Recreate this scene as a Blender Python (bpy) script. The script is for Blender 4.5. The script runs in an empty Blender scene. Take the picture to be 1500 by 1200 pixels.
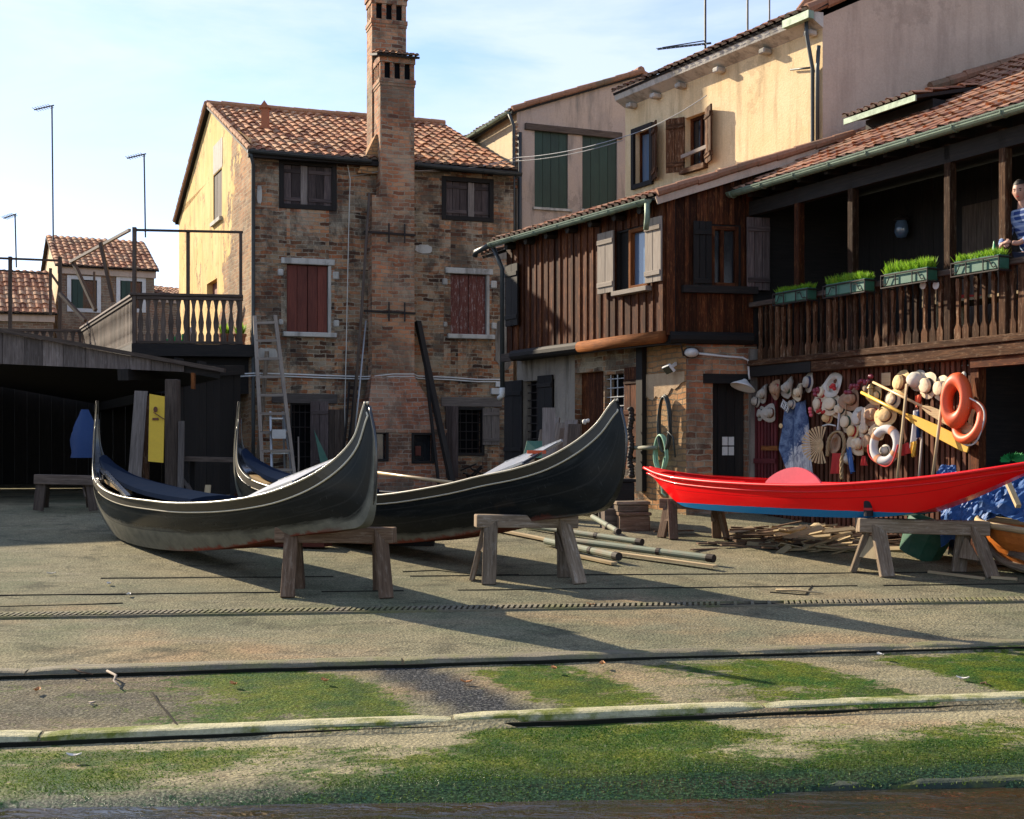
import bpy, bmesh, math, random
from mathutils import Vector, Matrix, noise
R = random.Random(11)
V = Vector
F, HZ, CH = 1900.0, 660.0, 2.1          # focal length and horizon in photo pixels, eye height in metres
scene = bpy.context.scene
COL = scene.collection
ZUP = V((0, 0, 1))

def at(px, py, Y): return V(((px-750)/F*Y, Y, CH+(HZ-py)/F*Y))
def gz(y):
    z = .0795*(y-7.53)
    return min(z, 1.15)
def gp(px, py, dz=0):
    Y = 5127.4/(py-509)
    return V(((px-750)/F*Y, Y, gz(Y)+dz))
def lerp(a, b, t): return a+(b-a)*t

# ------------------------------------------------------------------ mesh builder
class MB:
    def __init__(s):
        s.v = []; s.f = []; s.fu = []; s.rn = []
    def add(s, vs, fs, U=None, uvs=None, rnd=None):
        o = len(s.v); s.v += [V(p) for p in vs]
        r = R.random() if rnd is None else rnd
        off = (R.random()*9, R.random()*9)
        for i, f in enumerate(fs):
            s.f.append([o+k for k in f])
            s.fu.append(('uv', uvs[i]) if uvs else ('U', V(U).normalized(), off) if U is not None else None)
            s.rn.append(r)
    def poly(s, pts, U=None, rnd=None): s.add(pts, [list(range(len(pts)))], U, None, rnd)
    def box(s, c, sz, ax=None, U=None, rnd=None):
        ax = ax or (V((1,0,0)), V((0,1,0)), V((0,0,1)))
        c = V(c); h = [ax[i]*sz[i]*.5 for i in range(3)]
        vs = [c+h[0]*i+h[1]*j+h[2]*k for k in (-1,1) for j in (-1,1) for i in (-1,1)]
        s.add(vs, [[0,2,3,1],[4,5,7,6],[0,1,5,4],[2,6,7,3],[0,4,6,2],[1,3,7,5]], U, None, rnd)
    def bar(s, p, q, w, h, up=None, rnd=None, w2=None, h2=None):
        p, q = V(p), V(q); d = (q-p).normalized(); up = V(up) if up else ZUP
        if abs(d.dot(up)) > .98: up = V((0,1,0)) if abs(d.y) < .9 else V((1,0,0))
        sd = d.cross(up).normalized(); u2 = sd.cross(d)
        w2 = w if w2 is None else w2; h2 = h if h2 is None else h2
        vs = [p+sd*w*.5*i+u2*h*.5*j for j in (-1,1) for i in (-1,1)]+[q+sd*w2*.5*i+u2*h2*.5*j for j in (-1,1) for i in (-1,1)]
        s.add(vs, [[0,2,3,1],[4,5,7,6],[0,1,5,4],[2,6,7,3],[0,4,6,2],[1,3,7,5]], d, None, rnd)
    def tube(s, pts, r, n=8, cap=True, closed=False):
        pts = [V(p) for p in pts]; m = len(pts)
        rr = r if isinstance(r, (list, tuple)) else [r]*m
        vs = []; prev = None; L = 0; Ls = []
        for i, p in enumerate(pts):
            if closed: d = (pts[(i+1) % m]-pts[i-1])
            else: d = pts[min(i+1, m-1)]-pts[max(i-1, 0)]
            d = d.normalized() if d.length > 1e-9 else V((0,0,1))
            if prev is None:
                a = V((0,0,1)) if abs(d.z) < .9 else V((1,0,0))
                a = (a-d*a.dot(d)).normalized()
            else:
                a = prev-d*prev.dot(d)
                a = a.normalized() if a.length > 1e-6 else V((1,0,0))
            prev = a; b = d.cross(a)
            if i: L += (pts[i]-pts[i-1]).length
            Ls.append(L)
            vs += [p+(a*math.cos(2*math.pi*k/n)+b*math.sin(2*math.pi*k/n))*rr[i] for k in range(n)]
        fs = []; uvs = []
        for i in range(m if closed else m-1):
            j = (i+1) % m
            for k in range(n):
                k2 = (k+1) % n
                fs.append([i*n+k, i*n+k2, j*n+k2, j*n+k])
                c = 2*math.pi*rr[i]
                l2 = Ls[j] if j else L+.1
                uvs.append([(Ls[i], k/n*c), (Ls[i], (k+1)/n*c), (l2, (k+1)/n*c), (l2, k/n*c)])
        if cap and not closed:
            fs.append(list(range(n))[::-1]); uvs.append([(0,0)]*n)
            fs.append([(m-1)*n+k for k in range(n)]); uvs.append([(0,0)]*n)
        s.add(vs, fs, None, uvs)
    def lathe(s, c, axis, prof, n=16, sx=1, sy=1):
        c = V(c); ax = V(axis).normalized()
        a = V((0,0,1)) if abs(ax.z) < .9 else V((1,0,0))
        a = (a-ax*a.dot(ax)).normalized(); b = ax.cross(a)
        vs = []
        for r, h in prof:
            vs += [c+ax*h+(a*math.cos(2*math.pi*k/n)*sx+b*math.sin(2*math.pi*k/n)*sy)*r for k in range(n)]
        fs = []; uvs = []
        for i in range(len(prof)-1):
            for k in range(n):
                k2 = (k+1) % n
                fs.append([i*n+k, i*n+k2, (i+1)*n+k2, (i+1)*n+k])
                uvs.append([(k/n, prof[i][1]), ((k+1)/n, prof[i][1]), ((k+1)/n, prof[i+1][1]), (k/n, prof[i+1][1])])
        s.add(vs, fs, None, uvs)
    def prism(s, pts, ext, U=None, rnd=None):
        pts = [V(p) for p in pts]; n = len(pts); e = V(ext)
        vs = pts+[p+e for p in pts]
        fs = [list(range(n))[::-1], list(range(n, 2*n))]+[[i, (i+1) % n, n+(i+1) % n, n+i] for i in range(n)]
        s.add(vs, fs, U, None, rnd)
    def grid(s, rows, uv=None, U=None):
        m = len(rows[0]); vs = [p for r in rows for p in r]; fs = []; uvs = []
        for i in range(len(rows)-1):
            for k in range(m-1):
                fs.append([i*m+k, i*m+k+1, (i+1)*m+k+1, (i+1)*m+k])
                if uv: uvs.append([uv[i][k], uv[i][k+1], uv[i+1][k+1], uv[i+1][k]])
        s.add(vs, fs, U, uvs if uv else None)
    def build(s, name, mat, parent=None, smooth=False, bevel=0, recalc=True, loc=None, seg=1):
        me = bpy.data.meshes.new(name)
        base = V(parent['_w']) if parent is not None else V((0,0,0))
        if loc is not None: base = V(loc)
        me.from_pydata([p-base for p in s.v], [], s.f)
        me.update()
        if recalc:
            b = bmesh.new(); b.from_mesh(me); bmesh.ops.recalc_face_normals(b, faces=b.faces); b.to_mesh(me); b.free()
        uvl = me.uv_layers.new(name='UVMap').data
        at_ = me.attributes.new('rnd', 'FLOAT', 'FACE')
        for i, p in enumerate(me.polygons):
            at_.data[i].value = s.rn[i]
            p.use_smooth = smooth
            fu = s.fu[i]
            if fu and fu[0] == 'uv':
                mp = {vi: fu[1][k] for k, vi in enumerate(s.f[i])}
                for li in p.loop_indices: uvl[li].uv = mp[me.loops[li].vertex_index]
                continue
            n = p.normal
            if fu:
                U, off = fu[1], fu[2]
                if abs(U.dot(n)) > .9:
                    U = V((0,0,1)) if abs(n.z) < .9 else V((1,0,0))
                W = n.cross(U)
            else:
                off = (0, 0)
                if abs(n.z) < .9:
                    U = V((-n.y, n.x, 0)).normalized(); W = V((0,0,1))
                else: U = V((1,0,0)); W = V((0,1,0))
            for li in p.loop_indices:
                co = me.vertices[me.loops[li].vertex_index].co+base
                uvl[li].uv = (co.dot(U)+off[0], co.dot(W)+off[1])
        o = bpy.data.objects.new(name, me); COL.objects.link(o)
        me.materials.append(mat)
        o['_w'] = tuple(base)
        if parent is not None:
            o.parent = parent
            o.location = (0,0,0) if loc is None else V(loc)-V(parent['_w'])
        else: o.location = base
        if bevel:
            md = o.modifiers.new('bevel', 'BEVEL'); md.width = bevel; md.segments = seg; md.limit_method = 'ANGLE'
        return o

def tag(o, label=None, cat=None, group=None, kind=None):
    if label: o['label'] = label
    if cat: o['category'] = cat
    if group: o['group'] = group
    if kind: o['kind'] = kind
    return o
def thing(name, loc, label, cat, group=None):
    o = bpy.data.objects.new(name, None); COL.objects.link(o); o.location = V(loc); o['_w'] = tuple(loc)
    o.empty_display_size = .2
    return tag(o, label, cat, group)

class Fr:
    """a vertical wall frame: u along the wall, z up, n outward"""
    def __init__(s, p, q):
        s.o = V((p[0], p[1])); e = V((q[0], q[1]))-s.o; s.L = e.length; s.d = e.normalized(); s.n = V((s.d.y, -s.d.x))
        s.D = V((s.d.x, s.d.y, 0)); s.N = V((s.n.x, s.n.y, 0)); s.ax = (s.D, s.N, ZUP)
    def P(s, u, z, n=0): return V((s.o.x+s.d.x*u+s.n.x*n, s.o.y+s.d.y*u+s.n.y*n, z))
    def u(s, px, n=0):
        k = (px-750)/F; ox = s.o.x+s.n.x*n; oy = s.o.y+s.n.y*n
        return (k*oy-ox)/(s.d.x-k*s.d.y)
    def uz(s, px, py, n=0):
        u = s.u(px, n); return u, CH+(HZ-py)/F*s.P(u, 0, n).y
    def rect(s, x0, y0, x1, y1, n=0):
        u0, u1 = s.u(x0, n), s.u(x1, n); Y = s.P((u0+u1)/2, 0, n).y
        return u0, u1, CH+(HZ-y1)/F*Y, CH+(HZ-y0)/F*Y
def xy(px, Y): return V(((px-750)/F*Y, Y))

def fbox(mb, fr, u0, u1, z0, z1, n0, n1, U=None, rnd=None):
    mb.box(fr.P((u0+u1)/2, (z0+z1)/2, (n0+n1)/2), (abs(u1-u0), abs(n1-n0), abs(z1-z0)), fr.ax, U, rnd)

def wall(mb, fr, u0, u1, z0, top, ops=(), depth=.22, n=0):
    """front face of a wall with rectangular openings and their reveals; top is a height or knots [(u, z), ...]"""
    knots = [(u0, top), (u1, top)] if not isinstance(top, (list, tuple)) else top
    def tz(u):
        for (a, za), (b, zb) in zip(knots, knots[1:]):
            if u <= b+1e-6: return lerp(za, zb, (u-a)/(b-a) if b > a else 0)
        return knots[-1][1]
    us = sorted(set([u0, u1]+[k[0] for k in knots if u0 < k[0] < u1]+[x for o in ops for x in o[:2] if u0 < x < u1]))
    zs = sorted(set([z0]+[x for o in ops for x in o[2:4] if x > z0]))
    for a, b in zip(us, us[1:]):
        ta, tb = tz(a+1e-7), tz(b-1e-7)
        for i, za in enumerate(zs):
            last = i == len(zs)-1
            zb = None if last else zs[i+1]
            cz = za+.01 if last else (za+zb)/2
            cu = (a+b)/2
            if any(o[0] < cu < o[1] and o[2] < cz < o[3] for o in ops): continue
            if last: mb.poly([fr.P(a, za, n), fr.P(b, za, n), fr.P(b, tb, n), fr.P(a, ta, n)])
            else: mb.poly([fr.P(a, za, n), fr.P(b, za, n), fr.P(b, zb, n), fr.P(a, zb, n)])
    for o in ops:
        a, b, c, d = o[:4]
        q = [(a, c), (b, c), (b, d), (a, d)]
        for i in range(4):
            (ua, z_a), (ub, z_b) = q[i], q[(i+1) % 4]
            mb.poly([fr.P(ua, z_a, n), fr.P(ub, z_b, n), fr.P(ub, z_b, n-depth), fr.P(ua, z_a, n-depth)])

def boards(mb, fr, u0, u1, z0, z1, n, k, t=.03, gap=.008, jz=0, jn=.004):
    w = (u1-u0)/k
    for i in range(k):
        d = R.uniform(-jn, jn)
        fbox(mb, fr, u0+i*w+gap/2, u0+(i+1)*w-gap/2, z0+R.uniform(0, jz), z1-R.uniform(0, jz), n+d, n+t+d, ZUP)
def ring(mb, fr, u0, u1, z0, z1, n0, n1, w, wz=None):
    wz = wz or w
    fbox(mb, fr, u0, u0+w, z0, z1, n0, n1, ZUP); fbox(mb, fr, u1-w, u1, z0, z1, n0, n1, ZUP)
    fbox(mb, fr, u0+w, u1-w, z0, z0+wz, n0, n1, fr.D); fbox(mb, fr, u0+w, u1-w, z1-wz, z1, n0, n1, fr.D)
def grille(mb, fr, u0, u1, z0, z1, n, kx, kz, r=.011):
    for i in range(kx):
        u = lerp(u0, u1, (i+.5)/kx); mb.tube([fr.P(u, z0, n), fr.P(u, z1, n)], r, 6)
    for i in range(kz):
        z = lerp(z0, z1, (i+.5)/kz); mb.tube([fr.P(u0, z, n+.012), fr.P(u1, z, n+.012)], r, 6)

def spl(tab, x):
    """monotone-ish cubic through rows of tab (first column is the parameter)"""
    xs = [r[0] for r in tab]
    if x <= xs[0]: return list(tab[0][1:])
    if x >= xs[-1]: return list(tab[-1][1:])
    i = max(k for k in range(len(xs)-1) if xs[k] <= x)
    t = (x-xs[i])/(xs[i+1]-xs[i]); out = []
    for c in range(1, len(tab[0])):
        p1, p2 = tab[i][c], tab[i+1][c]
        h = xs[i+1]-xs[i]
        m1 = (tab[i+1][c]-tab[i-1][c])/(xs[i+1]-xs[i-1]) if i > 0 else (p2-p1)/h
        m2 = (tab[i+2][c]-tab[i][c])/(xs[i+2]-xs[i]) if i+2 < len(xs) else (p2-p1)/h
        t2, t3 = t*t, t*t*t
        out.append((2*t3-3*t2+1)*p1+(t3-2*t2+t)*m1*h+(-2*t3+3*t2)*p2+(t3-t2)*m2*h)
    return out
# ------------------------------------------------------------------ materials
def lin(h):
    h = h.lstrip('#'); r = []
    for i in (0, 2, 4):
        c = int(h[i:i+2], 16)/255; r.append(c/12.92 if c <= .04045 else ((c+.055)/1.055)**2.4)
    return tuple(r)+(1,)
def C(c): return lin(c) if isinstance(c, str) else (tuple(c)+(1,))[:4]
class Mt:
    def __init__(s, name, rough=.85, metal=0, spec=.3, coat=0):
        s.m = bpy.data.materials.new(name); s.m.use_nodes = True; s.t = s.m.node_tree; s.b = s.t.nodes['Principled BSDF']
        s.b.inputs['Roughness'].default_value = rough; s.b.inputs['Metallic'].default_value = metal
        s.b.inputs['Specular IOR Level'].default_value = spec
        if coat: s.b.inputs['Coat Weight'].default_value = coat; s.b.inputs['Coat Roughness'].default_value = .08
        s._uv = s._pos = None
    def set(s, sock, v):
        if isinstance(v, bpy.types.NodeSocket): s.t.links.new(v, sock)
        else: sock.default_value = v
    def n(s, typ, props=None, **kw):
        nd = s.t.nodes.new('ShaderNode'+typ)
        for k, v in (props or {}).items(): setattr(nd, k, v)
        for k, v in kw.items(): s.set(nd.inputs[k.replace('_', ' ')], v)
        return nd
    def uv(s):
        if not s._uv: s._uv = s.n('UVMap', {'uv_map': 'UVMap'}).outputs[0]
        return s._uv
    def pos(s):
        if not s._pos: s._pos = s.n('NewGeometry').outputs['Position']
        return s._pos
    def obj(s): return s.n('TexCoord').outputs['Object']
    def rnd(s): return s.n('Attribute', {'attribute_name': 'rnd'}).outputs['Fac']
    def math(s, op, a, b=0., c=None):
        nd = s.n('Math', {'operation': op}); s.set(nd.inputs[0], a); s.set(nd.inputs[1], b)
        if c is not None: s.set(nd.inputs[2], c)
        return nd.outputs[0]
    def mix(s, f, a, b, blend='MIX'):
        nd = s.n('Mix', {'data_type': 'RGBA', 'blend_type': blend}); s.set(nd.inputs[0], f)
        s.set(nd.inputs[6], a if isinstance(a, bpy.types.NodeSocket) else C(a)); s.set(nd.inputs[7], b if isinstance(b, bpy.types.NodeSocket) else C(b))
        return nd.outputs[2]
    def ramp(s, f, pts, interp='LINEAR'):
        nd = s.n('ValToRGB'); cr = nd.color_ramp; cr.interpolation = interp; s.set(nd.inputs[0], f)
        while len(cr.elements) < len(pts): cr.elements.new(.5)
        for e, (p, c) in zip(cr.elements, pts):
            e.position = p; e.color = C(c) if not isinstance(c, (int, float)) else (c, c, c, 1)
        return nd.outputs[0]
    def noise(s, vec, scale, detail=4, rough=.6, dist=0):
        return s.n('TexNoise', Vector=vec, Scale=scale, Detail=float(detail), Roughness=rough, Distortion=dist).outputs[0]
    def scale(s, vec, x, y, z): return s.n('Mapping', Vector=vec, Scale=(x, y, z)).outputs[0]
    def mask(s, f, lo, hi): return s.ramp(f, [(lo, 0.), (hi, 1.)])
    def bump(s, h, strength=.4, dist=.01):
        nd = s.n('Bump', Strength=strength, Distance=dist, Height=h)
        if s.b.inputs['Normal'].is_linked: s.set(nd.inputs['Normal'], s.b.inputs['Normal'].links[0].from_socket)
        s.set(s.b.inputs['Normal'], nd.outputs[0])
    def col(s, c): s.set(s.b.inputs['Base Color'], c if isinstance(c, bpy.types.NodeSocket) else C(c)); return s
    def rough(s, v): s.set(s.b.inputs['Roughness'], v)

def brick_nodes(m, vec, cols, mortar, soot=.5, wash=.4, row=.092, wid=.27):
    d = m.noise(vec, 2.1, 4); d2 = m.noise(vec, 13, 3)
    off = m.n('CombineXYZ', X=m.math('MULTIPLY', m.math('SUBTRACT', d2, .5), .07), Y=m.math('ADD', m.math('MULTIPLY', m.math('SUBTRACT', d, .5), .13), m.math('MULTIPLY', m.math('SUBTRACT', d2, .5), .03))).outputs[0]
    vv = m.n('VectorMath', {'operation': 'ADD'}); m.set(vv.inputs[0], vec); m.set(vv.inputs[1], off)
    br = m.n('TexBrick', Vector=vv.outputs[0], Color1=(0,0,0,1), Color2=(1,1,1,1), Mortar=(.5,.5,.5,1), Scale=1., Mortar_Size=.011, Mortar_Smooth=.35, Bias=0., Brick_Width=wid, Row_Height=row)
    k = len(cols)
    c = m.ramp(br.outputs[0], [(i/(k-1), x) for i, x in enumerate(cols)])
    grain = m.noise(vec, 30, 5, .7)
    hue = m.mask(m.noise(vec, .75, 5, .7), .4, .6)
    c = m.mix(1., c, m.mix(hue, (1.2,.95,.8), (.74,.76,.74)), 'MULTIPLY')
    c = m.mix(.55, c, m.ramp(grain, [(.25, (.35,.33,.32)), (.75, (1,.98,.95))]), 'MULTIPLY')
    mm = m.mix(m.noise(vec, 8, 3), mortar, tuple(x*.55 for x in mortar))
    c = m.mix(br.outputs[1], c, mm)
    w = m.math('MULTIPLY', m.mask(m.noise(vec, 1.3, 7, .72), .49, .6), wash)
    c = m.mix(w, c, m.mix(grain, (.48,.41,.29), (.27,.23,.17)))
    so = m.math('MULTIPLY', m.mask(m.noise(m.scale(vec, 1.3, .8, 1), .8, 7, .76, .4), .47, .57), soot)
    c = m.mix(so, c, (.028,.022,.02))
    h = m.math('ADD', m.math('MULTIPLY', m.math('SUBTRACT', 1., br.outputs[1]), 1.), m.math('MULTIPLY', grain, .8))
    return c, h
def brick(name, cols, mortar=(.4,.345,.25), **k):
    m = Mt(name, .92, spec=.2); c, h = brick_nodes(m, m.uv(), cols, mortar, **k); m.col(c); m.bump(h, .9, .014); return m.m
def stucco_nodes(m, base, dark, light, amt=.6):
    p = m.pos()
    a = m.noise(p, .9, 6, .65, .3); b = m.noise(m.scale(p, 3.5, 3.5, .5), 1.2, 5, .65); g = m.noise(p, 28, 4, .7)
    c = m.mix(m.math('MULTIPLY', m.mask(a, .42, .62), amt), base, light)
    c = m.mix(m.math('MULTIPLY', m.mask(b, .48, .66), amt), c, dark)
    crk = m.math('LESS_THAN', m.math('ABSOLUTE', m.math('SUBTRACT', m.noise(p, 1.1, 3, .6, .8), .5)), .0022); c = m.mix(m.math('MULTIPLY', crk, .0), c, tuple(x*.4 for x in dark))
    pt_ = m.mask(m.noise(p, .7, 8, .74), .585, .6); c = m.mix(m.math('MULTIPLY', pt_, .45*amt), c, tuple(x*.75 for x in dark))
    c = m.mix(.35, c, m.ramp(g, [(.3, (.6,.58,.55)), (.7, (1,1,1))]), 'MULTIPLY')
    return c, m.math('ADD', g, m.math('MULTIPLY', a, .8))
def stucco(name, base, dark, light, amt=.6):
    m = Mt(name, .93, spec=.15); c, h = stucco_nodes(m, base, dark, light, amt); m.col(c); m.bump(h, .45, .02); return m.m
def wood(name, a, b, c, rough=.75, spec=.3, var=.55, wear=0, wearc=(.4,.36,.3), coat=0, gs=1.):
    m = Mt(name, rough, spec=spec, coat=coat); u = m.uv()
    g = m.noise(m.scale(u, 1.6*gs, 26*gs, 1), 1.5, 6, .68, .5); f = m.noise(m.scale(u, .8, 3, 1), 1.3, 4, .6)
    cc = m.ramp(g, [(.25, a), (.5, b), (.75, c)])
    cc = m.mix(m.math('MULTIPLY', m.mask(f, .42, .7), .5), cc, tuple(x*.45 for x in b[:3]))
    if wear: cc = m.mix(m.math('MULTIPLY', m.mask(m.noise(m.scale(u, 2.5, 9, 1), 2.3, 6, .75), .53, .63), wear), cc, wearc)
    cc = m.mix(1., cc, m.ramp(m.rnd(), [(0., (1-var,)*3), (1., (1,1,1))]), 'MULTIPLY')
    m.col(cc); m.bump(g, .5, .006); return m.m
def paint(name, col, rough=.5, metal=0, spec=.4, dirt=.35, dirtc=(.12,.1,.08), sc=3., coat=0, bump=.15):
    m = Mt(name, rough, metal, spec, coat); p = m.pos()
    a = m.noise(p, sc, 6, .7); b = m.noise(p, sc*9, 3)
    c = m.mix(m.math('MULTIPLY', m.mask(a, .45, .75), dirt), col, dirtc)
    c = m.mix(.2, c, m.ramp(b, [(.3, (.6,.6,.6)), (.7, (1,1,1))]), 'MULTIPLY')
    c = m.mix(.35, c, m.ramp(m.rnd(), [(0., (.55,.55,.55)), (1., (1,1,1))]), 'MULTIPLY')
    m.col(c)
    m.rough(m.math('ADD', m.math('MULTIPLY', a, .3), rough-.15))
    if bump: m.bump(b, bump, .004)
    return m.m
def tile(name, cols, lichen=.5):
    m = Mt(name, .9, spec=.2); u = m.uv()
    fl = m.n('VectorMath', {'operation': 'FLOOR'}); m.set(fl.inputs[0], u)
    w = m.n('TexWhiteNoise', {'noise_dimensions': '2D'}, Vector=fl.outputs[0]).outputs[0]
    k = len(cols); c = m.ramp(w, [(i/(k-1), x) for i, x in enumerate(cols)])
    p = m.pos(); a = m.noise(p, 1.2, 6, .7); g = m.noise(p, 22, 4, .7)
    c = m.mix(m.math('MULTIPLY', m.mask(a, .52, .68), lichen), c, (.13,.115,.075))
    c = m.mix(.55, c, m.ramp(g, [(.28, (.42,.4,.38)), (.7, (1,1,1))]), 'MULTIPLY')
    m.col(c); m.bump(g, .4, .01); return m.m

MAT = {}
BR = [(.06,.036,.026), (.23,.115,.062), (.4,.18,.09), (.48,.31,.18), (.29,.22,.155), (.45,.33,.205)]
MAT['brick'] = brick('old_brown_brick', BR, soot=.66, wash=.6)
MAT['brick_red'] = brick('red_brick', [(.16,.085,.06), (.42,.185,.1), (.48,.24,.135), (.5,.32,.2), (.34,.21,.145)], soot=.45, wash=.45)
MAT['brick_base'] = brick('hearth_brick', [(.2,.095,.062), (.36,.165,.1), (.42,.22,.14), (.3,.15,.095)], mortar=(.4,.32,.25), soot=.5, wash=.35)
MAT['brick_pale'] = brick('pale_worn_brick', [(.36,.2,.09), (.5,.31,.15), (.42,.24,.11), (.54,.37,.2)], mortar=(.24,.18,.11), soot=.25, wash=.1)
def gable_mat():
    m = Mt('worn_ochre_stucco_over_brick', .93, spec=.15)
    c1, h1 = stucco_nodes(m, (.66,.43,.16), (.4,.27,.12), (.72,.52,.25), .65)
    c2, h2 = brick_nodes(m, m.uv(), [(.2,.12,.07), (.36,.22,.12), (.42,.28,.16), (.28,.17,.1)], (.4,.32,.21), soot=.25, wash=.35)
    y = m.n('SeparateXYZ', Vector=m.pos())
    zz = m.math('ADD', m.math('MULTIPLY', m.math('SUBTRACT', 8.2, y.outputs[2]), .42), m.math('MULTIPLY', m.math('LESS_THAN', y.outputs[2], 4.5), 8.))
    e = m.math('ADD', m.math('SUBTRACT', m.math('ADD', 31.3, zz), y.outputs[1]), m.math('MULTIPLY', m.math('SUBTRACT', m.noise(m.pos(), 1.1, 6, .7), .5), 6.))
    f = m.mask(m.math('ADD', m.math('MULTIPLY', e, .8), .5), .45, .6)
    f2 = m.mask(m.noise(m.scale(m.pos(), 1, 1, .6), 2.1, 7, .76), .57, .62)
    f = m.math('MAXIMUM', f, m.math('MULTIPLY', f2, .8))
    m.col(m.mix(f, c1, c2)); m.bump(m.math('ADD', m.math('MULTIPLY', h2, f), m.math('MULTIPLY', m.math('SUBTRACT', 1., f), 1.9)), .7, .015)
    return m.m
MAT['gable'] = gable_mat()
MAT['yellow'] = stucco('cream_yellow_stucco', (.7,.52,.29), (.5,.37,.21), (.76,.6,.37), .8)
MAT['cream'] = stucco('pale_cream_stucco', (.62,.5,.32), (.42,.34,.22), (.68,.56,.38), .5)
MAT['grey'] = stucco('grey_pink_stucco', (.44,.35,.29), (.2,.175,.15), (.5,.38,.29), .8)
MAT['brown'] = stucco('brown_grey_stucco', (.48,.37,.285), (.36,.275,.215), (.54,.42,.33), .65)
MAT['plaster'] = stucco('flaking_grey_plaster', (.22,.19,.16), (.08,.07,.06), (.3,.26,.21), .85)
MAT['stone'] = stucco('white_istrian_stone', (.46,.44,.39), (.16,.15,.13), (.52,.5,.46), .7)
MAT['farwall'] = brick('far_brown_wall', [(.22,.15,.11), (.27,.185,.135), (.3,.21,.155)], soot=.2, wash=.5)
TL = [(.2,.08,.045), (.42,.17,.085), (.54,.25,.125), (.6,.34,.19), (.44,.26,.15), (.36,.13,.065)]
MAT['tile'] = tile('old_clay_tile', TL)
MAT['tile_red'] = tile('red_clay_tile', [(.16,.07,.045), (.38,.16,.09), (.5,.28,.17), (.24,.1,.065), (.4,.24,.15)], .7)
MAT['mortarbed'] = stucco('tile_bed_mortar', (.16,.12,.09), (.08,.06,.05), (.2,.15,.12))
MAT['w_dark'] = wood('dark_stained_board', (.015,.006,.004), (.08,.024,.009), (.26,.08,.024), .7, .1, .75, .35, (.4,.17,.06))
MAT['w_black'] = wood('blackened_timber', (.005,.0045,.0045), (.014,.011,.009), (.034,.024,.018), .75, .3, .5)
MAT['w_balc'] = wood('sun_bleached_brown_timber', (.022,.011,.006), (.11,.05,.024), (.32,.165,.08), .8, .1, .8, .4, (.5,.36,.24))
MAT['w_orange'] = wood('orange_round_log', (.06,.02,.008), (.2,.07,.022), (.34,.14,.045), .85, .1, .3, .5, (.07,.03,.015))
MAT['w_grey'] = wood('grey_weathered_board', (.09,.075,.065), (.19,.16,.14), (.3,.26,.235), .85, .2, .55)
MAT['w_shut'] = wood('pale_grey_shutter_board', (.2,.16,.13), (.31,.26,.215), (.38,.33,.28), .8, .2, .25)
MAT['w_purple'] = wood('purple_brown_shutter_board', (.045,.034,.034), (.105,.08,.075), (.21,.165,.15), .85, .2, .6)
MAT['w_tres'] = wood('rough_trestle_timber', (.09,.066,.045), (.24,.18,.125), (.42,.33,.235), .9, .1, .5, .35, (.5,.44,.36))
MAT['w_tdark'] = wood('red_brown_trestle_timber', (.07,.045,.03), (.18,.115,.075), (.31,.215,.145), .9, .1, .5, .3, (.42,.34,.26))
MAT['w_plank'] = wood('pale_plank', (.3,.22,.13), (.46,.35,.2), (.56,.45,.28), .8, .2, .3)
MAT['w_oar'] = wood('varnished_oar', (.38,.24,.1), (.55,.38,.19), (.62,.46,.25), .35, .5, .2)
MAT['w_rail'] = wood('grey_brown_rail_wood', (.05,.037,.03), (.12,.088,.068), (.22,.17,.135), .85, .2, .5)
MAT['w_fascia'] = wood('grey_fascia_board', (.1,.078,.068), (.2,.16,.14), (.34,.28,.25), .85, .2, .7, .35, (.34,.3,.27))
MAT['redshut'] = wood('faded_red_shutter', (.1,.024,.016), (.165,.042,.026), (.23,.068,.042), .7, .3, .35)
MAT['redpeel'] = wood('peeling_red_shutter', (.1,.026,.018), (.16,.045,.03), (.22,.07,.045), .7, .3, .3, .75, (.42,.36,.34))
MAT['green'] = wood('dark_green_shutter', (.008,.03,.02), (.013,.042,.027), (.02,.055,.036), .55, .4, .25)
MAT['copper'] = paint('green_patina_copper', (.2,.27,.2), .6, .3, .4, .7, (.05,.06,.045), 6)
MAT['pipe_dk'] = paint('dark_zinc', (.06,.068,.07), .5, .5, .4, .4, (.03,.03,.03), 4)
MAT['iron'] = paint('rusted_iron', (.03,.026,.024), .7, .4, .3, .5, (.08,.04,.025), 8)
MAT['white'] = paint('chalky_white', (.62,.61,.58), .6, 0, .3, .35, (.3,.28,.25), 5)
MAT['alu'] = paint('dull_aluminium', (.42,.43,.44), .45, .7, .4, .4, (.15,.15,.15), 5)
MAT['glassdark'] = paint('dark_window_glass', (.012,.014,.017), .15, 0, .6, .2, (.04,.04,.04), 2, bump=0)
MAT['glassblue'] = paint('blue_sky_glass', (.1,.16,.25), .12, 0, .9, .15, (.2,.22,.25), 2, bump=0)
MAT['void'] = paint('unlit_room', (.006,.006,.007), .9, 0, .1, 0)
MAT['pot'] = paint('terracotta', (.42,.16,.08), .8, 0, .2, .3, (.25,.12,.08))
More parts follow.
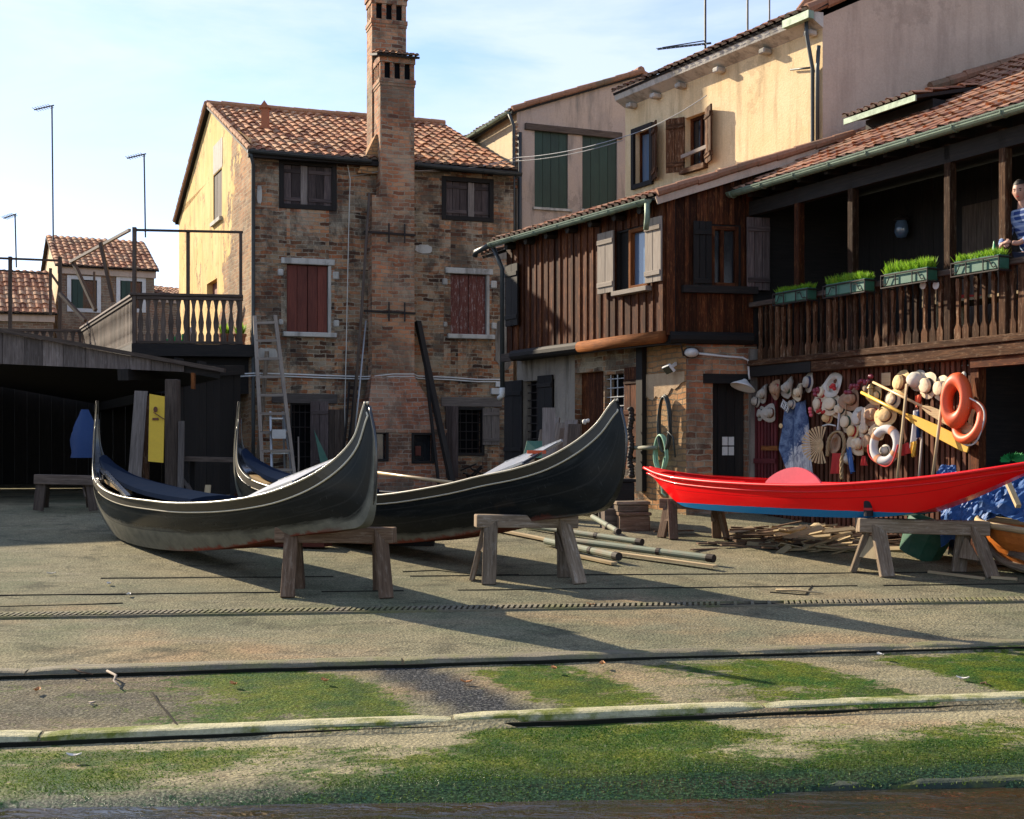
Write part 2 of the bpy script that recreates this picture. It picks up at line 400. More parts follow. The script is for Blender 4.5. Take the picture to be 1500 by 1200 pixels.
def hull_mat(name, zoff=0):
    m = Mt(name, .3, spec=.3); p = m.pos(); u = m.uv()
    uu = m.n('SeparateXYZ', Vector=u).outputs[0]
    v = m.n('SeparateXYZ', Vector=u).outputs[1]            # uv.y: 0 at the gunwale, 1 at the chine
    g = m.noise(p, 5, 7, .7); st = m.noise(m.scale(u, 1.1, 5, 1), 1.6, 7, .72, .4); sp = m.noise(p, 46, 3, .7)
    f = m.mask(m.math('ADD', v, m.math('ADD', m.math('MULTIPLY', m.math('SUBTRACT', st, .5), .26), m.math('MULTIPLY', m.mask(m.math('MULTIPLY', uu, .1), .35, .8), -.36))), .52+zoff, .62+zoff)
    dust = m.mix(m.mask(g, .3, .7), (.21,.2,.155), (.12,.118,.095))
    f2 = m.math('MULTIPLY', m.mask(st, .52, .68), .12)
    c = m.mix(f2, (.011,.0125,.012), (.12,.12,.105))
    c = m.mix(m.math('MULTIPLY', f, .85), c, dust)
    scf = m.math('MULTIPLY', m.mask(m.noise(m.scale(u, 30, 2.5, 1), 2., 4, .7), .62, .68), .14)
    c = m.mix(scf, c, (.2,.2,.185))
    red = m.math('MULTIPLY', m.mask(m.math('ADD', v, m.math('MULTIPLY', m.math('SUBTRACT', g, .5), .3)), .93, .99), m.math('MULTIPLY', m.mask(m.math('MULTIPLY', uu, .1), .32, .42), m.mask(m.math('SUBTRACT', 7., uu), 0, .6)))
    c = m.mix(m.math('MULTIPLY', red, .85), c, (.17,.035,.02))
    c = m.mix(m.math('MULTIPLY', m.mask(sp, .68, .74), .2), c, (.25,.24,.21))
    for sv_ in (.3, .6):
        ln = m.math('LESS_THAN', m.math('ABSOLUTE', m.math('SUBTRACT', m.math('ADD', v, m.math('MULTIPLY', m.math('SUBTRACT', g, .5), .03)), sv_)), .012)
        c = m.mix(m.math('MULTIPLY', ln, .5), c, (.03,.03,.027))
    m.col(c); m.rough(m.math('ADD', .16, m.math('MULTIPLY', m.math('MAXIMUM', f, f2), .8))); m.set(m.b.inputs['Specular IOR Level'], m.math('SUBTRACT', .1, m.math('MULTIPLY', m.math('MAXIMUM', f, f2), .09))); m.bump(g, .06, .01); return m.m
MAT['hull'] = hull_mat('dusty_black_hull')
MAT['hull2'] = hull_mat('glossy_black_hull', .16)
MAT['black'] = paint('black_lacquer', (.012,.013,.015), .25, 0, .5, .3, (.05,.05,.05), 4, .5)
MAT['deck'] = paint('sky_tinted_deck_cover', (.013,.02,.038), .9, 0, .0, .3, (.025,.03,.045), 5)  # blue in the colour stands for sky mirrored in a black deck
MAT['olive'] = paint('olive_gunwale', (.035,.027,.012), .6, 0, .3, .4, (.04,.035,.02), 6, .3)
MAT['lit_bead'] = paint('sunlit_gunwale_bead', (.62,.55,.4), .35, 0, .5, .25, (.3,.25,.15), 7, .3)  # cream stands in for light caught along the gunwale
MAT['steel'] = paint('pale_steel', (.55,.57,.6), .35, .8, .5, .2)
def red_mat():
    m = Mt('red_boat_paint', .22, spec=.22); u = m.uv(); p = m.pos()
    v = m.n('SeparateXYZ', Vector=u).outputs[1]; g = m.noise(p, 3, 6, .65); d = m.noise(m.scale(u, 1, 6, 1), 3, 6, .7)
    c = m.mix(m.math('MULTIPLY', m.mask(g, .4, .7), .3), (.86,.004,.007), (.68,.005,.008))
    c = m.mix(m.math('MULTIPLY', m.mask(d, .62, .74), .12), c, (.8,.1,.08))
    sc_ = m.mask(m.noise(m.scale(u, 2, 30, 1), 2.2, 5, .75), .64, .7); c = m.mix(m.math('MULTIPLY', sc_, .3), c, (.5,.1,.09))
    ln = m.math('LESS_THAN', m.math('ABSOLUTE', m.math('SUBTRACT', v, .42)), .012); c = m.mix(m.math('MULTIPLY', ln, .55), c, (.3,.004,.006))
    zz = m.n('SeparateXYZ', Vector=p).outputs[2]
    m.col(m.mix(m.math('LESS_THAN', m.math('ADD', zz, m.math('MULTIPLY', m.math('SUBTRACT', d, .5), .02)), 1.372), c, (.008,.15,.34))); m.bump(g, .05, .01); return m.m
MAT['redhull'] = red_mat()
MAT['red'] = paint('red_boat_enamel', (.8,.008,.012), .4, 0, .2, .2, (.5,.03,.04), 3, .3)
MAT['pink'] = paint('sky_sheen_pink_deck', (.74,.13,.16), .5, 0, .3, .25, (.55,.07,.09), 3, .2)  # pink puts the sky's sheen on the red deck into its colour
MAT['orange_boat'] = wood('varnished_orange_hull', (.42,.11,.02), (.58,.17,.03), (.66,.24,.05), .3, .5, .3, coat=.3)
MAT['orange'] = paint('orange_lifebuoy', (.68,.1,.025), .5, 0, .4, .25, (.45,.07,.03), 6)
MAT['yellow_p'] = paint('yellow_board', (.62,.4,.02), .55, 0, .4, .3, (.45,.28,.03), 4)
MAT['yellow_oar'] = paint('yellow_oar', (.74,.43,.05), .4, 0, .5, .2, (.6,.34,.03), 6)
MAT['straw'] = None
def straw(name, col, dk):
    m = Mt(name, .85, spec=.2); u = m.obj()
    r = m.n('VectorMath', {'operation': 'LENGTH'}); m.set(r.inputs[0], u)
    w = m.n('TexWave', {'wave_type': 'RINGS', 'rings_direction': 'Z'}, Vector=u, Scale=42., Distortion=1.2, Detail=2.).outputs[1]
    g = m.noise(u, 9, 5, .7)
    c = m.mix(m.math('MULTIPLY', w, .45), col, dk); c = m.mix(m.math('MULTIPLY', m.mask(g, .5, .75), .5), c, dk)
    m.col(c); m.bump(w, .4, .004); return m.m
MAT['straw'] = straw('pale_straw', (.72,.6,.42), (.42,.29,.16))
MAT['straw_y'] = straw('golden_straw', (.76,.54,.27), (.48,.3,.12))
MAT['straw_g'] = straw('greyed_straw', (.44,.39,.32), (.22,.19,.155))
MAT['straw_b'] = straw('brown_straw', (.44,.28,.17), (.22,.13,.08))
MAT['felt_w'] = paint('white_felt', (.66,.6,.5), .9, 0, .1, .3, (.4,.36,.3), 9)
MAT['band_k'] = paint('black_ribbon', (.02,.02,.026), .7, 0, .2, .1)
MAT['band_r'] = paint('red_ribbon', (.45,.03,.035), .7, 0, .2, .1)
MAT['band_b'] = paint('brown_ribbon', (.15,.06,.035), .7, 0, .2, .1)
MAT['band_g'] = paint('green_ribbon', (.05,.09,.06), .7, 0, .2, .1)
MAT['band_n'] = paint('navy_ribbon', (.04,.05,.1), .7, 0, .2, .1)
MAT['rope'] = wood('tan_rope', (.25,.17,.09), (.4,.29,.16), (.5,.38,.22), .9, .1, .2)
MAT['rope_w'] = paint('white_cord', (.6,.58,.52), .8, 0, .2, .3)
MAT['hose_k'] = paint('black_hose', (.03,.035,.03), .5, 0, .4, .3, (.12,.12,.08), 12)
MAT['hose_g'] = paint('mint_green_hose', (.3,.52,.34), .5, 0, .4, .3, (.2,.3,.2), 12)
MAT['planter'] = paint('dark_green_planter', (.03,.12,.075), .5, 0, .4, .4, (.12,.2,.14), 8)
MAT['pipegreen'] = paint('green_mooring_pipe', (.17,.2,.145), .7, 0, .3, .75, (.3,.2,.14), 5)
MAT['tarp'] = paint('blue_tarpaulin', (.03,.095,.27), .55, 0, .3, .35, (.12,.21,.38), 7)
MAT['tarp_dk'] = paint('dark_blue_cloth', (.008,.035,.12), .6, 0, .3, .3, (.01,.03,.1), 5)
MAT['cloth_w'] = paint('off_white_cloth', (.58,.56,.55), .85, 0, .1, .3, (.4,.38,.4), 9)
MAT['cloth_r'] = paint('red_cloth', (.5,.05,.045), .85, 0, .1, .3, (.3,.04,.04), 9)
MAT['berry'] = paint('dark_red_ball', (.22,.02,.04), .4, 0, .5, .2)
MAT['brass'] = paint('dull_brass', (.3,.22,.1), .4, .7, .4, .4)
MAT['slat'] = wood('red_brown_slat', (.05,.022,.014), (.15,.06,.035), (.27,.12,.07), .8, .12, .65)
MAT['slat_red'] = wood('dark_red_slat', (.07,.012,.015), (.13,.02,.022), (.18,.035,.033), .6, .3, .4)
MAT['paper'] = paint('white_paper', (.66,.64,.6), .8, 0, .2, .15)
MAT['skin'] = paint('skin', (.5,.28,.2), .55, 0, .4, .2, (.42,.2,.15), 14, bump=.05)
MAT['hair'] = paint('dark_hair', (.02,.016,.014), .6, 0, .3, .1)
MAT['denim'] = paint('dark_trousers', (.03,.035,.06), .8, 0, .2, .2)
def plaid():
    m = Mt('blue_plaid_shirt', .85, spec=.15); u = m.obj()
    s = m.n('SeparateXYZ', Vector=u)
    def st(x, k, w): return m.math('LESS_THAN', m.math('FRACT', m.math('MULTIPLY', x, k)), w)
    a = st(m.math('ADD', s.outputs[0], m.math('MULTIPLY', s.outputs[1], .6)), 15, .4); b = st(s.outputs[2], 15, .35)
    c = m.mix(a, (.02,.045,.16), (.14,.2,.36)); c = m.mix(m.math('MULTIPLY', b, .5), c, (.42,.5,.62))
    m.col(c); return m.m
MAT['plaid'] = plaid()
MAT['tee'] = paint('grey_blue_tee', (.13,.14,.2), .85, 0, .1, .1)
MAT['grass'] = None
def grassm(name, a, b):
    m = Mt(name, .6, spec=.3); c = m.mix(m.rnd(), a, b); m.col(c)
    t = m.n('BsdfTranslucent', Color=c); x = m.n('MixShader'); m.set(x.inputs[0], .45); out = m.t.nodes['Material Output']
    m.t.links.new(m.b.outputs[0], x.inputs[1]); m.t.links.new(t.outputs[0], x.inputs[2]); m.t.links.new(x.outputs[0], out.inputs[0]); return m.m
MAT['grass'] = grassm('bright_green_grass', (.13,.3,.015), (.3,.48,.04))
MAT['moss'] = grassm('green_algae', (.01,.055,.008), (.13,.17,.03))
# ------------------------------------------------------------------ slipway, kerbs, water
def nz(x, y, z=0.): return noise.noise(V((x, y, z)))
def fbm(x, y, z=0., o=4):
    a = 0; k = 1.; s = .5
    for _ in range(o): a += nz(x*k, y*k, z)*s; k *= 2.1; s *= .55
    return a
LINES = [(7.78, .1), (9.40, .136), (11.18, .12)]       # near edges of the three stone kerbs: Y at X = 0 and slope
def gdelta(x, y):
    d = 0
    for (y0, s), h, fall in zip(LINES, (.08 if x > 1.6 else 0, .05, .035), (3, 1.0, 1.0)):
        e = (y0+s*x)-y
        if 0 < e < fall: d -= h*(1-e/fall)
    if y-.1*x < 8.0 and abs(x) < 20: d -= (8.0-(y-.1*x))*.075
    return d
MT = [(-9, .25), (-4.5, .15), (-3, .25), (-2.5, .75), (-1.4, .85), (-1.0, .1), (-.2, .05), (.05, .7), (.75, .72), (1.05, .1), (1.6, .3), (2.05, .75), (2.8, .75), (3.1, .02), (3.55, .02), (3.9, .85), (9, .8)]
def mossf(x, y):
    v1 = y-.136*x; v2 = y-.12*x; n = fbm(x*.8+3, y*1.5, 1.7)
    if v1 < 9.38:
        e = 9.38-v1
        return max(0, min(1, .27+e*.62+n*1.6+.3*math.sin(x*1.9-y*1.3)+.2*math.sin(x*1.1+.6)-(.15 if e < .2 else 0)))
    if v2 < 11.2:
        xx = x+(y-10.4)*.55
        return max(0, min(1, (.12+spl(MT, xx)[0])*(.9+n*1.1)-max(0, (v2-10.95))*2))
    return max(0, min(.5, -.1+n*.5))
def darkf(x, y):
    xx = x+(y-10.4)*.55; v2 = y-.12*x
    if v2 > 11.2 or y-.136*x < 9.6: return 0
    if xx < -1.9: return max(0, min(.6, (-xx-1.9)*.8))*(.8+.5*fbm(x*1.5, y*2))
    return max(0, min(1, 5*(.42-abs(xx+.58))+nz(x*4, y*4)*.6))
xs = [-150, -60, -30, -20]+[-14+.16*i for i in range(188)]+[20, 30, 60, 150]
ys = [4, 5, 6]+[6.6+.07*i for i in range(110)]+[14.3+.16*i for i in range(60)]+[24, 26, 30, 40, 70, 140, 300]
rows = []; mo = []; dk = []
for yb in ys:
    row = []
    for x in xs:
        sl = .12 if abs(x) < 16 else 0
        y = yb+sl*x*max(0, min(1, (16-yb)/5)) if yb < 16 else yb
        z = gz(y)+gdelta(x, y)
        if abs(x) < 16 and yb < 23: z += .009*fbm(x*1.3, y*1.3, 5)
        if yb < 5.5: z -= .5
        row.append(V((x, y, z)))
        near = abs(x) < 15 and yb < 16
        mo.append(mossf(x, y) if near else 0); dk.append(darkf(x, y) if near else 0)
    rows.append(row)
mb = MB(); mb.grid(rows)
def ground_mat():
    m = Mt('mossy_concrete_slipway', .9, spec=.04); p = m.pos()
    sp = m.n('SeparateXYZ', Vector=p); vv = m.math('SUBTRACT', sp.outputs[1], m.math('MULTIPLY', sp.outputs[0], .115))
    big = m.noise(p, .45, 4, .6); med = m.noise(p, 2.2, 5, .65); fine = m.noise(p, 48, 4, .78); peb = m.n('TexVoronoi', Vector=p, Scale=34.).outputs[0]
    c = m.mix(m.mask(big, .35, .65), (.26,.225,.145), (.155,.155,.105))
    warm = m.math('MULTIPLY', m.mask(m.noise(m.scale(p, .5, 1, 1), .6, 3), .5, .68), m.mask(m.math('SUBTRACT', 14.6, vv), 0, 1.4))
    c = m.mix(m.math('MULTIPLY', warm, .7), c, (.34,.22,.125))
    grn = m.mask(m.noise(p, .5, 4, .6), .5, .66)
    c = m.mix(m.math('MULTIPLY', grn, .6), c, (.105,.125,.075))
    c = m.mix(m.math('MULTIPLY', m.mask(med, .5, .72), .5), c, (.075,.068,.05))
    dr = m.math('MULTIPLY', m.mask(m.noise(m.scale(p, .6, 3., 1), 1.1, 5, .7), .53, .66), .3)
    c = m.mix(dr, c, (.27,.245,.18))
    stn = m.math('MULTIPLY', m.mask(m.noise(m.scale(p, .8, 1.3, 1), 1.5, 7, .72, .6), .53, .64), .6); c = m.mix(stn, c, (.06,.06,.045))
    stp = m.math('MULTIPLY', m.mask(m.noise(m.scale(p, .35, 1.5, 1), 2.6, 6, .75), .58, .68), .45); c = m.mix(stp, c, (.26,.24,.18))
    low = m.mask(m.math('SUBTRACT', 9.4, vv), 0, .02)
    c = m.mix(m.math('MULTIPLY', low, m.mask(med, .35, .6)), c, (.3,.265,.17))
    a = m.n('Attribute', {'attribute_name': 'moss'}).outputs['Fac']; d = m.n('Attribute', {'attribute_name': 'dark'}).outputs['Fac']
    c = m.mix(d, c, m.mix(m.mask(fine, .5, .64), (.03,.033,.037), (.12,.12,.12)))
    f = m.mask(m.math('ADD', a, m.math('ADD', m.math('MULTIPLY', m.math('SUBTRACT', fine, .5), 1.1), m.math('MULTIPLY', m.math('SUBTRACT', m.noise(m.scale(p, 1, 1.6, 1), 4.5, 7, .78, 1.2), .5), 2.4))), .42, .62)
    mc = m.mix(m.mask(m.noise(p, 3, 4, .7), .4, .65), (.08,.105,.006), (.01,.065,.006))
    mc = m.mix(m.mask(fine, .56, .74), mc, (.17,.18,.035))
    mc = m.mix(m.math('MULTIPLY', m.mask(m.noise(p, 1.8, 5, .7), .48, .62), .7), mc, (.006,.04,.008))
    c = m.mix(m.math('MULTIPLY', f, .92), c, mc)
    wet = m.math('ADD', vv, m.math('MULTIPLY', m.math('SUBTRACT', med, .5), .5))
    w = m.mask(m.math('SUBTRACT', 8.42, wet), .0, .4)
    c = m.mix(m.math('MULTIPLY', w, .85), c, m.mix(m.mask(fine, .45, .65), (.004,.016,.016), (.03,.07,.04)))
    c = m.mix(.7, c, m.ramp(fine, [(.36, (.22,.21,.2)), (.5, (.85,.85,.83)), (.64, (1.75,1.7,1.6))]), 'MULTIPLY')
    m.col(c); m.rough(m.math('SUBTRACT', .92, m.math('ADD', m.math('MULTIPLY', w, .6), m.math('MULTIPLY', f, .3))))
    m.bump(m.math('ADD', m.math('MULTIPLY', fine, 1.3), m.math('MULTIPLY', peb, .8)), .8, .012); m.bump(med, .35, .04)
    return m.m
MAT['ground'] = ground_mat()
g = mb.build('slipway_ground', MAT['ground'], smooth=True, recalc=False); tag(g, 'sloping concrete slipway with moss towards the water', 'ground', kind='structure')
for nm, dat in (('moss', mo), ('dark', dk)):
    a = g.data.attributes.new(nm, 'FLOAT', 'POINT')
    for i, v in enumerate(dat): a.data[i].value = v

def kerb_mat(name, a, b, moss):
    m = Mt(name, .88, spec=.25); p = m.pos()
    g1 = m.noise(m.scale(p, 1, 6, 6), 2.2, 7, .72); f = m.noise(p, 40, 4, .7)
    c = m.mix(m.mask(g1, .35, .65), a, b)
    c = m.mix(m.math('MULTIPLY', m.mask(m.noise(p, 1.7, 6, .72), .47, .6), moss), c, (.13,.15,.02))
    c = m.mix(.5, c, m.ramp(f, [(.3, (.5,.5,.48)), (.7, (1.1,1.1,1.08))]), 'MULTIPLY')
    m.col(c); m.bump(m.math('ADD', f, g1), .8, .015); return m.m
MAT['kerb_pale'] = kerb_mat('pale_mossy_kerb_stone', (.5,.46,.29), (.3,.29,.18), 1.)
MAT['kerb_grey'] = kerb_mat('grey_kerb_stone', (.22,.19,.13), (.12,.11,.08), .4)
MAT['kerb_wet'] = kerb_mat('wet_dark_kerb_stone', (.05,.06,.045), (.02,.035,.025), .6)
def kerb(name, li, w, lift, joints, mat, drop=.16):
    y0, s = LINES[li]; mb = MB(); d = V((1, s, 0)).normalized(); nn = V((d.y, -d.x, 0))
    for a, b in zip(joints, joints[1:]):
        n = max(2, int((b-a)/.22)); rws = []
        dz = R.uniform(-.005, .005); dn = R.uniform(-.012, .012)
        for i in range(n+1):
            x = lerp(a+.012, b-.012, i/n); e = .012 if i in (0, n) else 0
            pr = []
            for (o, h) in ((0+e*.3, -drop), (.012, -.03), (.035, .0), (.06, .008), (w*.5, .012), (w-.04, .006), (w, -.05)):
                wob = .018*fbm(x*2.3, o*9, li*3)
                yy = y0+s*x; top = gz(yy+.1)+lift+dz
                p = V((x, yy, top))-nn*(o+wob+dn)+V((0, 0, h-e+.014*fbm(x*3, o*12, 7+li)))
                pr.append(p)
            rws.append(pr)
        mb.grid(rws)
        for rr in (rws[0], rws[-1]): mb.poly(rr)
    k = mb.build(name, mat, smooth=False); tag(k, None, None, kind='structure'); return k
tag(kerb('kerb', 1, .25, .008, [-14, -9, -3.27, -.42, 1.9, 4.6, 9, 16], MAT['kerb_pale']), 'pale mossy stone kerb crossing the slipway', 'kerb')
tag(kerb('kerb', 2, .27, .013, [-14, -8, -4.02, -.93, 2.0, 3.6, 7, 16], MAT['kerb_grey']), 'grey stone kerb above the pale mossy one', 'kerb')
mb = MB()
for li, w_ in ((0, .04), (1, .034), (2, .028)):  # black bars painted as the shadow line under each kerb edge
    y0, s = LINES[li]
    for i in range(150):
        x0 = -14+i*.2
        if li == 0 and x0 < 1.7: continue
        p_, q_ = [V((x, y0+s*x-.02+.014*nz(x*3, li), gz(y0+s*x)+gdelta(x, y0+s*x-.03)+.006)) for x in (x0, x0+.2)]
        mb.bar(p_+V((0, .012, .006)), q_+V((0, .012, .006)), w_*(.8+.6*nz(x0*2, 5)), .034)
tag(mb.build('kerb_shadow_line', paint('black_kerb_shadow', (.012,.013,.01), .9, 0, .1, .2, (.03,.04,.01), 8)), 'dark damp gap along the foot of the kerbs', 'gap', kind='structure')
tag(kerb('kerb', 0, .22, -.015, [1.75, 2.35, 5, 9, 16], MAT['kerb_wet']), 'dark wet kerb at the edge of the water', 'kerb')
# thin joints and the slotted drain
mb = MB()
for (y0, s, w) in ((14.43, .06, .022), (15.33, .04, .024)):
    for i in range(60):
        x0 = -9+i*.3; x1 = x0+.3
        if fbm(x0*.7, y0, 3) > .22: continue
        mb.bar((x0, y0+s*x0+.012*nz(x0*2, y0), gz(y0+s*x0)+.004), (x1, y0+s*x1+.012*nz(x1*2, y0), gz(y0+s*x1)+.004), w*(1+.5*nz(x0*3, 1)), .012)
MAT['joint'] = paint('dark_joint_dirt', (.022,.02,.016), .95, 0, .1, .4, (.06,.06,.03), 9)
for pts in (((224, 1016), (232, 1030), (243, 1042), (262, 1066)), ((1128, 868), (1180, 872), (1190, 858)), ((0, 889), (90, 887), (180, 884)), ((590, 838), (640, 836), (700, 843), (760, 842))):
    for a_, b_ in zip(pts, pts[1:]): mb.bar(gp(*a_, .004), gp(*b_, .004), .012, .01)
tag(mb.build('slab_joint', MAT['joint']), 'dark joints between the concrete slabs', 'joint', kind='structure')
mb = MB(); y0, s = 13.4, .08
for i in range(330):
    x = -9+i*.06
    p = V((x, y0+s*x, gz(y0+s*x)+.012))
    if nz(x*.6, 2) > .28 and i % 3: continue
    mb.bar(p+V((-.012, -.09, -.006)), p+V((.012, .09, .008)), .032, .03)
for o in (-.105, .105):
    mb.bar((-9, y0-9*s+o, gz(y0-9*s+o)+.006), (12, y0+12*s+o, gz(y0+12*s+o)+.006), .035, .03)
dr = mb.build('drain_channel', MAT['kerb_grey']); tag(dr, 'long slotted drain channel across the concrete', 'drain', kind='structure')
mb = MB(); mb.bar((-9, y0-9*s, gz(y0-9*s)+.0), (12, y0+12*s, gz(y0+12*s)+.0), .2, .012)
d2 = mb.build('drain_slot', MAT['joint']); tag(d2, 'dark slots under the drain grating', 'drain', kind='structure')
# algae tufts
mb = MB(); cnt = 0
while cnt < 40000:
    x = R.uniform(-6, 6.5); y = R.uniform(7.4, 11.6)
    if abs(x) > y*.44: continue
    a = mossf(x, y); v1 = y-.136*x
    if y-.1*x < 8.1 and R.random() < .8: continue
    if (v1 > 9.36 and v1 < 9.72) or (11.14 < y-.12*x): continue
    if R.random() > a*a*(1.0 if v1 < 9.4 else .5) or a < .25: continue
    cnt += 1
    h = R.uniform(.003, .008)*(1.5 if v1 < 9.3 else .7); z = gz(y)+gdelta(x, y)+.009*fbm(x*1.3, y*1.3, 5)
    t = R.uniform(0, 6.28); w = R.uniform(.0035, .009)
    b = V((x, y, z)); o = V((math.cos(t), math.sin(t), 0))*w
    mb.v += [b-o-V((0,0,.004)), b+o-V((0,0,.004)), b+V((R.uniform(-.012, .012), R.uniform(-.012, .006), h))]
    n_ = len(mb.v); mb.f.append([n_-3, n_-2, n_-1]); mb.fu.append(('U', V((1,0,0)), (0, 0)))
    mb.rn.append(min(1, max(0, .3+.6*fbm(x*1.2, y*2, 9)+R.uniform(-.25, .35)+(.25 if v1 > 9.4 else 0))))
tag(mb.build('moss', MAT['moss'], recalc=False), 'green algae covering the lower slipway', 'moss', kind='stuff')
# water
def water_mat():
    m = Mt('canal_water', .1, spec=.3); p = m.pos()
    a = m.noise(m.scale(p, 1, 2.5, 1), 2.2, 4, .6, .5)
    m.col(m.mix(m.noise(p, .8, 3), (.004,.02,.018), (.05,.025,.006)))
    m.bump(a, .5, .1); return m.m
mb = MB(); mb.poly([(-150, -60, 0), (150, -60, 0), (150, 8.6, 0), (-150, 8.6, 0)])
tag(mb.build('water', water_mat()), 'dark canal water lapping the slipway', 'water', kind='structure')

# ------------------------------------------------------------------ roofs
def tile_roof(name, e0, e1, up, mat, parent, tw=.21, tl=.36, amp=.05, under=True, jit=.012, trim=None):
    """pan-and-cover clay tiles between the eave e0-e1 and the ridge e0+up, as one relief sheet with stepped courses"""
    e0, e1, up = V(e0), V(e1), V(up); L = (e1-e0).length; H = up.length
    du = (e1-e0).normalized(); dv = up.normalized(); nn = du.cross(dv).normalized()
    if nn.z < 0: nn = -nn
    nc = max(1, round(L/tw)); nr = max(1, round(H/tl)); PF = [(0, 0), (.14, .1), (.27, .75), (.5, 1), (.73, .75), (.86, .1)]
    mb = MB(); rws = []; uvs = []
    jc = [[R.uniform(-1, 1) for _ in range(nc+1)] for _ in range(nr)]
    for r in range(nr):
        for k in (0, 1):
            v = (r+k*1.0)*H/nr; row = []; uv = []
            for c in range(nc+1):
                for (fx, fh) in PF:
                    if c == nc and fx > 0: break
                    u = (c+fx)*L/nc
                    j = jc[r][min(c, nc-1)]*jit
                    h = fh*amp+(.03 if k == 0 else 0)+j
                    vv = v-(.035+j if k == 0 and fh > .3 else 0)
                    row.append(e0+du*u+dv*vv+nn*h); uv.append((c+fx-.001 if fx else c+.001, r+.5))
            rws.append(row); uvs.append(uv)
    mb.grid(rws, uvs)
    o = mb.build(name, mat, parent, recalc=False)
    if under:
        mb = MB(); q = [e0, e1, e1+up, e0+up]
        mb.prism([p-nn*.012 for p in q], -nn*.05, du); mb.build('roof_deck', MAT['w_black'], o)
        # tile mouths along the eave
        mb = MB()
        for c in range(nc):
            u = (c+.5)*L/nc; p = e0+du*u+nn*.012
            a = []
            for i in range(7):
                t = math.pi*i/6; a.append(p+du*(math.cos(t)*L/nc*.36)+nn*(math.sin(t)*amp*1.05))
            mb.poly([x-dv*.035 for x in a], du)
        mb.build('eave_mortar', MAT['mortarbed'], o)
    return o
def ridge(mb, p, q, r=.09, seg=.38):
    p, q = V(p), V(q); n = max(1, round((q-p).length/seg)); d = (q-p)/n
    for i in range(n):
        a = p+d*i; b = p+d*(i+1.06); j = V((0, 0, R.uniform(-.008, .012)))
        mb.tube([a+j, b+j], [r*1.06, r*.93], 8)
def verge(mb, p, q, up=V((0, 0, 1)), r=.075, seg=.36): ridge(mb, p, q, r, seg)
def gutter(name, p, q, parent, mat, r=.07, sag=.01):
    mb = MB(); p, q = V(p), V(q); n = 14; rws = []
    d = (q-p).normalized(); sd = d.cross(ZUP).normalized()
    for i in range(n+1):
        c = lerp(p, q, i/n)+V((0, 0, -sag*math.sin(math.pi*i/n)+.006*nz(i*1.7, p.x)))
        rws.append([c+sd*math.cos(t)*r+ZUP*math.sin(t)*r for t in [math.pi+math.pi*k/8 for k in range(9)]])
    mb.grid(rws)
    mb.poly(rws[0]); mb.poly(rws[-1])
    for i in range(int((q-p).length/.8)+1):
        c = p+d*(.1+i*.8)
        if (c-p).length > (q-p).length: break
        mb.tube([c+sd*math.cos(t)*(r+.008)+ZUP*math.sin(t)*(r+.008) for t in [math.pi+math.pi*k/8 for k in range(9)]], .012, 5)
    for s_ in (1, -1): mb.tube([p+sd*r*s_, q+sd*r*s_], .012, 5)
    return mb.build(name, mat, parent, smooth=False)

# ------------------------------------------------------------------ windows
def shutter_leaf(parent, fr, u0, u1, z0, z1, n, mat, k=3, t=.035, batten=2):
    mb = MB(); boards(mb, fr, u0, u1, z0, z1, n, k, t)
    for i in range(batten):
        z = lerp(z0, z1, (.14, .84, .5)[i]); fbox(mb, fr, u0+.01, u1-.01, z-.04, z+.04, n+t, n+t+.022, fr.D)
    return mb.build('shutter', mat, parent, bevel=.004)
def open_leaf(parent, fr, uh, zz0, zz1, w, ang, side, n, mat, k=2, t=.035):
    """leaf hinged at uh, swung open by ang from the wall opening; side -1 leaf lies to the left"""
    dx = math.cos(ang)*side; d = fr.D*dx+fr.N*math.sin(ang); o = fr.P(uh, 0, n)
    f2 = Fr((o.x, o.y), (o.x+d.x, o.y+d.y)); mb = MB()
    boards(mb, f2, 0, w, zz0, zz1, -t/2, k, t)
    for z in (lerp(zz0, zz1, .14), lerp(zz0, zz1, .84)):
        for s_ in (-1, 1): fbox(mb, f2, .015, w-.015, z-.045, z+.045, s_*t*.5, s_*(t*.5+.02), f2.D)
    for z in (lerp(zz0, zz1, .16), lerp(zz0, zz1, .82)): fbox(mb, f2, 0, w*.55, z-.012, z+.012, -t-.008, t+.008)
    return mb.build('shutter', mat, parent, bevel=.004)
def glazed(parent, fr, r, n, fmat, gmat, w=.05, mull=True):
    u0, u1, z0, z1 = r; mb = MB(); ring(mb, fr, u0, u1, z0, z1, n, n+.06, w)
    if mull: fbox(mb, fr, (u0+u1)/2-w*.5, (u0+u1)/2+w*.5, z0+w, z1-w, n+.005, n+.055, ZUP)
    f = mb.build('window', fmat, parent, bevel=.004)
    mb = MB(); mb.poly([fr.P(u0, z0, n+.02), fr.P(u1, z0, n+.02), fr.P(u1, z1, n+.02), fr.P(u0, z1, n+.02)]); mb.build('pane', gmat, f)
    return f
def backing(mb, fr, r, n): 
    u0, u1, z0, z1 = r; mb.poly([fr.P(u0-.05, z0-.05, n), fr.P(u1+.05, z0-.05, n), fr.P(u1+.05, z1+.05, n), fr.P(u0-.05, z1+.05, n)])
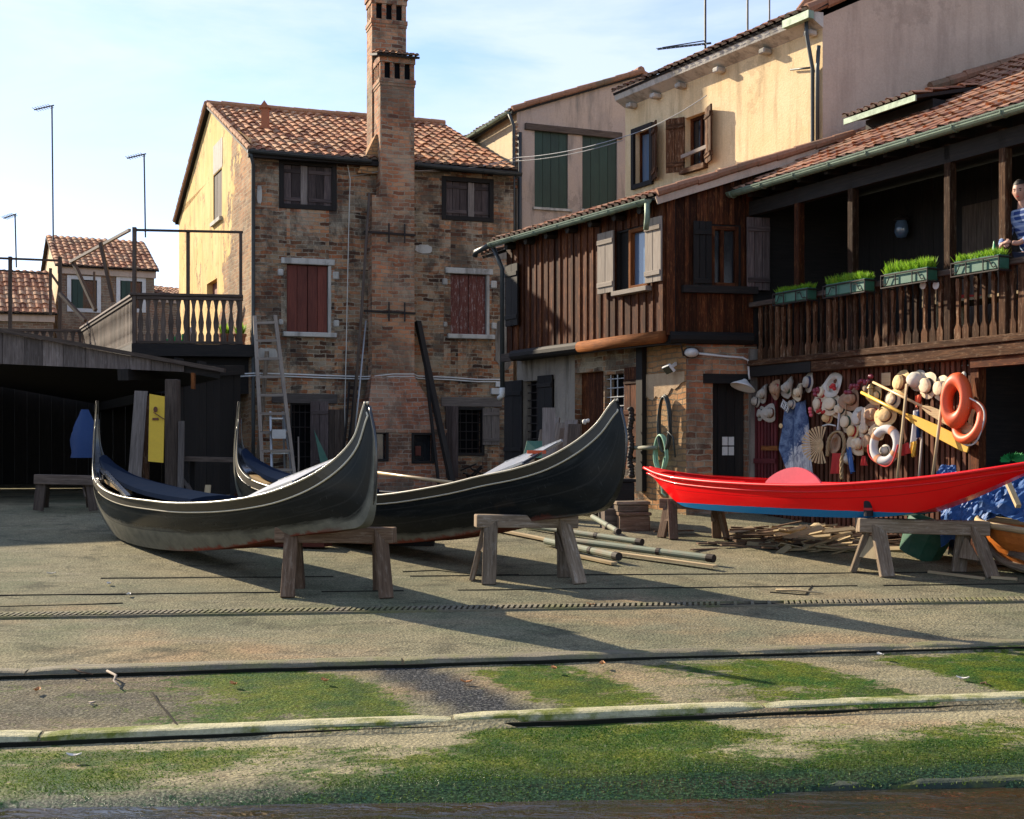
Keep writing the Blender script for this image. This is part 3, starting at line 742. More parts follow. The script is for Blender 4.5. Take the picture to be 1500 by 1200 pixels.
# ------------------------------------------------------------------ tall brick house
K = 1.22
def zk(z): return 2.1+(z-2.1)*K
A, B, Cb = xy(368, 24*K), xy(752, 25.6*K), xy(262, 31.2*K)
FB = Fr(A, B); Db = B+(Cb-A); GB = 1.15
house = thing('brick_house', (A.x, A.y, GB), 'tall old brick house with an ochre side wall and tiled roof behind the gondolas', 'house')
EZ = zk(7.68)
w1 = FB.rect(412, 240, 490, 304); w2 = FB.rect(650, 264, 720, 321)
r1 = FB.rect(420, 388, 482, 487); r2 = FB.rect(660, 402, 714, 490)
g1 = FB.rect(425, 590, 478, 720); g2 = FB.rect(671, 600, 706, 664)
mb = MB(); wall(mb, FB, 0, FB.L, .6, EZ+.02, [w1, w2, r1, r2, g1, g2], .24)
front = mb.build('wall', MAT['brick'], house)
for r in (w1, w2, r1, r2, g1, g2): mb = MB(); backing(mb, FB, r, -.25); mb.build('dark_room', MAT['void'], house)
FG = Fr(Cb, A); mid = (Cb+A)/2; RZ = zk(9.41)
gw = FG.rect(312.5, 252, 325, 322); gd = FG.rect(303, 412, 318, 440)
mb = MB(); wall(mb, FG, 0, FG.L, .6, [(0, EZ), (FG.L/2, RZ-.06), (FG.L, EZ)], [gw, gd], .2)
gab = mb.build('side_wall', MAT['gable'], house); gab['label'] = 'sunlit ochre stucco side wall with bare brick showing'
mb = MB(); f = Fr(Db, B); 
mb.poly([f.P(0, .6, 0), f.P(f.L, .6, 0), f.P(f.L, EZ, 0), f.P(f.L/2, RZ, 0), f.P(0, EZ, 0)]); f = Fr(Cb, Db)
mb.poly([f.P(0, .6, 0), f.P(f.L, .6, 0), f.P(f.L, EZ, 0), f.P(0, EZ, 0)]); mb.build('rear_wall', MAT['brick'], house)
mb = MB(); boards(mb, FG, gw[0], gw[1], gw[2], gw[3], -.06, 3); sh = mb.build('shutter', MAT['w_grey'], house)
mb = MB(); fbox(mb, FG, gw[0]-.06, gw[1]+.06, gw[2]-.1, gw[2]-.003, -.05, .08); mb.build('sill', MAT['stone'], sh)
mb = MB(); fbox(mb, FG, gw[0]+.02, gw[1]+.08, gw[3]+.02, gw[3]+.75, .002, .008); mb.build('plaster_patch', MAT['plaster' if 0 else 'stone'], house)
mb = MB(); backing(mb, FG, gd, -.15); mb.build('door', MAT['redshut'], house)
# pale strips of mortar and quoins on the front
# roof
ov = FB.N*.22; vo = -FB.D*.1
e0 = FB.P(0, EZ, 0)+ov+vo+V((0,0,-.09)); e1 = FB.P(FB.L, EZ, 0)+ov+FB.D*.05+V((0,0,-.09)); rm = V((mid.x, mid.y, RZ+.03))+vo
rf = tile_roof('roof', e0, e1, rm-e0, MAT['tile'], house)
e0b = V((Db.x, Db.y, EZ-.1))-FB.N*.2+FB.D*.05; e1b = V((Cb.x, Cb.y, EZ-.1))-FB.N*.2+vo
rb = tile_roof('roof', e0b, e1b, rm+FB.D*(FB.L+.15)-e0b, MAT['tile'], house)
mb = MB(); ridge(mb, rm+V((0,0,.05)), rm+FB.D*(FB.L+.15)+V((0,0,.05))); verge(mb, e0+V((0,0,.06))+FB.D*.04, rm+V((0,0,.05))+FB.D*.04, r=.06); verge(mb, e1b+V((0,0,.06)), rm+V((0,0,.05)), r=.075)
mb.build('ridge_tiles', MAT['tile'], rf)
mb = MB(); mb.bar(e0-V((0,0,.1))+ov*.0, e1-V((0,0,.1)), .12, .1); mb.build('eave_board', MAT['w_black'], house)
u545, u608 = FB.u(545, .4), FB.u(607, .4)
gutter('gutter', FB.P(-.12, EZ-.1, .32), FB.P(u545, EZ-.14, .32), house, MAT['pipe_dk'])
gutter('gutter', FB.P(u608, EZ-.14, .32), FB.P(FB.L+.1, EZ-.2, .32), house, MAT['pipe_dk'])
mb = MB(); u = FB.u(371, .07); mb.tube([FB.P(-.05, EZ-.16, .3), FB.P(u, EZ-.4, .09), FB.P(u, 5.8, .07), FB.P(u, 2.6, .07), FB.P(u, 1.2, .07)], .042, 8)
mb.build('downpipe', MAT['pipe_dk'], house, smooth=True)
# little chimney pot on the roof
pp = lerp(e0, rm, .5)+FB.D*.95
mb = MB(); mb.bar(pp, pp+V((0,0,.5)), .17, .17); mb.prism([pp+V((-.13,-.13,.5)), pp+V((.13,-.13,.5)), pp+V((0,-.13,.68))], V((0,.26,0)))
mb.build('vent_pot', MAT['pot'], rf)
# windows
def frame_win(r, mat, w=.06, n=-.05):
    mb = MB(); ring(mb, FB, r[0]-.05, r[1]+.05, r[2]-.05, r[3]+.06, n, .025, w+.05); return mb.build('window', mat, house, bevel=.005)
for r, lite in ((w1, 1), (w2, 1)):
    f = frame_win(r, MAT['w_black'])
    um = (r[0]+r[1])/2
    for a, b in ((r[0]+.05, um-.005), (um+.005, r[1]-.05)): shutter_leaf(f, FB, a, b, r[2]+.05, r[3]-.04, -.09, MAT['w_purple'], 3)
    mb = MB(); a = um-.16 if r is w1 else um+.02; fbox(mb, FB, a, a+.15, r[2]+.05, r[3]-.05, -.045, -.028, ZUP, 1.); mb.build('pale_board', MAT['w_grey'], f)
for r, mt in ((r1, 'redshut'), (r2, 'redpeel')):
    mb = MB(); fbox(mb, FB, r[1]-.02, r[1]+.045, r[2], r[3], -.1, .02); f = mb.build('window', MAT['stone'], house)
    um = (r[0]+r[1])/2
    for a, b in ((r[0]+.01, um-.004), (um+.004, r[1]-.03)): shutter_leaf(f, FB, a, b, r[2]+.01, r[3]-.01, -.1, MAT[mt], 2, batten=0)
    mb = MB(); fbox(mb, FB, r[0]-.13, r[1]+.13, r[3]+.003, r[3]+.14, -.05, .05); mb.build('lintel', MAT['stone'], f, bevel=.012)
    mb = MB(); fbox(mb, FB, r[0]-.09, r[1]+.16, r[2]-.11, r[2]-.003, -.05, .12); mb.build('sill', MAT['stone'], f, bevel=.012)
    for du, dz, s_ in ((-.14, .2, .13), (.16, .22, .15), (-.13, -.18, .1), (.17, -.16, .13)):
        u = r[0]+du if du < 0 else r[1]+du; z = (r[3]-abs(dz)) if dz > 0 else r[2]+.22
        mb = MB(); fbox(mb, FB, u-s_/2, u+s_/2, z-s_*.6, z+s_*.6, -.02, .03); mb.build('hinge_stone', MAT['stone'], f, bevel=.02)
mb = MB(); ring(mb, FB, g1[0], g1[1], g1[2]-.6, g1[3], -.12, -.02, .05); f = mb.build('window', MAT['w_black'], house)
mb = MB(); grille(mb, FB, g1[0]+.04, g1[1]-.28, g1[2]-.4, g1[3]-.05, -.1, 4, 7); mb.build('grille', MAT['iron'], f)
a = FB.rect(454, 588, 481, 690); shutter_leaf(f, FB, a[0], a[1], a[2], a[3], .005, MAT['w_purple'], 2)
mb = MB(); a = FB.rect(398, 577, 494, 591); fbox(mb, FB, a[0], a[1], a[2], a[3], -.02, .035, FB.D); mb.build('lintel', MAT['w_grey'], f, bevel=.01)
mb = MB(); a = FB.rect(481, 600, 506, 690); boards(mb, FB, a[0], a[1], a[2], a[3], .01, 3, .04); mb.build('panel', MAT['w_rail'], f)
mb = MB(); ring(mb, FB, g2[0]-.06, g2[1]+.06, g2[2]-.06, g2[3]+.06, -.12, .02, .07); f = mb.build('window', MAT['w_black'], house)
mb = MB(); grille(mb, FB, g2[0], g2[1], g2[2], g2[3], -.08, 4, 5); mb.build('grille', MAT['iron'], f)
a = FB.rect(706, 598, 731, 652); shutter_leaf(f, FB, a[0], a[1], a[2], a[3], .02, MAT['w_grey'], 2)
a = FB.rect(652, 595, 671, 700); shutter_leaf(f, FB, a[0], a[1], a[2], a[3], .0, MAT['w_purple'], 2, batten=0)
mb = MB(); a = FB.rect(646, 582, 735, 596); fbox(mb, FB, a[0], a[1], a[2], a[3], -.02, .03, FB.D); mb.build('lintel', MAT['w_grey'], f, bevel=.01)
# plaster scraps on the brick
for (x0, y0, x1, y1) in ((372, 509, 408, 529), (607, 358, 634, 372), (722, 345, 752, 382), (724, 462, 752, 545), (376, 270, 384, 300)):
    a = FB.rect(x0, y0, x1, y1); mb = MB(); pts = []; k = 22
    for i in range(k):
        t = 2*math.pi*i/k; q = (abs(math.cos(t))**3+abs(math.sin(t))**3)**(-1/3)*(.9+.22*nz(i*.9, x0))
        pts.append(FB.P((a[0]+a[1])/2+math.cos(t)*q*(a[1]-a[0])/2, (a[2]+a[3])/2+math.sin(t)*q*(a[3]-a[2])/2, .003))
    mb.prism(pts, FB.N*.012); mb.build('plaster_patch', MAT['plaster' if x0 > 700 else 'stone'], house)
# conduit
mb = MB()
for dz in (0, .055):
    pts = []
    for px, py, n in ((352, 548, .02), (372, 547, .12), (420, 548, .03), (470, 550, .03), (535, 552, .03), (549, 551, .42), (575, 548, .42), (606, 548, .42), (612, 551, .03), (660, 553, .03), (700, 556, .03), (738, 556, .03)):
        u_, z_ = FB.uz(px, py, n); pts.append(FB.P(u_, z_-dz, n))
    mb.tube(pts, .017, 6)
mb.build('conduit', MAT['white'], house, smooth=True)
# chimney
S_ = MB(); n1 = .35*K
ua, ub = FB.u(545, n1), FB.u(607, n1); uc = FB.u(557, n1)
fbox(S_, FB, ua, ub, .6, zk(6.9), -.05, n1)
fbox(S_, FB, uc, ub, zk(6.9)-.005, zk(9.05), -.28, n1)
uc2, ub2 = FB.u(545, -.28), FB.u(595, -.28)
fbox(S_, FB, uc2, ub2, zk(6.9), zk(10.28), -.88, -.283)
ch = S_.build('chimney', MAT['brick_red'], house)
mb = MB(); mb.prism([FB.P(ua-.28, zk(7.35), -.4), FB.P(uc, zk(7.35), -.4), FB.P(uc, zk(8.1), -.4), FB.P(uc-.04, zk(8.1), -.4)], FB.N*.55)
mb.build('shoulder', MAT['brick_pale'], ch)
def crown(u0, u1, n0, n1_, z0, z1, kf, ks):
    mb = MB(); fbox(mb, FB, u0+.07, u1-.07, z0, z1, n0+.07, n1_-.07); mb.build('flue', MAT['void'], ch)
    mb = MB(); t = .1
    fbox(mb, FB, u0-.03, u1+.03, z0-.1, z0-.003, n0-.03, n1_+.03); fbox(mb, FB, u0-.015, u1+.015, z0-.17, z0-.1, n0-.015, n1_+.015)
    fbox(mb, FB, u0-.02, u1+.02, z1+.003, z1+.14, n0-.02, n1_+.02)
    for i in range(kf+1):
        u = lerp(u0+t/2, u1-t/2, i/kf)
        for n in (n1_-t/2, n0+t/2): fbox(mb, FB, u-t/2, u+t/2, z0, z1, n-t/2, n+t/2)
    for i in range(1, ks):
        n = lerp(n0+t/2, n1_-t/2, i/ks)
        for u in (u0+t/2, u1-t/2): fbox(mb, FB, u-t/2, u+t/2, z0, z1, n-t/2+.01, n+t/2-.01)
    mb.build('crown', MAT['brick_red'], ch)
crown(uc, ub, -.28, n1, zk(9.12), zk(9.42), 3, 3)
tile_roof('cap_tiles', FB.P(uc-.1, zk(9.42)+.17, n1+.12), FB.P(ub+.1, zk(9.42)+.17, n1+.12), -FB.N*.8+V((0,0,.22)), MAT['tile'], ch, .14, .36, .04)
mb = MB(); fbox(mb, FB, uc, ub, zk(9.42)+.142, zk(9.42)+.2, -.26, n1-.02); mb.build('cap_bed', MAT['mortarbed'], ch)
crown(uc2, ub2, -.88, -.283, zk(10.28)+.17, zk(10.72), 3, 3)
mb = MB(); fbox(mb, FB, uc2-.05, ub2+.05, zk(10.72)+.143, zk(10.72)+.25, -.93, -.23); fbox(mb, FB, uc2, ub2, zk(10.72)+.255, zk(12.2), -.87, -.29); mb.build('upper_stack', MAT['brick_red'], ch)
for py in (342, 457):
    mb = MB(); z = FB.uz(576, py, n1)[1]
    mb.bar(FB.P(ua-.2, z, n1+.03), FB.P(ub+.02, z-.02, n1+.03), .03, .05)
    for px in (569, 592):
        u = FB.u(px, n1); mb.bar(FB.P(u, z-.22, n1+.06), FB.P(u, z+.22, n1+.06), .03, .05)
    mb.build('tie_iron', MAT['iron'], ch)
# hearth block
n2 = .68*K; h0, h1 = FB.u(536, n2), FB.u(653, n2); zt = FB.uz(600, 630, n2)[1]; zt2 = FB.uz(576, 551, n1)[1]
hw = FB.rect(606, 637, 633, 676, n2); hv = FB.rect(547, 635, 566, 673, n2)
mb = MB(); wall(mb, FB, h0, h1, .6, zt, [hw, hv], .2, n2)
q = [FB.P(h0, zt, n2), FB.P(h1, zt, n2), FB.P(ub+.003, zt2, n1), FB.P(ua-.003, zt2, n1)]
mb.poly(q); mb.poly([FB.P(h1, .6, n2), FB.P(h1, .6, 0), FB.P(h1, zt, 0), FB.P(h1, zt, n2)]); mb.poly([FB.P(h0, .6, n2), FB.P(h0, .6, 0), FB.P(h0, zt, 0), FB.P(h0, zt, n2)])
mb.poly([FB.P(h1, zt, n2), FB.P(h1, zt, 0), FB.P(ub+.003, zt2, .0), FB.P(ub+.003, zt2, n1)]); mb.poly([FB.P(h0, zt, n2), FB.P(h0, zt, 0), FB.P(ua-.003, zt2, .0), FB.P(ua-.003, zt2, n1)])
he = mb.build('hearth_block', MAT['brick_base'], house)
mb = MB(); fbox(mb, FB, h0-.02, h1+.02, zt-.06, zt+.02, .01, n2+.03); mb.build('string_course', MAT['brick_base'], he)
for r in (hw, hv):
    mb = MB(); ring(mb, FB, r[0]-.05, r[1]+.05, r[2]-.05, r[3]+.05, n2-.05, n2+.025, .06); f = mb.build('window', MAT['w_black'], he, bevel=.005)
    mb = MB(); backing(mb, FB, r, n2-.15); mb.build('pane', MAT['glassdark'], f)
mb = MB(); u_, z_ = FB.uz(615, 660, n2); fbox(mb, FB, u_-.08, u_+.05, z_-.12, z_+.1, n2-.14, n2-.1); mb.build('red_rag', MAT['redshut'], he)

# ------------------------------------------------------------------ grey house with green shutters
G0 = xy(757, 25.9*K); FGr = Fr(G0, (G0.x+2, G0.y+.72)); GL = 3.05*K
grey = thing('grey_house', (G0.x, G0.y, 1.15), 'grey stuccoed house with two tall dark green shutters', 'house')
zc = 2.1+495*25.9*K/F; ua_ = FGr.u(937); za_ = CH+(HZ-112)/F*FGr.P(ua_, 0).y
s1 = FGr.rect(783, 191, 832, 305); s2 = FGr.rect(853, 199, 904, 308)
mb = MB(); wall(mb, FGr, 0, GL+.5, 1, [(0, zc), (ua_, za_), (GL+.5, za_-.35)], [s1, s2], .1); mb.build('wall', MAT['grey'], grey)
gb = xy(688, 28.3*K); FS_ = Fr(gb, G0); bk = V((gb.x-G0.x, gb.y-G0.y, 0)).normalized()
mb = MB(); wall(mb, FS_, -3, FS_.L, 1, zc-.02); q = mb.build('side_wall', MAT['cream'], grey); q['label'] = 'sunlit cream side wall'
mb = MB(); mb.poly([FGr.P(0, 1)+bk*6, FGr.P(GL+.5, 1)+bk*6, FGr.P(GL+.5, za_-.35)+bk*6, FGr.P(ua_, za_)+bk*6, FGr.P(0, zc)+bk*6]); mb.build('rear_wall', MAT['grey'], grey)
for r in (s1, s2):
    mb = MB(); boards(mb, FGr, r[0]+.01, r[1]-.01, r[2], r[3], -.08, 4, .04); f = mb.build('shutter', MAT['green'], grey)
    mb = MB(); backing(mb, FGr, r, -.1); mb.build('lining', MAT['void'], f)
    mb = MB(); fbox(mb, FGr, r[0]-.04, r[1]+.1, r[2]-.06, r[2]-.003, -.04, .06); mb.build('sill', MAT['stone'], f)
mb = MB(); a, b = FGr.uz(769, 185, .03), FGr.uz(911, 203, .03); mb.bar(FGr.P(a[0], a[1], .03), FGr.P(b[0], a[1]-.03, .03), .08, .16); mb.build('lintel', MAT['w_rail'], grey, bevel=.01)
ee = FGr.P(-.16, zc+.02, .1); rr = FGr.P(ua_, za_+.05, .1)
rf = tile_roof('roof', ee+bk*6.3, ee, (rr-ee), MAT['tile_red'], grey)
ex = FGr.P(GL+.6, za_-.38, .1); tile_roof('roof', ex, ex+bk*6.3, rr-ex, MAT['tile_red'], grey)
mb = MB(); verge(mb, ee+V((0,0,.04)), rr+V((0,0,.04)), r=.07); ridge(mb, rr+V((0,0,.08)), rr+bk*6+V((0,0,.08)), r=.1); verge(mb, rr+V((0,0,.04)), ex+V((0,0,.04)), r=.06); mb.build('verge_tiles', MAT['tile_red'], rf)
gutter('gutter', ee+bk*6.2-FGr.D*.08-V((0,0,.03)), ee-FGr.D*.08-V((0,0,.05)), grey, MAT['copper'], .06)
mb = MB(); u_ = FGr.u(755.5, .05); mb.tube([ee-FGr.D*.08-V((0,0,.08)), FGr.P(-.1, zc-.35, .07), FGr.P(-.1, 7.2, .07), FGr.P(-.1, 6.2, .07)], .04, 8); mb.tube([FGr.P(.05, zc-.5, .08), FGr.P(.05, 5.6, .08)], .05, 8); mb.build('downpipe', MAT['pipe_dk'], grey, smooth=True)
mb = MB()
for i in range(11): fbox(mb, FGr, -.05, .03+.03*(i % 2), zc-.35-i*.15, zc-.27-i*.15, -.2, .025)
mb.build('corner_bricks', MAT['brick_red'], grey)

# ------------------------------------------------------------------ yellow house
Y0, Y1 = xy(916, 27.0), xy(1205, 21.9); FY = Fr(Y0, Y1); YZ = 9.33
yel = thing('yellow_house', (Y1.x, Y1.y, 1.15), 'cream yellow stuccoed house with a pale stone cornice and open shutters', 'house')
y1 = FY.rect(931, 190, 957, 268); y2 = FY.rect(1004, 168, 1035, 244)
mb = MB(); wall(mb, FY, 0, FY.L, 6.3, YZ, [y1, y2], .25); mb.build('wall', MAT['yellow'], yel)
FW = Fr(Y1, (Y1.x+5, Y1.y+1.0))
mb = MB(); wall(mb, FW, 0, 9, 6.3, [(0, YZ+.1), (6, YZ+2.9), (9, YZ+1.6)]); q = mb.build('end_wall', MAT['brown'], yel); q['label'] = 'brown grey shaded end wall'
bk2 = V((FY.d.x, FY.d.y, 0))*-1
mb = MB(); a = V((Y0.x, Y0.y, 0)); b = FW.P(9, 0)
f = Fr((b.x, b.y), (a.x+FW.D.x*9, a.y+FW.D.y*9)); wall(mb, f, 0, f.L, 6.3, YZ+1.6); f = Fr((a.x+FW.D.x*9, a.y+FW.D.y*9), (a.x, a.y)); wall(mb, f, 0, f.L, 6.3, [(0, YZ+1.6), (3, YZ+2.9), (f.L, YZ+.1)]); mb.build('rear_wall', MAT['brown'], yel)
for r in (y1, y2): mb = MB(); backing(mb, FY, r, -.27); mb.build('dark_room', MAT['void'], yel)
mb = MB(); ring(mb, FY, y1[0]-.09, y1[1]+.02, y1[2]-.08, y1[3]+.08, -.02, .06, .09); mb.build('window_frame', MAT['w_black'], yel)
f = glazed(yel, FY, y1, -.16, MAT['w_dark'], MAT['glassblue'], .05, False)
fw = y1[1]-y1[0]
open_leaf(f, FY, y1[1], y1[2]-.03, y1[3]+.03, .4, .45, 1, .02, MAT['w_balc'])
f = glazed(yel, FY, y2, -.18, MAT['w_dark'], MAT['glassdark'], .06)
open_leaf(f, FY, y2[0], y2[2]-.03, y2[3]+.03, .4, .5, -1, .02, MAT['w_balc']); open_leaf(f, FY, y2[1], y2[2]-.03, y2[3]+.03, .4, .4, 1, .02, MAT['w_balc'])
mb = MB(); fbox(mb, FY, y2[0]-.05, y2[1]+.05, y2[2]-.1, y2[2]-.003, -.1, .12); mb.build('sill', MAT['w_balc'], f)
mb = MB(); mb.bar(FY.P(y2[0]-.1, y2[2]+.25, .05), FY.P(y2[1]+.1, y2[2]+.3, .05), .04, .07); mb.build('guard_rail', MAT['w_shut'], f)
mb = MB(); pts = [(0, YZ-.1), (.16, YZ-.02), (.24, YZ+.02), (.27, YZ+.14), (0, YZ+.16)]
mb.prism([FY.P(-.02, z, n) for n, z in pts], FY.D*(FY.L+.04)); cor = mb.build('cornice', MAT['stone'], yel)
for px in (925, 960, 997, 1053, 1121, 1187):
    mb = MB(); u_ = FY.u(px, .1); fbox(mb, FY, u_-.08, u_+.08, YZ-.2, YZ-.103, .003, .2); mb.build('corbel', MAT['stone'], cor, bevel=.02)
e0 = FY.P(-.03, YZ+.18, .3); e1 = FY.P(FY.L+.03, YZ+.18, .3); up = FW.D*4.4+V((0,0,2.0))
rf = tile_roof('roof', e0, e1, up, MAT['tile_red'], yel); e2 = FW.P(9, YZ+1.6, 0)
tile_roof('roof', e2, e2+bk2*(FY.L+.05), e1+up-e2, MAT['tile_red'], yel)
mb = MB(); verge(mb, FW.P(-.3, YZ+.18, .04), FW.P(6, YZ+3.0, .04), r=.1); mb.build('verge_tiles', MAT['tile_red'], rf)
mb = MB()
for i, px in enumerate((1191, 1198)):
    u_ = FY.u(px, .06); t = FY.P(FY.L-.12+.05*i, YZ+.05, .25)
    mb.tube([t, t-V((0,0,.25)), FY.P(u_, YZ-.75, .07), FY.P(u_, 7, .07), FY.P(u_, 6.9, .07)] if i == 0 else [FY.P(FY.L-.02, YZ-.4, .07), FY.P(u_, YZ-.8, .07), FY.P(u_, 6.9, .07)], .035, 8)
mb.tube([FY.P(FY.u(1158, .05), YZ-.62, .05), FY.P(FY.u(1189, .05), YZ-.72, .06)], .018, 6)
mb.build('downpipe', MAT['pipe_dk'], yel, smooth=True)
mb = MB(); t = FY.P(FY.L+.08, YZ+.06, .33); mb.bar(t-FY.D*.65, t, .12, .13); mb.build('gutter_end', MAT['copper'], yel)
# gable of a further house beyond the yellow roof
bx = thing('cream_house', at(1195, 40, 31), 'small cream gable just showing above the yellow house roof', 'house')
p0, p1, p2 = at(1150, 60, 31), at(1290, 60, 31), at(1255, -60, 31)
mb = MB(); mb.prism([p0, p1, p2, at(1205, -30, 31)], V((.5, 3, 0))); mb.build('wall', MAT['cream'], bx)
mb = MB(); verge(mb, at(1148, 50, 31), at(1207, -34, 31), r=.1); verge(mb, at(1207, -34, 31), at(1257, -66, 31), r=.1); mb.build('roof_edge', MAT['tile_red'], bx)
# ------------------------------------------------------------------ timber workshop wing
P0, Q0 = xy(742, 25.2), xy(975, 20.8); WG = Fr(P0, Q0)
wing = thing('timber_workshop', (Q0.x, Q0.y, 1.05), 'dark timber clad workshop with a brick ground floor and a long balcony', 'workshop')
ZB = WG.uz(975, 491)[1]; ZE = WG.uz(952, 290, .28)[1]
SD = Fr(Q0, (Q0.x+1, Q0.y+.2))
wl = WG.rect(907, 336, 951, 424)
mb = MB(); wall(mb, WG, 0, WG.L, ZB, ZE+.15, [wl], .12)
ws = SD.rect(1041, 332, 1081, 420)
wall(mb, SD, 0, 3.4, ZB, [(0, ZE+.1), (3.4, ZE+1.15)], [ws], .12)
bw = mb.build('wall', MAT['w_black'], wing)
def board_batten(mb, fr, u0, u1, z0, z1f, skip, pitch=.215):
    k = max(1, round((u1-u0)/pitch)); w = (u1-u0)/k
    def segs(u):
        z1 = z1f(u); out = [(z0, z1)]
        for (a, b, c, d) in skip:
            if a-.02 < u < b+.02: out = [(z0, c-.03), (d+.03, z1)]
        return [s for s in out if s[1]-s[0] > .05]
    for i in range(k):
        u = u0+(i+.5)*w; r = R.random(); d = R.uniform(.008, .02)
        for a, b in segs(u): fbox(mb, fr, u-w*.5+.012, u+w*.5-.012, a, b, .002, d, ZUP, r)
        ub_ = u0+(i+1)*w+R.uniform(-.012, .012)
        if i < k-1:
            for a, b in segs(ub_): fbox(mb, fr, ub_-.032, ub_+.032, a, b-.002, .004, .036+R.uniform(-.006, .006), ZUP)
mb = MB(); board_batten(mb, WG, .02, WG.L-.1, ZB, lambda u: ZE+.1, [wl]); board_batten(mb, SD, .16, 1.5, ZB, lambda u: ZE+.12+u*.3, [ws], .19)
fbox(mb, WG, WG.L-.1, WG.L+.02, ZB, ZE+.15, -.1, .07, ZUP); fbox(mb, SD, .0, .14, ZB, ZE+.12, .0, .06, ZUP)
mb.build('cladding', MAT['w_dark'], wing, bevel=.006)
mb = MB(); mb.poly([WG.P(wl[0]-.1, wl[2]-.1, -.5), WG.P(wl[1]+.1, wl[2]-.1, -.5), WG.P(wl[1]+.1, wl[3]+.1, -.5), WG.P(wl[0]-.1, wl[3]+.1, -.5)]); mb.build('dark_room', MAT['void'], wing); mb = MB(); backing(mb, SD, ws, -.13); mb.build('dark_room', MAT['void'], wing)
# windows of the upper floor
um = wl[0]+(wl[1]-wl[0])*.38
mb = MB(); ring(mb, WG, um, wl[1], wl[2], wl[3], -.09, .04, .06); f = mb.build('window', MAT['w_orange'], wing, bevel=.004)
mb = MB(); backing(mb, WG, (um+.05, wl[1]-.05, wl[2]+.05, wl[3]-.05), -.05); mb.build('pane', MAT['glassblue'], f)
mb = MB(); fbox(mb, WG, wl[0], um-.01, wl[2], wl[3], -.1, -.05, ZUP); mb.build('side_panel', MAT['w_black'], f)
mb = MB(); fbox(mb, WG, wl[0]-.02, wl[1]+.12, wl[2]-.08, wl[2]-.003, -.02, .16, WG.D); mb.build('sill', MAT['w_shut'], f, bevel=.006)
a = WG.rect(884, 345, 906, 430); shutter_leaf(f, WG, a[0]-.03, a[1], a[2], a[3]+.05, .075, MAT['w_shut'], 2)
a = WG.rect(952, 326, 977, 414); shutter_leaf(f, WG, a[0], a[1]-.02, a[2], a[3]+.07, .075, MAT['w_shut'], 2)
mb = MB(); ring(mb, SD, ws[0], ws[1], ws[2], ws[3], -.08, .03, .06); fbox(mb, SD, ws[0]+.16, ws[0]+.22, ws[2]+.06, ws[3]-.06, -.07, .02, ZUP); f = mb.build('window', MAT['w_dark'], wing, bevel=.004); f['label'] = 'window with a red brown inner frame'
mb = MB(); backing(mb, SD, ws, -.05); mb.build('pane', MAT['glassdark'], f)
a = SD.rect(1013, 330, 1040, 418); shutter_leaf(f, SD, a[0], a[1], a[2]-.1, a[3]+.05, .07, MAT['w_black'], 3)
a = SD.rect(1090, 325, 1124, 422); shutter_leaf(f, SD, a[0], a[1], a[2]-.05, a[3]+.05, .09, MAT['w_purple'], 3)
mb = MB(); fbox(mb, SD, ws[0]-.5, ws[1]+.3, ws[2]-.12, ws[2]-.003, .0, .13, SD.D); mb.build('sill', MAT['w_black'], f)
a = WG.rect(747, 388, 763, 478); shutter_leaf(wing, WG, a[0], a[1]+.05, a[2], a[3], .075, MAT['w_black'], 2)
# bottom beams
mb = MB(); ul = WG.u(850, .05); mb.tube([WG.P(ul, ZB-.03, .06), WG.P((ul+WG.L)/2, ZB-.02, .065), WG.P(WG.L+.02, ZB-.03, .06)], .1, 12); q = mb.build('log_beam_sunlit', MAT['w_orange'], wing, smooth=True)  # sun painted in orange; the same log continues black for its shaded length
mb = MB(); mb.tube([WG.P(.35, ZB-.03, .06), WG.P(ul-.01, ZB-.03, .06)], .098, 10); mb.tube([SD.P(.05, ZB-.04, .05), SD.P(1.45, ZB-.04, .05)], .1, 10)
fbox(mb, WG, -.05, WG.L, ZB-.1, ZB-.002, -.6, .0); fbox(mb, SD, .0, 1.6, ZB-.12, ZB-.002, -1.5, -.0); mb.build('floor_beam', MAT['w_black'], wing)
mb = MB(); fbox(mb, WG, -.05, .33, ZB-.13, ZB+.02, .0, .1, WG.D); mb.build('plank_end', MAT['w_rail'], wing)
# wing roof
up = SD.D*3.35+V((0, 0, 1.1)); e0 = WG.P(-.15, ZE+.02, .25); e1 = WG.P(WG.L+.1, ZE+.02, .25)
rf = tile_roof('roof', e0, e1, up, MAT['tile_red'], wing, .19)
mb = MB(); verge(mb, e1+V((0,0,.04)), e1+up+V((0,0,.04)), r=.07); mb.build('verge_tiles', MAT['tile_red'], rf)
mb = MB(); mb.bar(e1-V((0,0,.08))-WG.D*.01, e1+up-V((0,0,.08))-WG.D*.01, .03, .13); mb.build('verge_board', MAT['brown'], rf)
ug = WG.u(952, .28)
gutter('gutter', WG.P(-.1, ZE-.03, .31), WG.P(ug, ZE-.03, .31), wing, MAT['copper'], .065)
for i in range(7): mb = MB(); u_ = .35+i*.72; mb.tube([WG.P(u_, ZE-.1, -.05), WG.P(u_, ZE-.13, .22)], .065, 8); mb.build('rafter_end', MAT['w_black'], wing)
mb = MB(); p = WG.P(ug-.03, ZE-.08, .31); mb.tube([p, p-V((0,0,.22)), p-V((0,0,.3))-WG.N*.02-WG.D*.04, p-V((0,0,.4))-WG.N*.05-WG.D*.1], .045, 8); mb.build('spout', MAT['copper'], wing, smooth=True)
mb = MB(); a = WG.uz(700, 378, .3); b = WG.P(-.12, ZE-.05, .31); mb.tube([b, b-WG.D*.55+V((0,0,-.06)), b-WG.D*.6+V((0,0,-.14))], .055, 8)
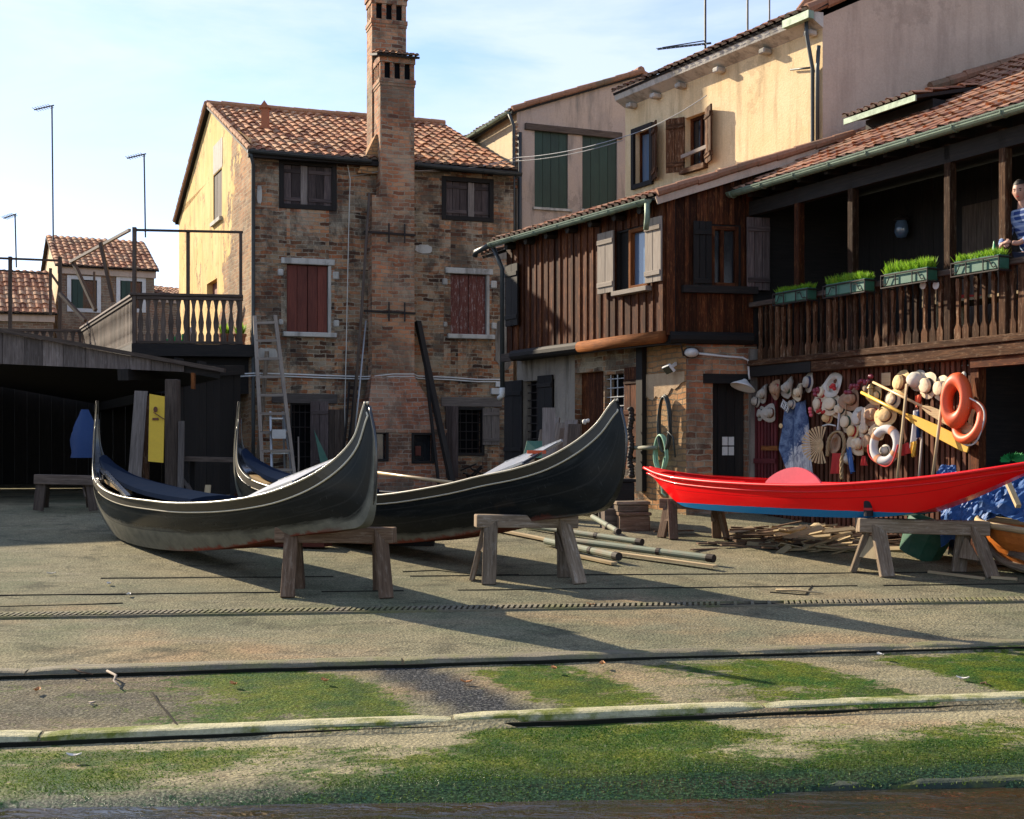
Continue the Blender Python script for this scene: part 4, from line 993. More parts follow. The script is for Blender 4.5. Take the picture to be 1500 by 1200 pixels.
mb.tube([WG.P(-.08, ZE-.1, .25), WG.P(-.06, ZE-.5, .06), WG.P(-.06, 3.3, .06)], .045, 8); mb.build('downpipe', MAT['pipe_dk'], wing, smooth=True)
mb = MB(); p = WG.P(-.06, 3.32, .06); mb.tube([p, p-V((0,0,.15)), p-V((0,0,.2))-WG.D*.12], .055, 8); mb.build('pipe_elbow', MAT['white'], wing, smooth=True)
# low lean-to roof end against the brick house
e0 = WG.P(-.62, ZE-.18, .2); tile_roof('roof', e0, e0+WG.D*.5, -WG.N*.8+V((0,0,.28)), MAT['tile_red'], wing, .17)
# ground floor under the bay
NB = -.35
o_a = WG.rect(766, 557, 812, 660, NB); o_d = WG.rect(842, 545, 884, 740, NB); o_b = WG.rect(886, 547, 937, 655, NB)
uC = WG.u(1005, NB)
mb = MB(); wall(mb, WG, -.2, WG.u(842, NB), .7, ZB, [o_a], .2, NB); lw = mb.build('ground_wall', MAT['plaster'], wing)
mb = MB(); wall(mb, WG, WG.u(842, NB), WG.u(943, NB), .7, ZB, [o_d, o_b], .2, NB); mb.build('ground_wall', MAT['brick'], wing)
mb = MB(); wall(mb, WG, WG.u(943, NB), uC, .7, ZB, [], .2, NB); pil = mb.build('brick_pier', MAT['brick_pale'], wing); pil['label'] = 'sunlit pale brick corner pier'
for r in (o_a, o_d, o_b): mb = MB(); backing(mb, WG, r, NB-.22); mb.build('dark_room', MAT['void'], wing)
PC = WG.P(uC, 0, NB); LS = Fr((PC.x, PC.y), (PC.x+1, PC.y+.2))
mb = MB(); fbox(mb, LS, LS.u(1108), LS.u(1108)+3.2, .6, ZB+.1, -.32, -.26); mb.build('inner_wall', MAT['w_black'], wing)
dr = LS.rect(1044, 560, 1096, 735)
mb = MB(); wall(mb, LS, 0, LS.u(1109), .7, ZB, [dr], .25); mb.build('ground_wall', MAT['brick_red'], wing)
mb = MB(); a = LS.rect(1096.5, 560, 1109, 735); fbox(mb, LS, a[0], a[1]+.02, .7, ZB-.2, .003, .06); mb.build('brick_pier', MAT['plaster'], wing)
mb = MB(); boards(mb, LS, dr[0], dr[1], dr[2], dr[3], -.24, 4, .04); d = mb.build('door', MAT['w_black'], wing)
a = LS.rect(1064, 639, 1082, 667); mb = MB()
for i in (0, 1):
    for j in (0, 1): fbox(mb, LS, lerp(a[0], a[1], i*.52), lerp(a[0], a[1], i*.52+.44), lerp(a[2], a[3], j*.52), lerp(a[2], a[3], j*.52+.45), -.199, -.185)
mb.build('pane', MAT['paper'], d)
mb = MB(); a = LS.rect(1030, 548, 1100, 562); fbox(mb, LS, a[0], a[1], a[2], a[3], -.02, .06, LS.D); mb.build('lintel', MAT['w_black'], wing)
# plaster scrap at the top of the pier
mb = MB(); a = WG.rect(943, 545, 1003, 600, NB); u0_ = WG.u(943, NB)
pts = [WG.P(u0_+.02, a[3]-.02, NB+.004), WG.P(uC-.03, a[3]-.02, NB+.004)]
for i in range(14): t = i/13; pts.append(WG.P(lerp(uC-.03, u0_+.02, t), a[2]+.12+.25*(abs(nz(t*5, 3))+.5*t*(1-t))+(.32*(1-t)**3), NB+.004))
mb.prism(pts, WG.N*.014); MAT['plaster_p'] = stucco('pale_peach_plaster', (.42,.3,.18), (.3,.19,.11), (.48,.36,.24)); mb.build('plaster_patch', MAT['plaster_p'], pil)
mb = MB(); grille(mb, WG, o_a[0]+.05, o_a[1]-.25, o_a[2], o_a[3], NB-.1, 4, 9); f = mb.build('window', MAT['iron'], wing)
a = WG.rect(741, 558, 767, 720, NB); shutter_leaf(f, WG, a[0], a[1], o_a[2]-.2, a[3], NB+.01, MAT['w_black'], 2); a = WG.rect(790, 550, 812, 640, NB); shutter_leaf(f, WG, a[0], a[1], a[2], a[3], NB+.02, MAT['w_black'], 2)
mb = MB(); boards(mb, WG, o_d[0], o_d[1], o_d[2], o_d[3], NB-.2, 4, .05); mb.build('door', MAT['w_dark'], wing)
mb = MB(); grille(mb, WG, o_b[0], o_b[1]-.22, o_b[2], o_b[3], NB-.06, 4, 8); f = mb.build('window', MAT['alu'], wing)
a = WG.rect(915, 538, 935, 700, NB+.05); shutter_leaf(f, WG, a[0], a[1], a[2]+.35, a[3], NB+.03, MAT['w_dark'], 2, batten=3)
mb = MB(); a = WG.rect(935, 535, 944, 720, NB+.05); fbox(mb, WG, a[0], a[1], a[2], ZB-.02, NB+.003, NB+.1, ZUP); mb.build('post', MAT['w_black'], wing)
mb = MB(); u_ = uC; pts = [WG.P(WG.u(850, .03), ZB-.13, .02), WG.P(WG.L-.1, ZB-.14, .02), SD.P(.22, ZB-.15, .1), SD.P(.3, ZB-.32, .0), SD.P(.5, ZB-.3, -.1)]; mb.tube(pts, .015, 6); mb.build('cable', MAT['iron'], wing)

# ------------------------------------------------------------------ balcony
BL = Fr(xy(1100, 21.05), xy(1510, 15.95)); BE = BL.u(1760)
zbb = BL.uz(1190, 545)[1]; zbt = BL.uz(1350, 503)[1]; zrt = BL.uz(1330, 405)[1]; zg = BL.uz(1300, 214, .35)[1]
mb = MB(); fbox(mb, BL, BL.u(1192), BE, zbb, zbt-.1, -.14, .06, BL.D); fbox(mb, BL, .0, BE, zbt-.097, zbt, -.12, .09, BL.D); bal = mb.build('balcony', MAT['w_balc'], wing, bevel=.01)
mb = MB(); fbox(mb, BL, -.02, BL.u(1191), zbb, zbt-.1, -.14, .05, BL.D); mb.build('floor_beam', MAT['w_black'], bal)
mb = MB(); fbox(mb, BL, 0, BE, zbt-.2, zbt-.1, -1.7, -.145, BL.D); mb.build('floor', MAT['w_black'], bal)
mb = MB(); fbox(mb, BL, 0, BE, zrt-.08, zrt, -.09, .05, BL.D); mb.build('rail', MAT['w_rail'], bal, bevel=.008)
mb = MB(); boards(mb, BL, 0, BE, zbt-.1, zg, -1.75, 28, .03); bwl = mb.build('rear_cladding', MAT['w_black'], bal)
mb = MB(); fbox(mb, BL, 0, BE, zg+.02, zg+.06, -1.8, .3, BL.D); fbox(mb, BL, -.05, BE, zg-.35, zg-.12, -.1, .02, BL.D); mb.build('ceiling', MAT['w_black'], bal)
for px in (1170, 1249, 1391, 1472, 1600):
    u_ = BL.u(px, -.03); mb = MB(); fbox(mb, BL, u_-.06, u_+.06, zbt, zg-.1, -.1, .02, ZUP); mb.build('post', MAT['w_balc' if px > 1200 else 'w_dark'], bal, bevel=.01)
prof = [(0, .5), (.16, .5), (.24, .22), (.34, .17), (.55, .2), (.75, .27), (.86, .36), (.93, .22), (1., .22)]
zb0, zb1 = zbt+.0, zrt-.08
u_ = BL.u(1112); k = 0
while u_ < BE-.1:
    mb = MB(); w = .112; n_ = R.uniform(-.012, .012)
    wide = k % 8 == 3
    pr = [(0, .45), (1, .4)] if wide else prof
    pts = [BL.P(u_+w*b*R.uniform(.92, 1.06), lerp(zb0, zb1, a), -.045+n_) for a, b in pr]+[BL.P(u_-w*b*R.uniform(.92, 1.06), lerp(zb0, zb1, a), -.045+n_) for a, b in pr[::-1]]
    mb.prism(pts, BL.N*.045, ZUP); mb.build('baluster', MAT['w_balc'], bal)
    u_ += .152; k += 1
# short pointed boards between the balusters' feet
mb = MB(); u_ = BL.u(1112)+.076
while u_ < BE-.1: mb.prism([BL.P(u_-.05, zb0, -.06), BL.P(u_+.05, zb0, -.06), BL.P(u_+.05, zb0+.13, -.06), BL.P(u_, zb0+.2, -.06), BL.P(u_-.05, zb0+.13, -.06)], BL.N*.02, ZUP); u_ += .152
mb.build('toe_boards', MAT['w_balc'], bal)
e0 = BL.P(-.15, zg+.02, .28); e1 = BL.P(BE, zg+.02, .28); 
rf = tile_roof('roof', e0, e1, -BL.N*6.2+V((0,0,3.02)), MAT['tile_red'], wing, .2)
gutter('gutter', BL.P(-.1, zg, .35), BL.P(BE, zg, .35), wing, MAT['copper'], .075)
for i in range(12): mb = MB(); u_ = .3+i*.62; mb.bar(BL.P(u_, zg-.03, -.1), BL.P(u_, zg-.06, .26), .08, .1); mb.build('rafter_end', MAT['w_black'], wing)
# dormer on the balcony roof
nd = -1.75; d0, d1 = BL.u(1262, nd), BL.u(1368, nd); zd = BL.uz(1312, 148, nd+.35)[1]
mb = MB(); fbox(mb, BL, d0+.1, d1-.02, zd-1.1, zd-.02, nd-1.5, nd); dm = mb.build('dormer', MAT['w_black'], wing)
tile_roof('roof', BL.P(d0-.05, zd, nd+.35), BL.P(d1, zd, nd+.35), -BL.N*2.0+V((0,0,.45)), MAT['tile_red'], dm, .16)
mb = MB(); mb.bar(BL.P(d0, zd-.06, nd+.36), BL.P(d1, zd-.06, nd+.36), .03, .09); mb.build('eave_board', MAT['copper'], dm)
mb = MB(); p, q = FW.uz(1362, 128, .06), FW.uz(1560, 68, .06); verge(mb, FW.P(p[0], p[1], .08), FW.P(q[0], q[1], .08), r=.09); w2_ = mb.build('wall_tiles', MAT['tile_red'], rf)
mb = MB(); mb.bar(FW.P(p[0], p[1]-.16, .05), FW.P(q[0], q[1]-.16, .05), .07, .17); mb.build('flashing', MAT['mortarbed'], rf)
# things at the back of the balcony
a = BL.rect(1412, 296, 1478, 420, -1.7); mb = MB(); boards(mb, BL, a[0], a[1], zbt, a[3], -1.71, 3, .05); mb.build('door', MAT['w_rail'], bal)
mb = MB(); a = BL.rect(1222, 340, 1236, 430, -1.7); fbox(mb, BL, a[0], a[1], zbt, a[3], -1.715, -1.66, ZUP); mb.build('door_post', MAT['redshut'], bal)
# slatted wall below
n0 = -.12; zs = zbb-.0
ue = BL.u(1424, n0); us_ = BL.u(1109, n0)
def gzu(u): return gz(BL.P(u, 0, n0).y)-.05
mb = MB(); u_ = us_
while u_ < ue:
    fbox(mb, BL, u_, u_+.058, gzu(u_), zs, n0-.03, n0+R.uniform(-.006, .008), ZUP); u_ += .1+R.uniform(-.008, .008)
for z in (zs-.12, zs-1.0, zs-1.9): fbox(mb, BL, us_, ue, z-.05, z+.05, n0-.08, n0-.035, BL.D)
sl = mb.build('slatted_wall', MAT['slat'], wing)
mb = MB(); a = BL.rect(1109, 560, 1141, 720, n0); u_ = a[0]
while u_ < a[1]: fbox(mb, BL, u_, u_+.055, gzu(u_)+.1, a[3]-.2, n0+.012, n0+.05, ZUP); u_ += .085
fbox(mb, BL, a[0], a[1], a[2]+.45, a[2]+.53, n0+.052, n0+.075, BL.D); mb.build('gate', MAT['slat_red'], sl)
mb = MB(); a = BL.rect(1115, 653, 1139, 660, n0+.08); fbox(mb, BL, a[0], a[1], a[2], a[3], n0+.053, n0+.085, BL.D); mb.build('brown_bar', MAT['w_orange'], sl)
mb = MB(); fbox(mb, BL, us_, BE, .5, zs, n0-1.7, n0-1.5); fbox(mb, BL, ue+.02, ue+.08, .5, zs, n0-1.5, n0-.1); 
for (px, w) in ((1440, .06), (1452, .03), (1462, .05)): fbox(mb, BL, BL.u(px, n0-.5), BL.u(px, n0-.5)+w, .8, zs-R.uniform(.2, .9), n0-.6, n0-.55, ZUP)
mb.build('inner_wall', MAT['w_black'], wing)
mb = MB(); fbox(mb, BL, ue, ue+.14, gzu(ue), zs, n0-.1, n0+.03, ZUP); a = BL.rect(1424, 527, 1510, 541, 0); fbox(mb, BL, ue+.1, BE, zbb-.12, zbb-.004, -.16, .02, BL.D); mb.build('post', MAT['w_dark'], wing)

# lamps and wall fittings
u_, z_ = SD.uz(1016, 516, .12)
L1 = thing('bulkhead_lamp', SD.P(u_, z_, .1), 'oval white bulkhead lamp under the corner of the timber bay', 'lamp')
mb = MB(); mb.lathe(SD.P(u_, z_, .02), SD.N, [(.0, .09), (.06, .085), (.1, .05), (.115, .02), (.125, 0), (.125, -.03)], 18, .62, 1.); mb.build('glass_cover', MAT['white'], L1, smooth=True)
mb = MB(); mb.lathe(SD.P(u_, z_, -.02), SD.N, [(.13, .0), (.14, .02), (.13, .05)], 18, .62, 1.); mb.build('ring', MAT['iron'], L1, smooth=True)
nn_ = NB+.03; u_, z_ = WG.uz(981, 541, nn_+.12); c = WG.P(u_, z_, nn_+.14)
L2 = thing('floodlight', c, 'small cream floodlight tilted down on the brick pier', 'lamp')
ax = ((WG.D*.95+ZUP*.2).normalized(), (WG.N*.7-ZUP*.6).normalized()); ax = (ax[0], ax[1], ax[0].cross(ax[1]))
mb = MB(); mb.box(c, (.2, .05, .16), ax); mb.build('body', MAT['white'], L2, bevel=.01)
mb = MB(); mb.box(c+ax[1]*.028, (.165, .01, .125), ax); mb.build('glass', MAT['glassdark'], L2)
mb = MB(); mb.bar(c-ax[1]*.02, WG.P(u_-.02, z_+.1, NB), .03, .05); mb.build('bracket', MAT['white'], L2)
mb = MB(); pts = []
for px, py in ((1024, 518), (1060, 522), (1088, 524), (1096, 528), (1097, 548), (1098, 556)):
    a = LS.uz(px, py, .12); pts.append(LS.P(a[0], a[1], .12))
mb.tube(pts, .017, 8); L3 = thing('swan_neck_lamp', pts[-1], 'shaded lamp on a bent white pipe beside the dark doorway', 'lamp'); mb.build('pipe_arm', MAT['white'], L3, smooth=True)
mb = MB(); p = pts[-1]; mb.lathe(p+V((-.1,-.08,-.06)), (-.35,-.2,-1), [(.03, -.06), (.06, -.03), (.19, .06), (.21, .085), (.2, .085), (.05, -.01)], 18); mb.build('lamp_shade', MAT['white'], L3, smooth=True)
u_, z_ = BL.uz(1322, 335, -1.6); c = BL.P(u_, z_, -1.58)
L4 = thing('wall_lantern', c, 'round glass lantern on the dark rear wall of the balcony', 'lamp')
mb = MB(); mb.lathe(c, ZUP, [(.02, .16), (.08, .12), (.1, .05), (.11, -.06), (.07, -.14), (0, -.15)], 14); mb.build('glass', MAT['glassblue'], L4, smooth=True)
mb = MB(); mb.lathe(c, ZUP, [(.0, .24), (.03, .2), (.12, .14), (.115, .12), (.0, .125)], 14); mb.bar(c+V((0,0,.19)), BL.P(u_, z_+.19, -1.72), .02, .02); mb.build('cap', MAT['iron'], L4)
# planters
for i, (x0, x1, y0, y1, lab) in enumerate(((1140, 1190, 431, 423, 'small green planter of grass in the shade at the far end of the rail'), (1214, 1275, 419, 410, 'green planter of bright grass by the second balcony post'), (1299, 1367, 404, 393, 'green planter of tall bright grass midway along the rail'), (1402, 1472, 387, 374, 'green planter of thin yellowish grass nearest the man'))):
    n_ = .17; u0, z0 = BL.uz(x0, y0, n_); u1, z1 = BL.uz(x1, y1, n_); z = (z0+z1)/2+.02; hh = .2
    t = thing('flower_box', BL.P((u0+u1)/2, z-hh, n_), lab, 'planter', 'grass planters along the balcony rail')
    mb = MB(); fbox(mb, BL, u0+.02, u1-.02, z-hh+.02, z, .07, .25); mb.build('trough', MAT['planter'], t, bevel=.01)
    mb = MB(); 
    for zz in (z-.03, z-hh): mb.tube([BL.P(u0, zz, .06), BL.P(u0, zz, .275), BL.P(u1, zz, .275), BL.P(u1, zz, .06)], .011, 6)
    for f_ in (0, .32, .68, 1): u_ = lerp(u0, u1, f_); mb.tube([BL.P(u_, z-.03, .275), BL.P(u_, z-hh, .275)], .009, 6)
    for f_ in (.16, .84): 
        u_ = lerp(u0, u1, f_); mb.tube([BL.P(u_+.1*s_*(1 if f_ < .5 else -1), z-.11+.07*s_+.025*math.sin(s_*5), .277) for s_ in [-1+k*.2 for k in range(11)]], .007, 5)
    mb.build('rack', MAT['iron'], t)
    mb = MB(); dens = (900, 1200, 1300, 900)[i]; hm = (.1, .16, .19, .12)[i]
    for k in range(dens):
        u_ = R.uniform(u0+.03, u1-.03); n2_ = R.uniform(.08, .24); h = hm*.85*R.uniform(.3, 1.2)*(.7+.5*fbm(u_*5, i, 2)+.15); a = R.uniform(0, 6.28); w = .007
        b = BL.P(u_, z-.02, n2_); d = V((math.cos(a), math.sin(a), 0)); l = V((R.uniform(-.08, .08), R.uniform(-.08, .08), h+.02))
        mb.add([b-d*w, b+d*w, b+l*.6+d*w*.7, b+l*.6-d*w*.7, b+l], [[0, 1, 2, 3], [3, 2, 4]], (1,0,0))
    mb.build('grass', MAT['grass'], t, recalc=False)
mb = MB(); p = BL.uz(1456, 366, .05); c = BL.P(p[0], p[1], .05); mb.lathe(c-V((0,0,.1)), ZUP, [(.03, 0), (.035, .03), (.02, .1), (.008, .2), (.0, .22)], 8)
MAT['greenp'] = paint('bright_green_plastic', (.02,.4,.1), .3, 0, .5, .1); tag(mb.build('green_bottle', MAT['greenp'], smooth=True), 'small bright green spray bottle standing at the rail', 'bottle')
for i, (px, py, ln) in enumerate(((1352, 418, .5), (1371, 418, .4))):
    u_, z_ = BL.uz(px, py, .09); c = BL.P(u_, z_, .09)
    t = thing('hand_fan', c, ('white paddle fan hanging under the third planter', 'cream paddle fan hanging beside the white one')[i], 'fan')
    mb = MB(); mb.lathe(c, BL.N, [(0, -.005), (.055, -.005), (.055, .005), (0, .005)], 16); mb.build('disc', MAT['paper'], t)
    mb = MB(); mb.bar(c-V((0,0,.05)), c-V((0,0,.05+ln*.5)), .018, .012); mb.build('handle', MAT['w_plank'], t)
mb = MB(); a = BL.rect(1283, 478, 1306, 492, -1.0); 
t = thing('balcony_table', BL.P(BL.u(1400, -1.), zbt, -1.), 'pale table seen between the balusters on the balcony', 'table')
u0, u1 = BL.u(1380, -1.0), BL.u(1520, -1.0); mb = MB(); fbox(mb, BL, u0, u1, zbt+.62, zbt+.66, -1.4, -.8); mb.build('table_top', MAT['w_plank'], t)
for u_ in (u0+.06, u1-.06):
    for n_ in (-1.35, -.85): mb = MB(); fbox(mb, BL, u_-.025, u_+.025, zbt-.1, zbt+.62, n_-.025, n_+.025, ZUP); mb.build('leg', MAT['w_plank'], t)
mb = MB(); c = BL.P(BL.u(1408, -1.), zbt+.66, -1.); mb.prism([c+V((-.2,-.1,0)), c+V((.25,-.1,0)), c+V((.25,.12,0)), c+V((-.2,.12,0))], V((0,0,.07))); tag(mb.build('red_box', MAT['cloth_r']), 'flat red box lying on the balcony table', 'box')
# ------------------------------------------------------------------ boat shed on the left
SHY = 23.0; sb = V((-.43, .9, 0)).normalized()
shed = thing('boat_shed', (-8, 23, 1.15), 'open dark boat shed with a grey boarded gable under the terrace', 'shed')
top = [at(-420, 412, SHY), at(0, 487, SHY), at(322, 545, SHY)]; bot = [at(316, 549, SHY), at(250, 544, SHY), at(0, 533, SHY), at(-420, 518, SHY)]
mb = MB()
def tyy(px): return 487+(px)*.181 if px > 0 else 487+px*.178
def byy(px): return 533+px*.044 if px > 0 else 533+px*.036
px = -420
while px < 268:
    w = R.uniform(26, 34); b = min(px+w, 270); j = V((0, R.uniform(-.008, .008), 0))
    mb.prism([at(px, byy(px), SHY)+j, at(b-.6, byy(b), SHY)+j, at(b-.6, tyy(b), SHY)+j, at(px, tyy(px), SHY)+j], V((0, .03, 0)), ZUP); px = b
fas = mb.build('fascia', MAT['w_fascia'], shed)
mb = MB(); mb.bar(top[0]+V((0,-.05,.04)), top[1]+V((0,-.05,.04)), .14, .07); mb.bar(top[1]+V((0,-.05,.04)), top[2]+V((.1,-.05,.02)), .14, .07); mb.build('verge_board', MAT['w_rail'], shed)
mb = MB()
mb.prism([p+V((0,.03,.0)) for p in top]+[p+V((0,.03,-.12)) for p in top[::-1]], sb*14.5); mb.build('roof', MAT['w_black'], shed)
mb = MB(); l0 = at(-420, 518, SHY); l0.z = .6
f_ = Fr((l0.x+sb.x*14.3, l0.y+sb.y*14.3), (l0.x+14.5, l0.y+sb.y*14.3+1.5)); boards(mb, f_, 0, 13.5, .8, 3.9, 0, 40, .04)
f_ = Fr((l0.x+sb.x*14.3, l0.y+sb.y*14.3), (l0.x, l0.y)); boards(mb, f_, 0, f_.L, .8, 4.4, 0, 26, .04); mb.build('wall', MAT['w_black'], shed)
for (x0, x1, yt, Yd) in ((243, 263, 556, 22.4), (-140, -118, 520, 23)):
    a, b = at((x0+x1)/2, yt, Yd), at((x0+x1)/2, 700, Yd); b.z = gz(Yd)-.05; mb = MB(); mb.bar(b, a, .22, .22); mb.build('post', MAT['w_rail'], shed, bevel=.015)
mb = MB(); a = at(180, 549, 22.9); b = at(352, 542, 28.6); mb.bar(a, b, .2, .2); a = at(282, 549, 22.9); mb.build('tie_beam', MAT['w_black'], shed)
sp_ = Fr(xy(262, 25.5), xy(356, 28.6)); mb = MB(); boards(mb, sp_, 0, sp_.L, .9, 3.95, -.1, 9, .04, jz=.12); mb.build('added_dark_boards', MAT['w_black'], shed)  # board wall added to keep sun off the gable and darken the space
mb = MB(); a = at(283, 560, 22.6); mb.bar(a+V((0,0,-.12)), a+V((0,0,.16)), .05, .12); mb.build('bracket', MAT['w_orange'], shed)
# terrace over the shed
TZ = at(196, 503, 28.9).z; TA, TB = xy(197, 28.9), xy(356, 29.2); TF = Fr(TA, TB); TC = xy(121, 36.9); TSd = Fr(TC, TA)
ter = thing('roof_terrace', (TA.x, TA.y, TZ), 'weathered wooden roof terrace with a baluster railing and bare pergola frame', 'terrace')
mb = MB(); q = [TF.P(-.05, TZ, .08), TF.P(TF.L+.3, TZ, .08), V((Cb.x+.3, Cb.y-1.2, TZ)), V((TC.x, TC.y, TZ))]; mb.prism([p-V((0,0,.28)) for p in q], V((0,0,.27))); mb.build('floor', MAT['w_black'], ter)
mb = MB(); fbox(mb, TF, -.05, TF.L+.1, TZ-1.1, TZ-.285, -.4, -.3); mb.build('added_sun_screen', MAT['w_black'], ter); mb = MB(); fbox(mb, TSd, 0, TSd.L, TZ-1.3, TZ-.285, -.3, -.2); mb.build('added_sun_screen', MAT['w_black'], ter)  # screens added below the floor to block a sliver of sun
RT = at(196, 434, 28.9).z
def railing(fr, u0, u1, step, parent, mat, w=.1):
    mb = MB(); fbox(mb, fr, u0, u1, RT-.07, RT, -.05, .05, fr.D); fbox(mb, fr, u0, u1, TZ+.0, TZ+.06, -.04, .04, fr.D); r = mb.build('railing', mat, parent, bevel=.006)
    pf = [(0, .5), (.14, .5), (.22, .28), (.34, .42), (.46, .5), (.6, .34), (.76, .2), (.88, .3), (1, .5)]
    u = u0+step*.5
    while u < u1:
        mb = MB(); pts = [fr.P(u+step*.95*b*.8, lerp(TZ+.06, RT-.07, a), -.018) for a, b in pf]+[fr.P(u-step*.95*b*.8, lerp(TZ+.06, RT-.07, a), -.018) for a, b in pf[::-1]]
        mb.prism(pts, fr.N*.036, ZUP); mb.build('baluster', mat, r); u += step
    return r
railing(TF, .05, TF.L, .165, ter, MAT['w_rail'])
r = railing(TSd, 0, TSd.L-.05, .2, ter, MAT['w_rail'])
bf = Fr((TC.x-6.3, TC.y-.9), TC); railing(bf, 0, bf.L, .2, ter, MAT['w_rail'])
mb = MB(); fbox(mb, TSd, 0, TSd.L, TZ, RT-.16, -.1, -.06, ZUP)
mb = MB(); mb.bar(TSd.P(-.05, RT+.04, 0), TSd.P(TSd.L, RT+.03, 0), .16, .06); mb.build('cap_rail', MAT['w_fascia'], ter, bevel=.01)
mb = MB(); mb.bar(TF.P(-.1, RT+.04, 0), TF.P(TF.L, RT+.035, 0), .16, .06); mb.build('cap_rail', MAT['w_rail'], ter, bevel=.01)
# pergola
def post(p, q, w=.07, mat='w_rail', nm='pergola_post'):
    mb = MB(); mb.bar(p, q, w, w); mb.build(nm, MAT[mat], ter)
zt = at(197, 337, 28.9).z
post(TF.P(.0, TZ, .0), TF.P(0, zt+.06, 0), .08); uu = TF.u(275); post(TF.P(uu, TZ, -.06), TF.P(uu, zt+.02, -.06), .07); post(TF.P(TF.L-.05, TZ, 0), TF.P(TF.L-.05, zt-.02, 0), .06)
post(TF.P(-.02, zt, 0), TF.P(TF.L, zt, 0), .05, nm='pergola_beam')
Yb = 38.
for px in (15, 88): p = at(px, 500, Yb); q = at(px, 376, Yb); post(p, q, .09)
post(at(-60, 376, Yb), at(90, 382, Yb), .06, nm='pergola_beam'); post(at(-60, 392, Yb+.2), at(70, 401, Yb+.2), .05, nm='pergola_beam')
post(at(74, 393, Yb), at(74, 462, Yb), .07); post(at(74, 400, Yb), at(88, 420, Yb), .06); post(at(88, 430, 37), at(125, 470, 36), .09, 'w_rail', 'pergola_brace')
post(at(107, 383, 36), at(140, 455, 35), .09, 'w_rail', 'pergola_brace'); post(at(147, 355, 33.6), at(166, 442, 33.6), .09, 'w_rail', 'pergola_brace'); post(at(103, 384, 36), at(190, 337, 32.8), .07, 'w_shut', 'pergola_beam')
post(at(138, 398, 36), at(138, 455, 36), .05)
def pot(p, lab):
    t = thing('flower_pot', p, lab, 'flower pot'); mb = MB(); mb.lathe(p, ZUP, [(0, 0), (.1, 0), (.13, .2), (.15, .2), (.15, .25), (.12, .25), (.11, .2), (0, .2)], 14); mb.build('pot', MAT['pot'], t, smooth=False)
    mb = MB()
    for i in range(140):
        a = R.uniform(0, 6.28); b = p+V((R.uniform(-.07, .07), R.uniform(-.07, .07), .2)); l = V((math.cos(a)*R.uniform(.02, .16), math.sin(a)*R.uniform(.02, .16), R.uniform(.08, .32))); s_ = V((-math.sin(a), math.cos(a), 0))*.015
        mb.add([b, b+l*.6+s_, b+l, b+l*.6-s_], [[0, 1, 2, 3]], (1,0,0))
    mb.build('leaves', MAT['grass'], t, recalc=False)
pot(TF.P(TF.L-.42, TZ, -.22), 'terracotta pot behind the terrace balusters, left of two near the house'); pot(TF.P(TF.L-.08, TZ, -.2), 'terracotta pot at the corner where the terrace meets the ochre wall')
mb = MB(); c = TF.P(.75, TZ+.0, -.5)
for i in range(3): mb.lathe(c+TF.D*(.2*i-.1), ZUP, [(0, 0), (.08, 0), (.09, .14+.06*i), (.0, .15+.06*i)], 10)
mb.box(c+V((.3,.2,.07)), (.3, .2, .14)); tag(mb.build('crate', MAT['greenp']), 'bright green plastic tub on the terrace floor behind the balusters', 'tub')
mb = MB(); c = TF.P(1.15, TZ, -.6); mb.lathe(c, ZUP, [(0, 0), (.13, 0), (.15, .3), (.1, .42), (0, .43)], 12); tag(mb.build('plant_pot_cover', MAT['cloth_w']), 'white rounded pot on the terrace behind the balusters', 'pot')

# ------------------------------------------------------------------ contents of the shed
p = at(228, 675, 21.8); p.z = gz(21.8)
mb = MB(); q = [at(217, 676, 21.6), at(239, 678, 21.6), at(241, 581, 21.9), at(219, 577, 21.9)]; mb.prism(q, V((0, .03, 0)))
t = mb.build('yellow_board', MAT['yellow_p']); tag(t, 'tall yellow board with a faint grey mark, leaning by the shed post', 'board')
mb = MB(); c = at(228, 600, 21.78); mb.lathe(c, (0,-1,0), [(0, 0), (.05, .0), (.05, .012), (0, .012)], 14, 1, .7); mb.bar(c+V((-.03,-.01,-.05)), c+V((.16,-.01,-.17)), .025, .012); mb.bar(c+V((-.05,-.008,-.16)), c+V((.05,-.008,-.16)), .012, .04)
mb.build('faded_mark', MAT['band_b'], t)
mb = MB(); mb.bar(V((at(194, 670, 21.9).x, 21.9, 1.1)), at(207, 573, 22.2), .22, .04); tag(mb.build('pale_board', MAT['w_grey']), 'pale grey board leaning beside the yellow board', 'board')
mb = MB(); mb.bar(V((at(211, 670, 21.9).x, 21.95, 1.1)), at(213, 580, 22.2), .14, .05); tag(mb.build('brown_plank', MAT['w_balc']), 'narrow brown plank between the pale and yellow boards', 'plank')
mb = MB(); mb.bar(V((at(262, 670, 22).x, 22.1, 1.1)), at(266, 617, 22.3), .1, .04); tag(mb.build('short_plank', MAT['w_grey']), 'short grey plank standing right of the shed post', 'plank')
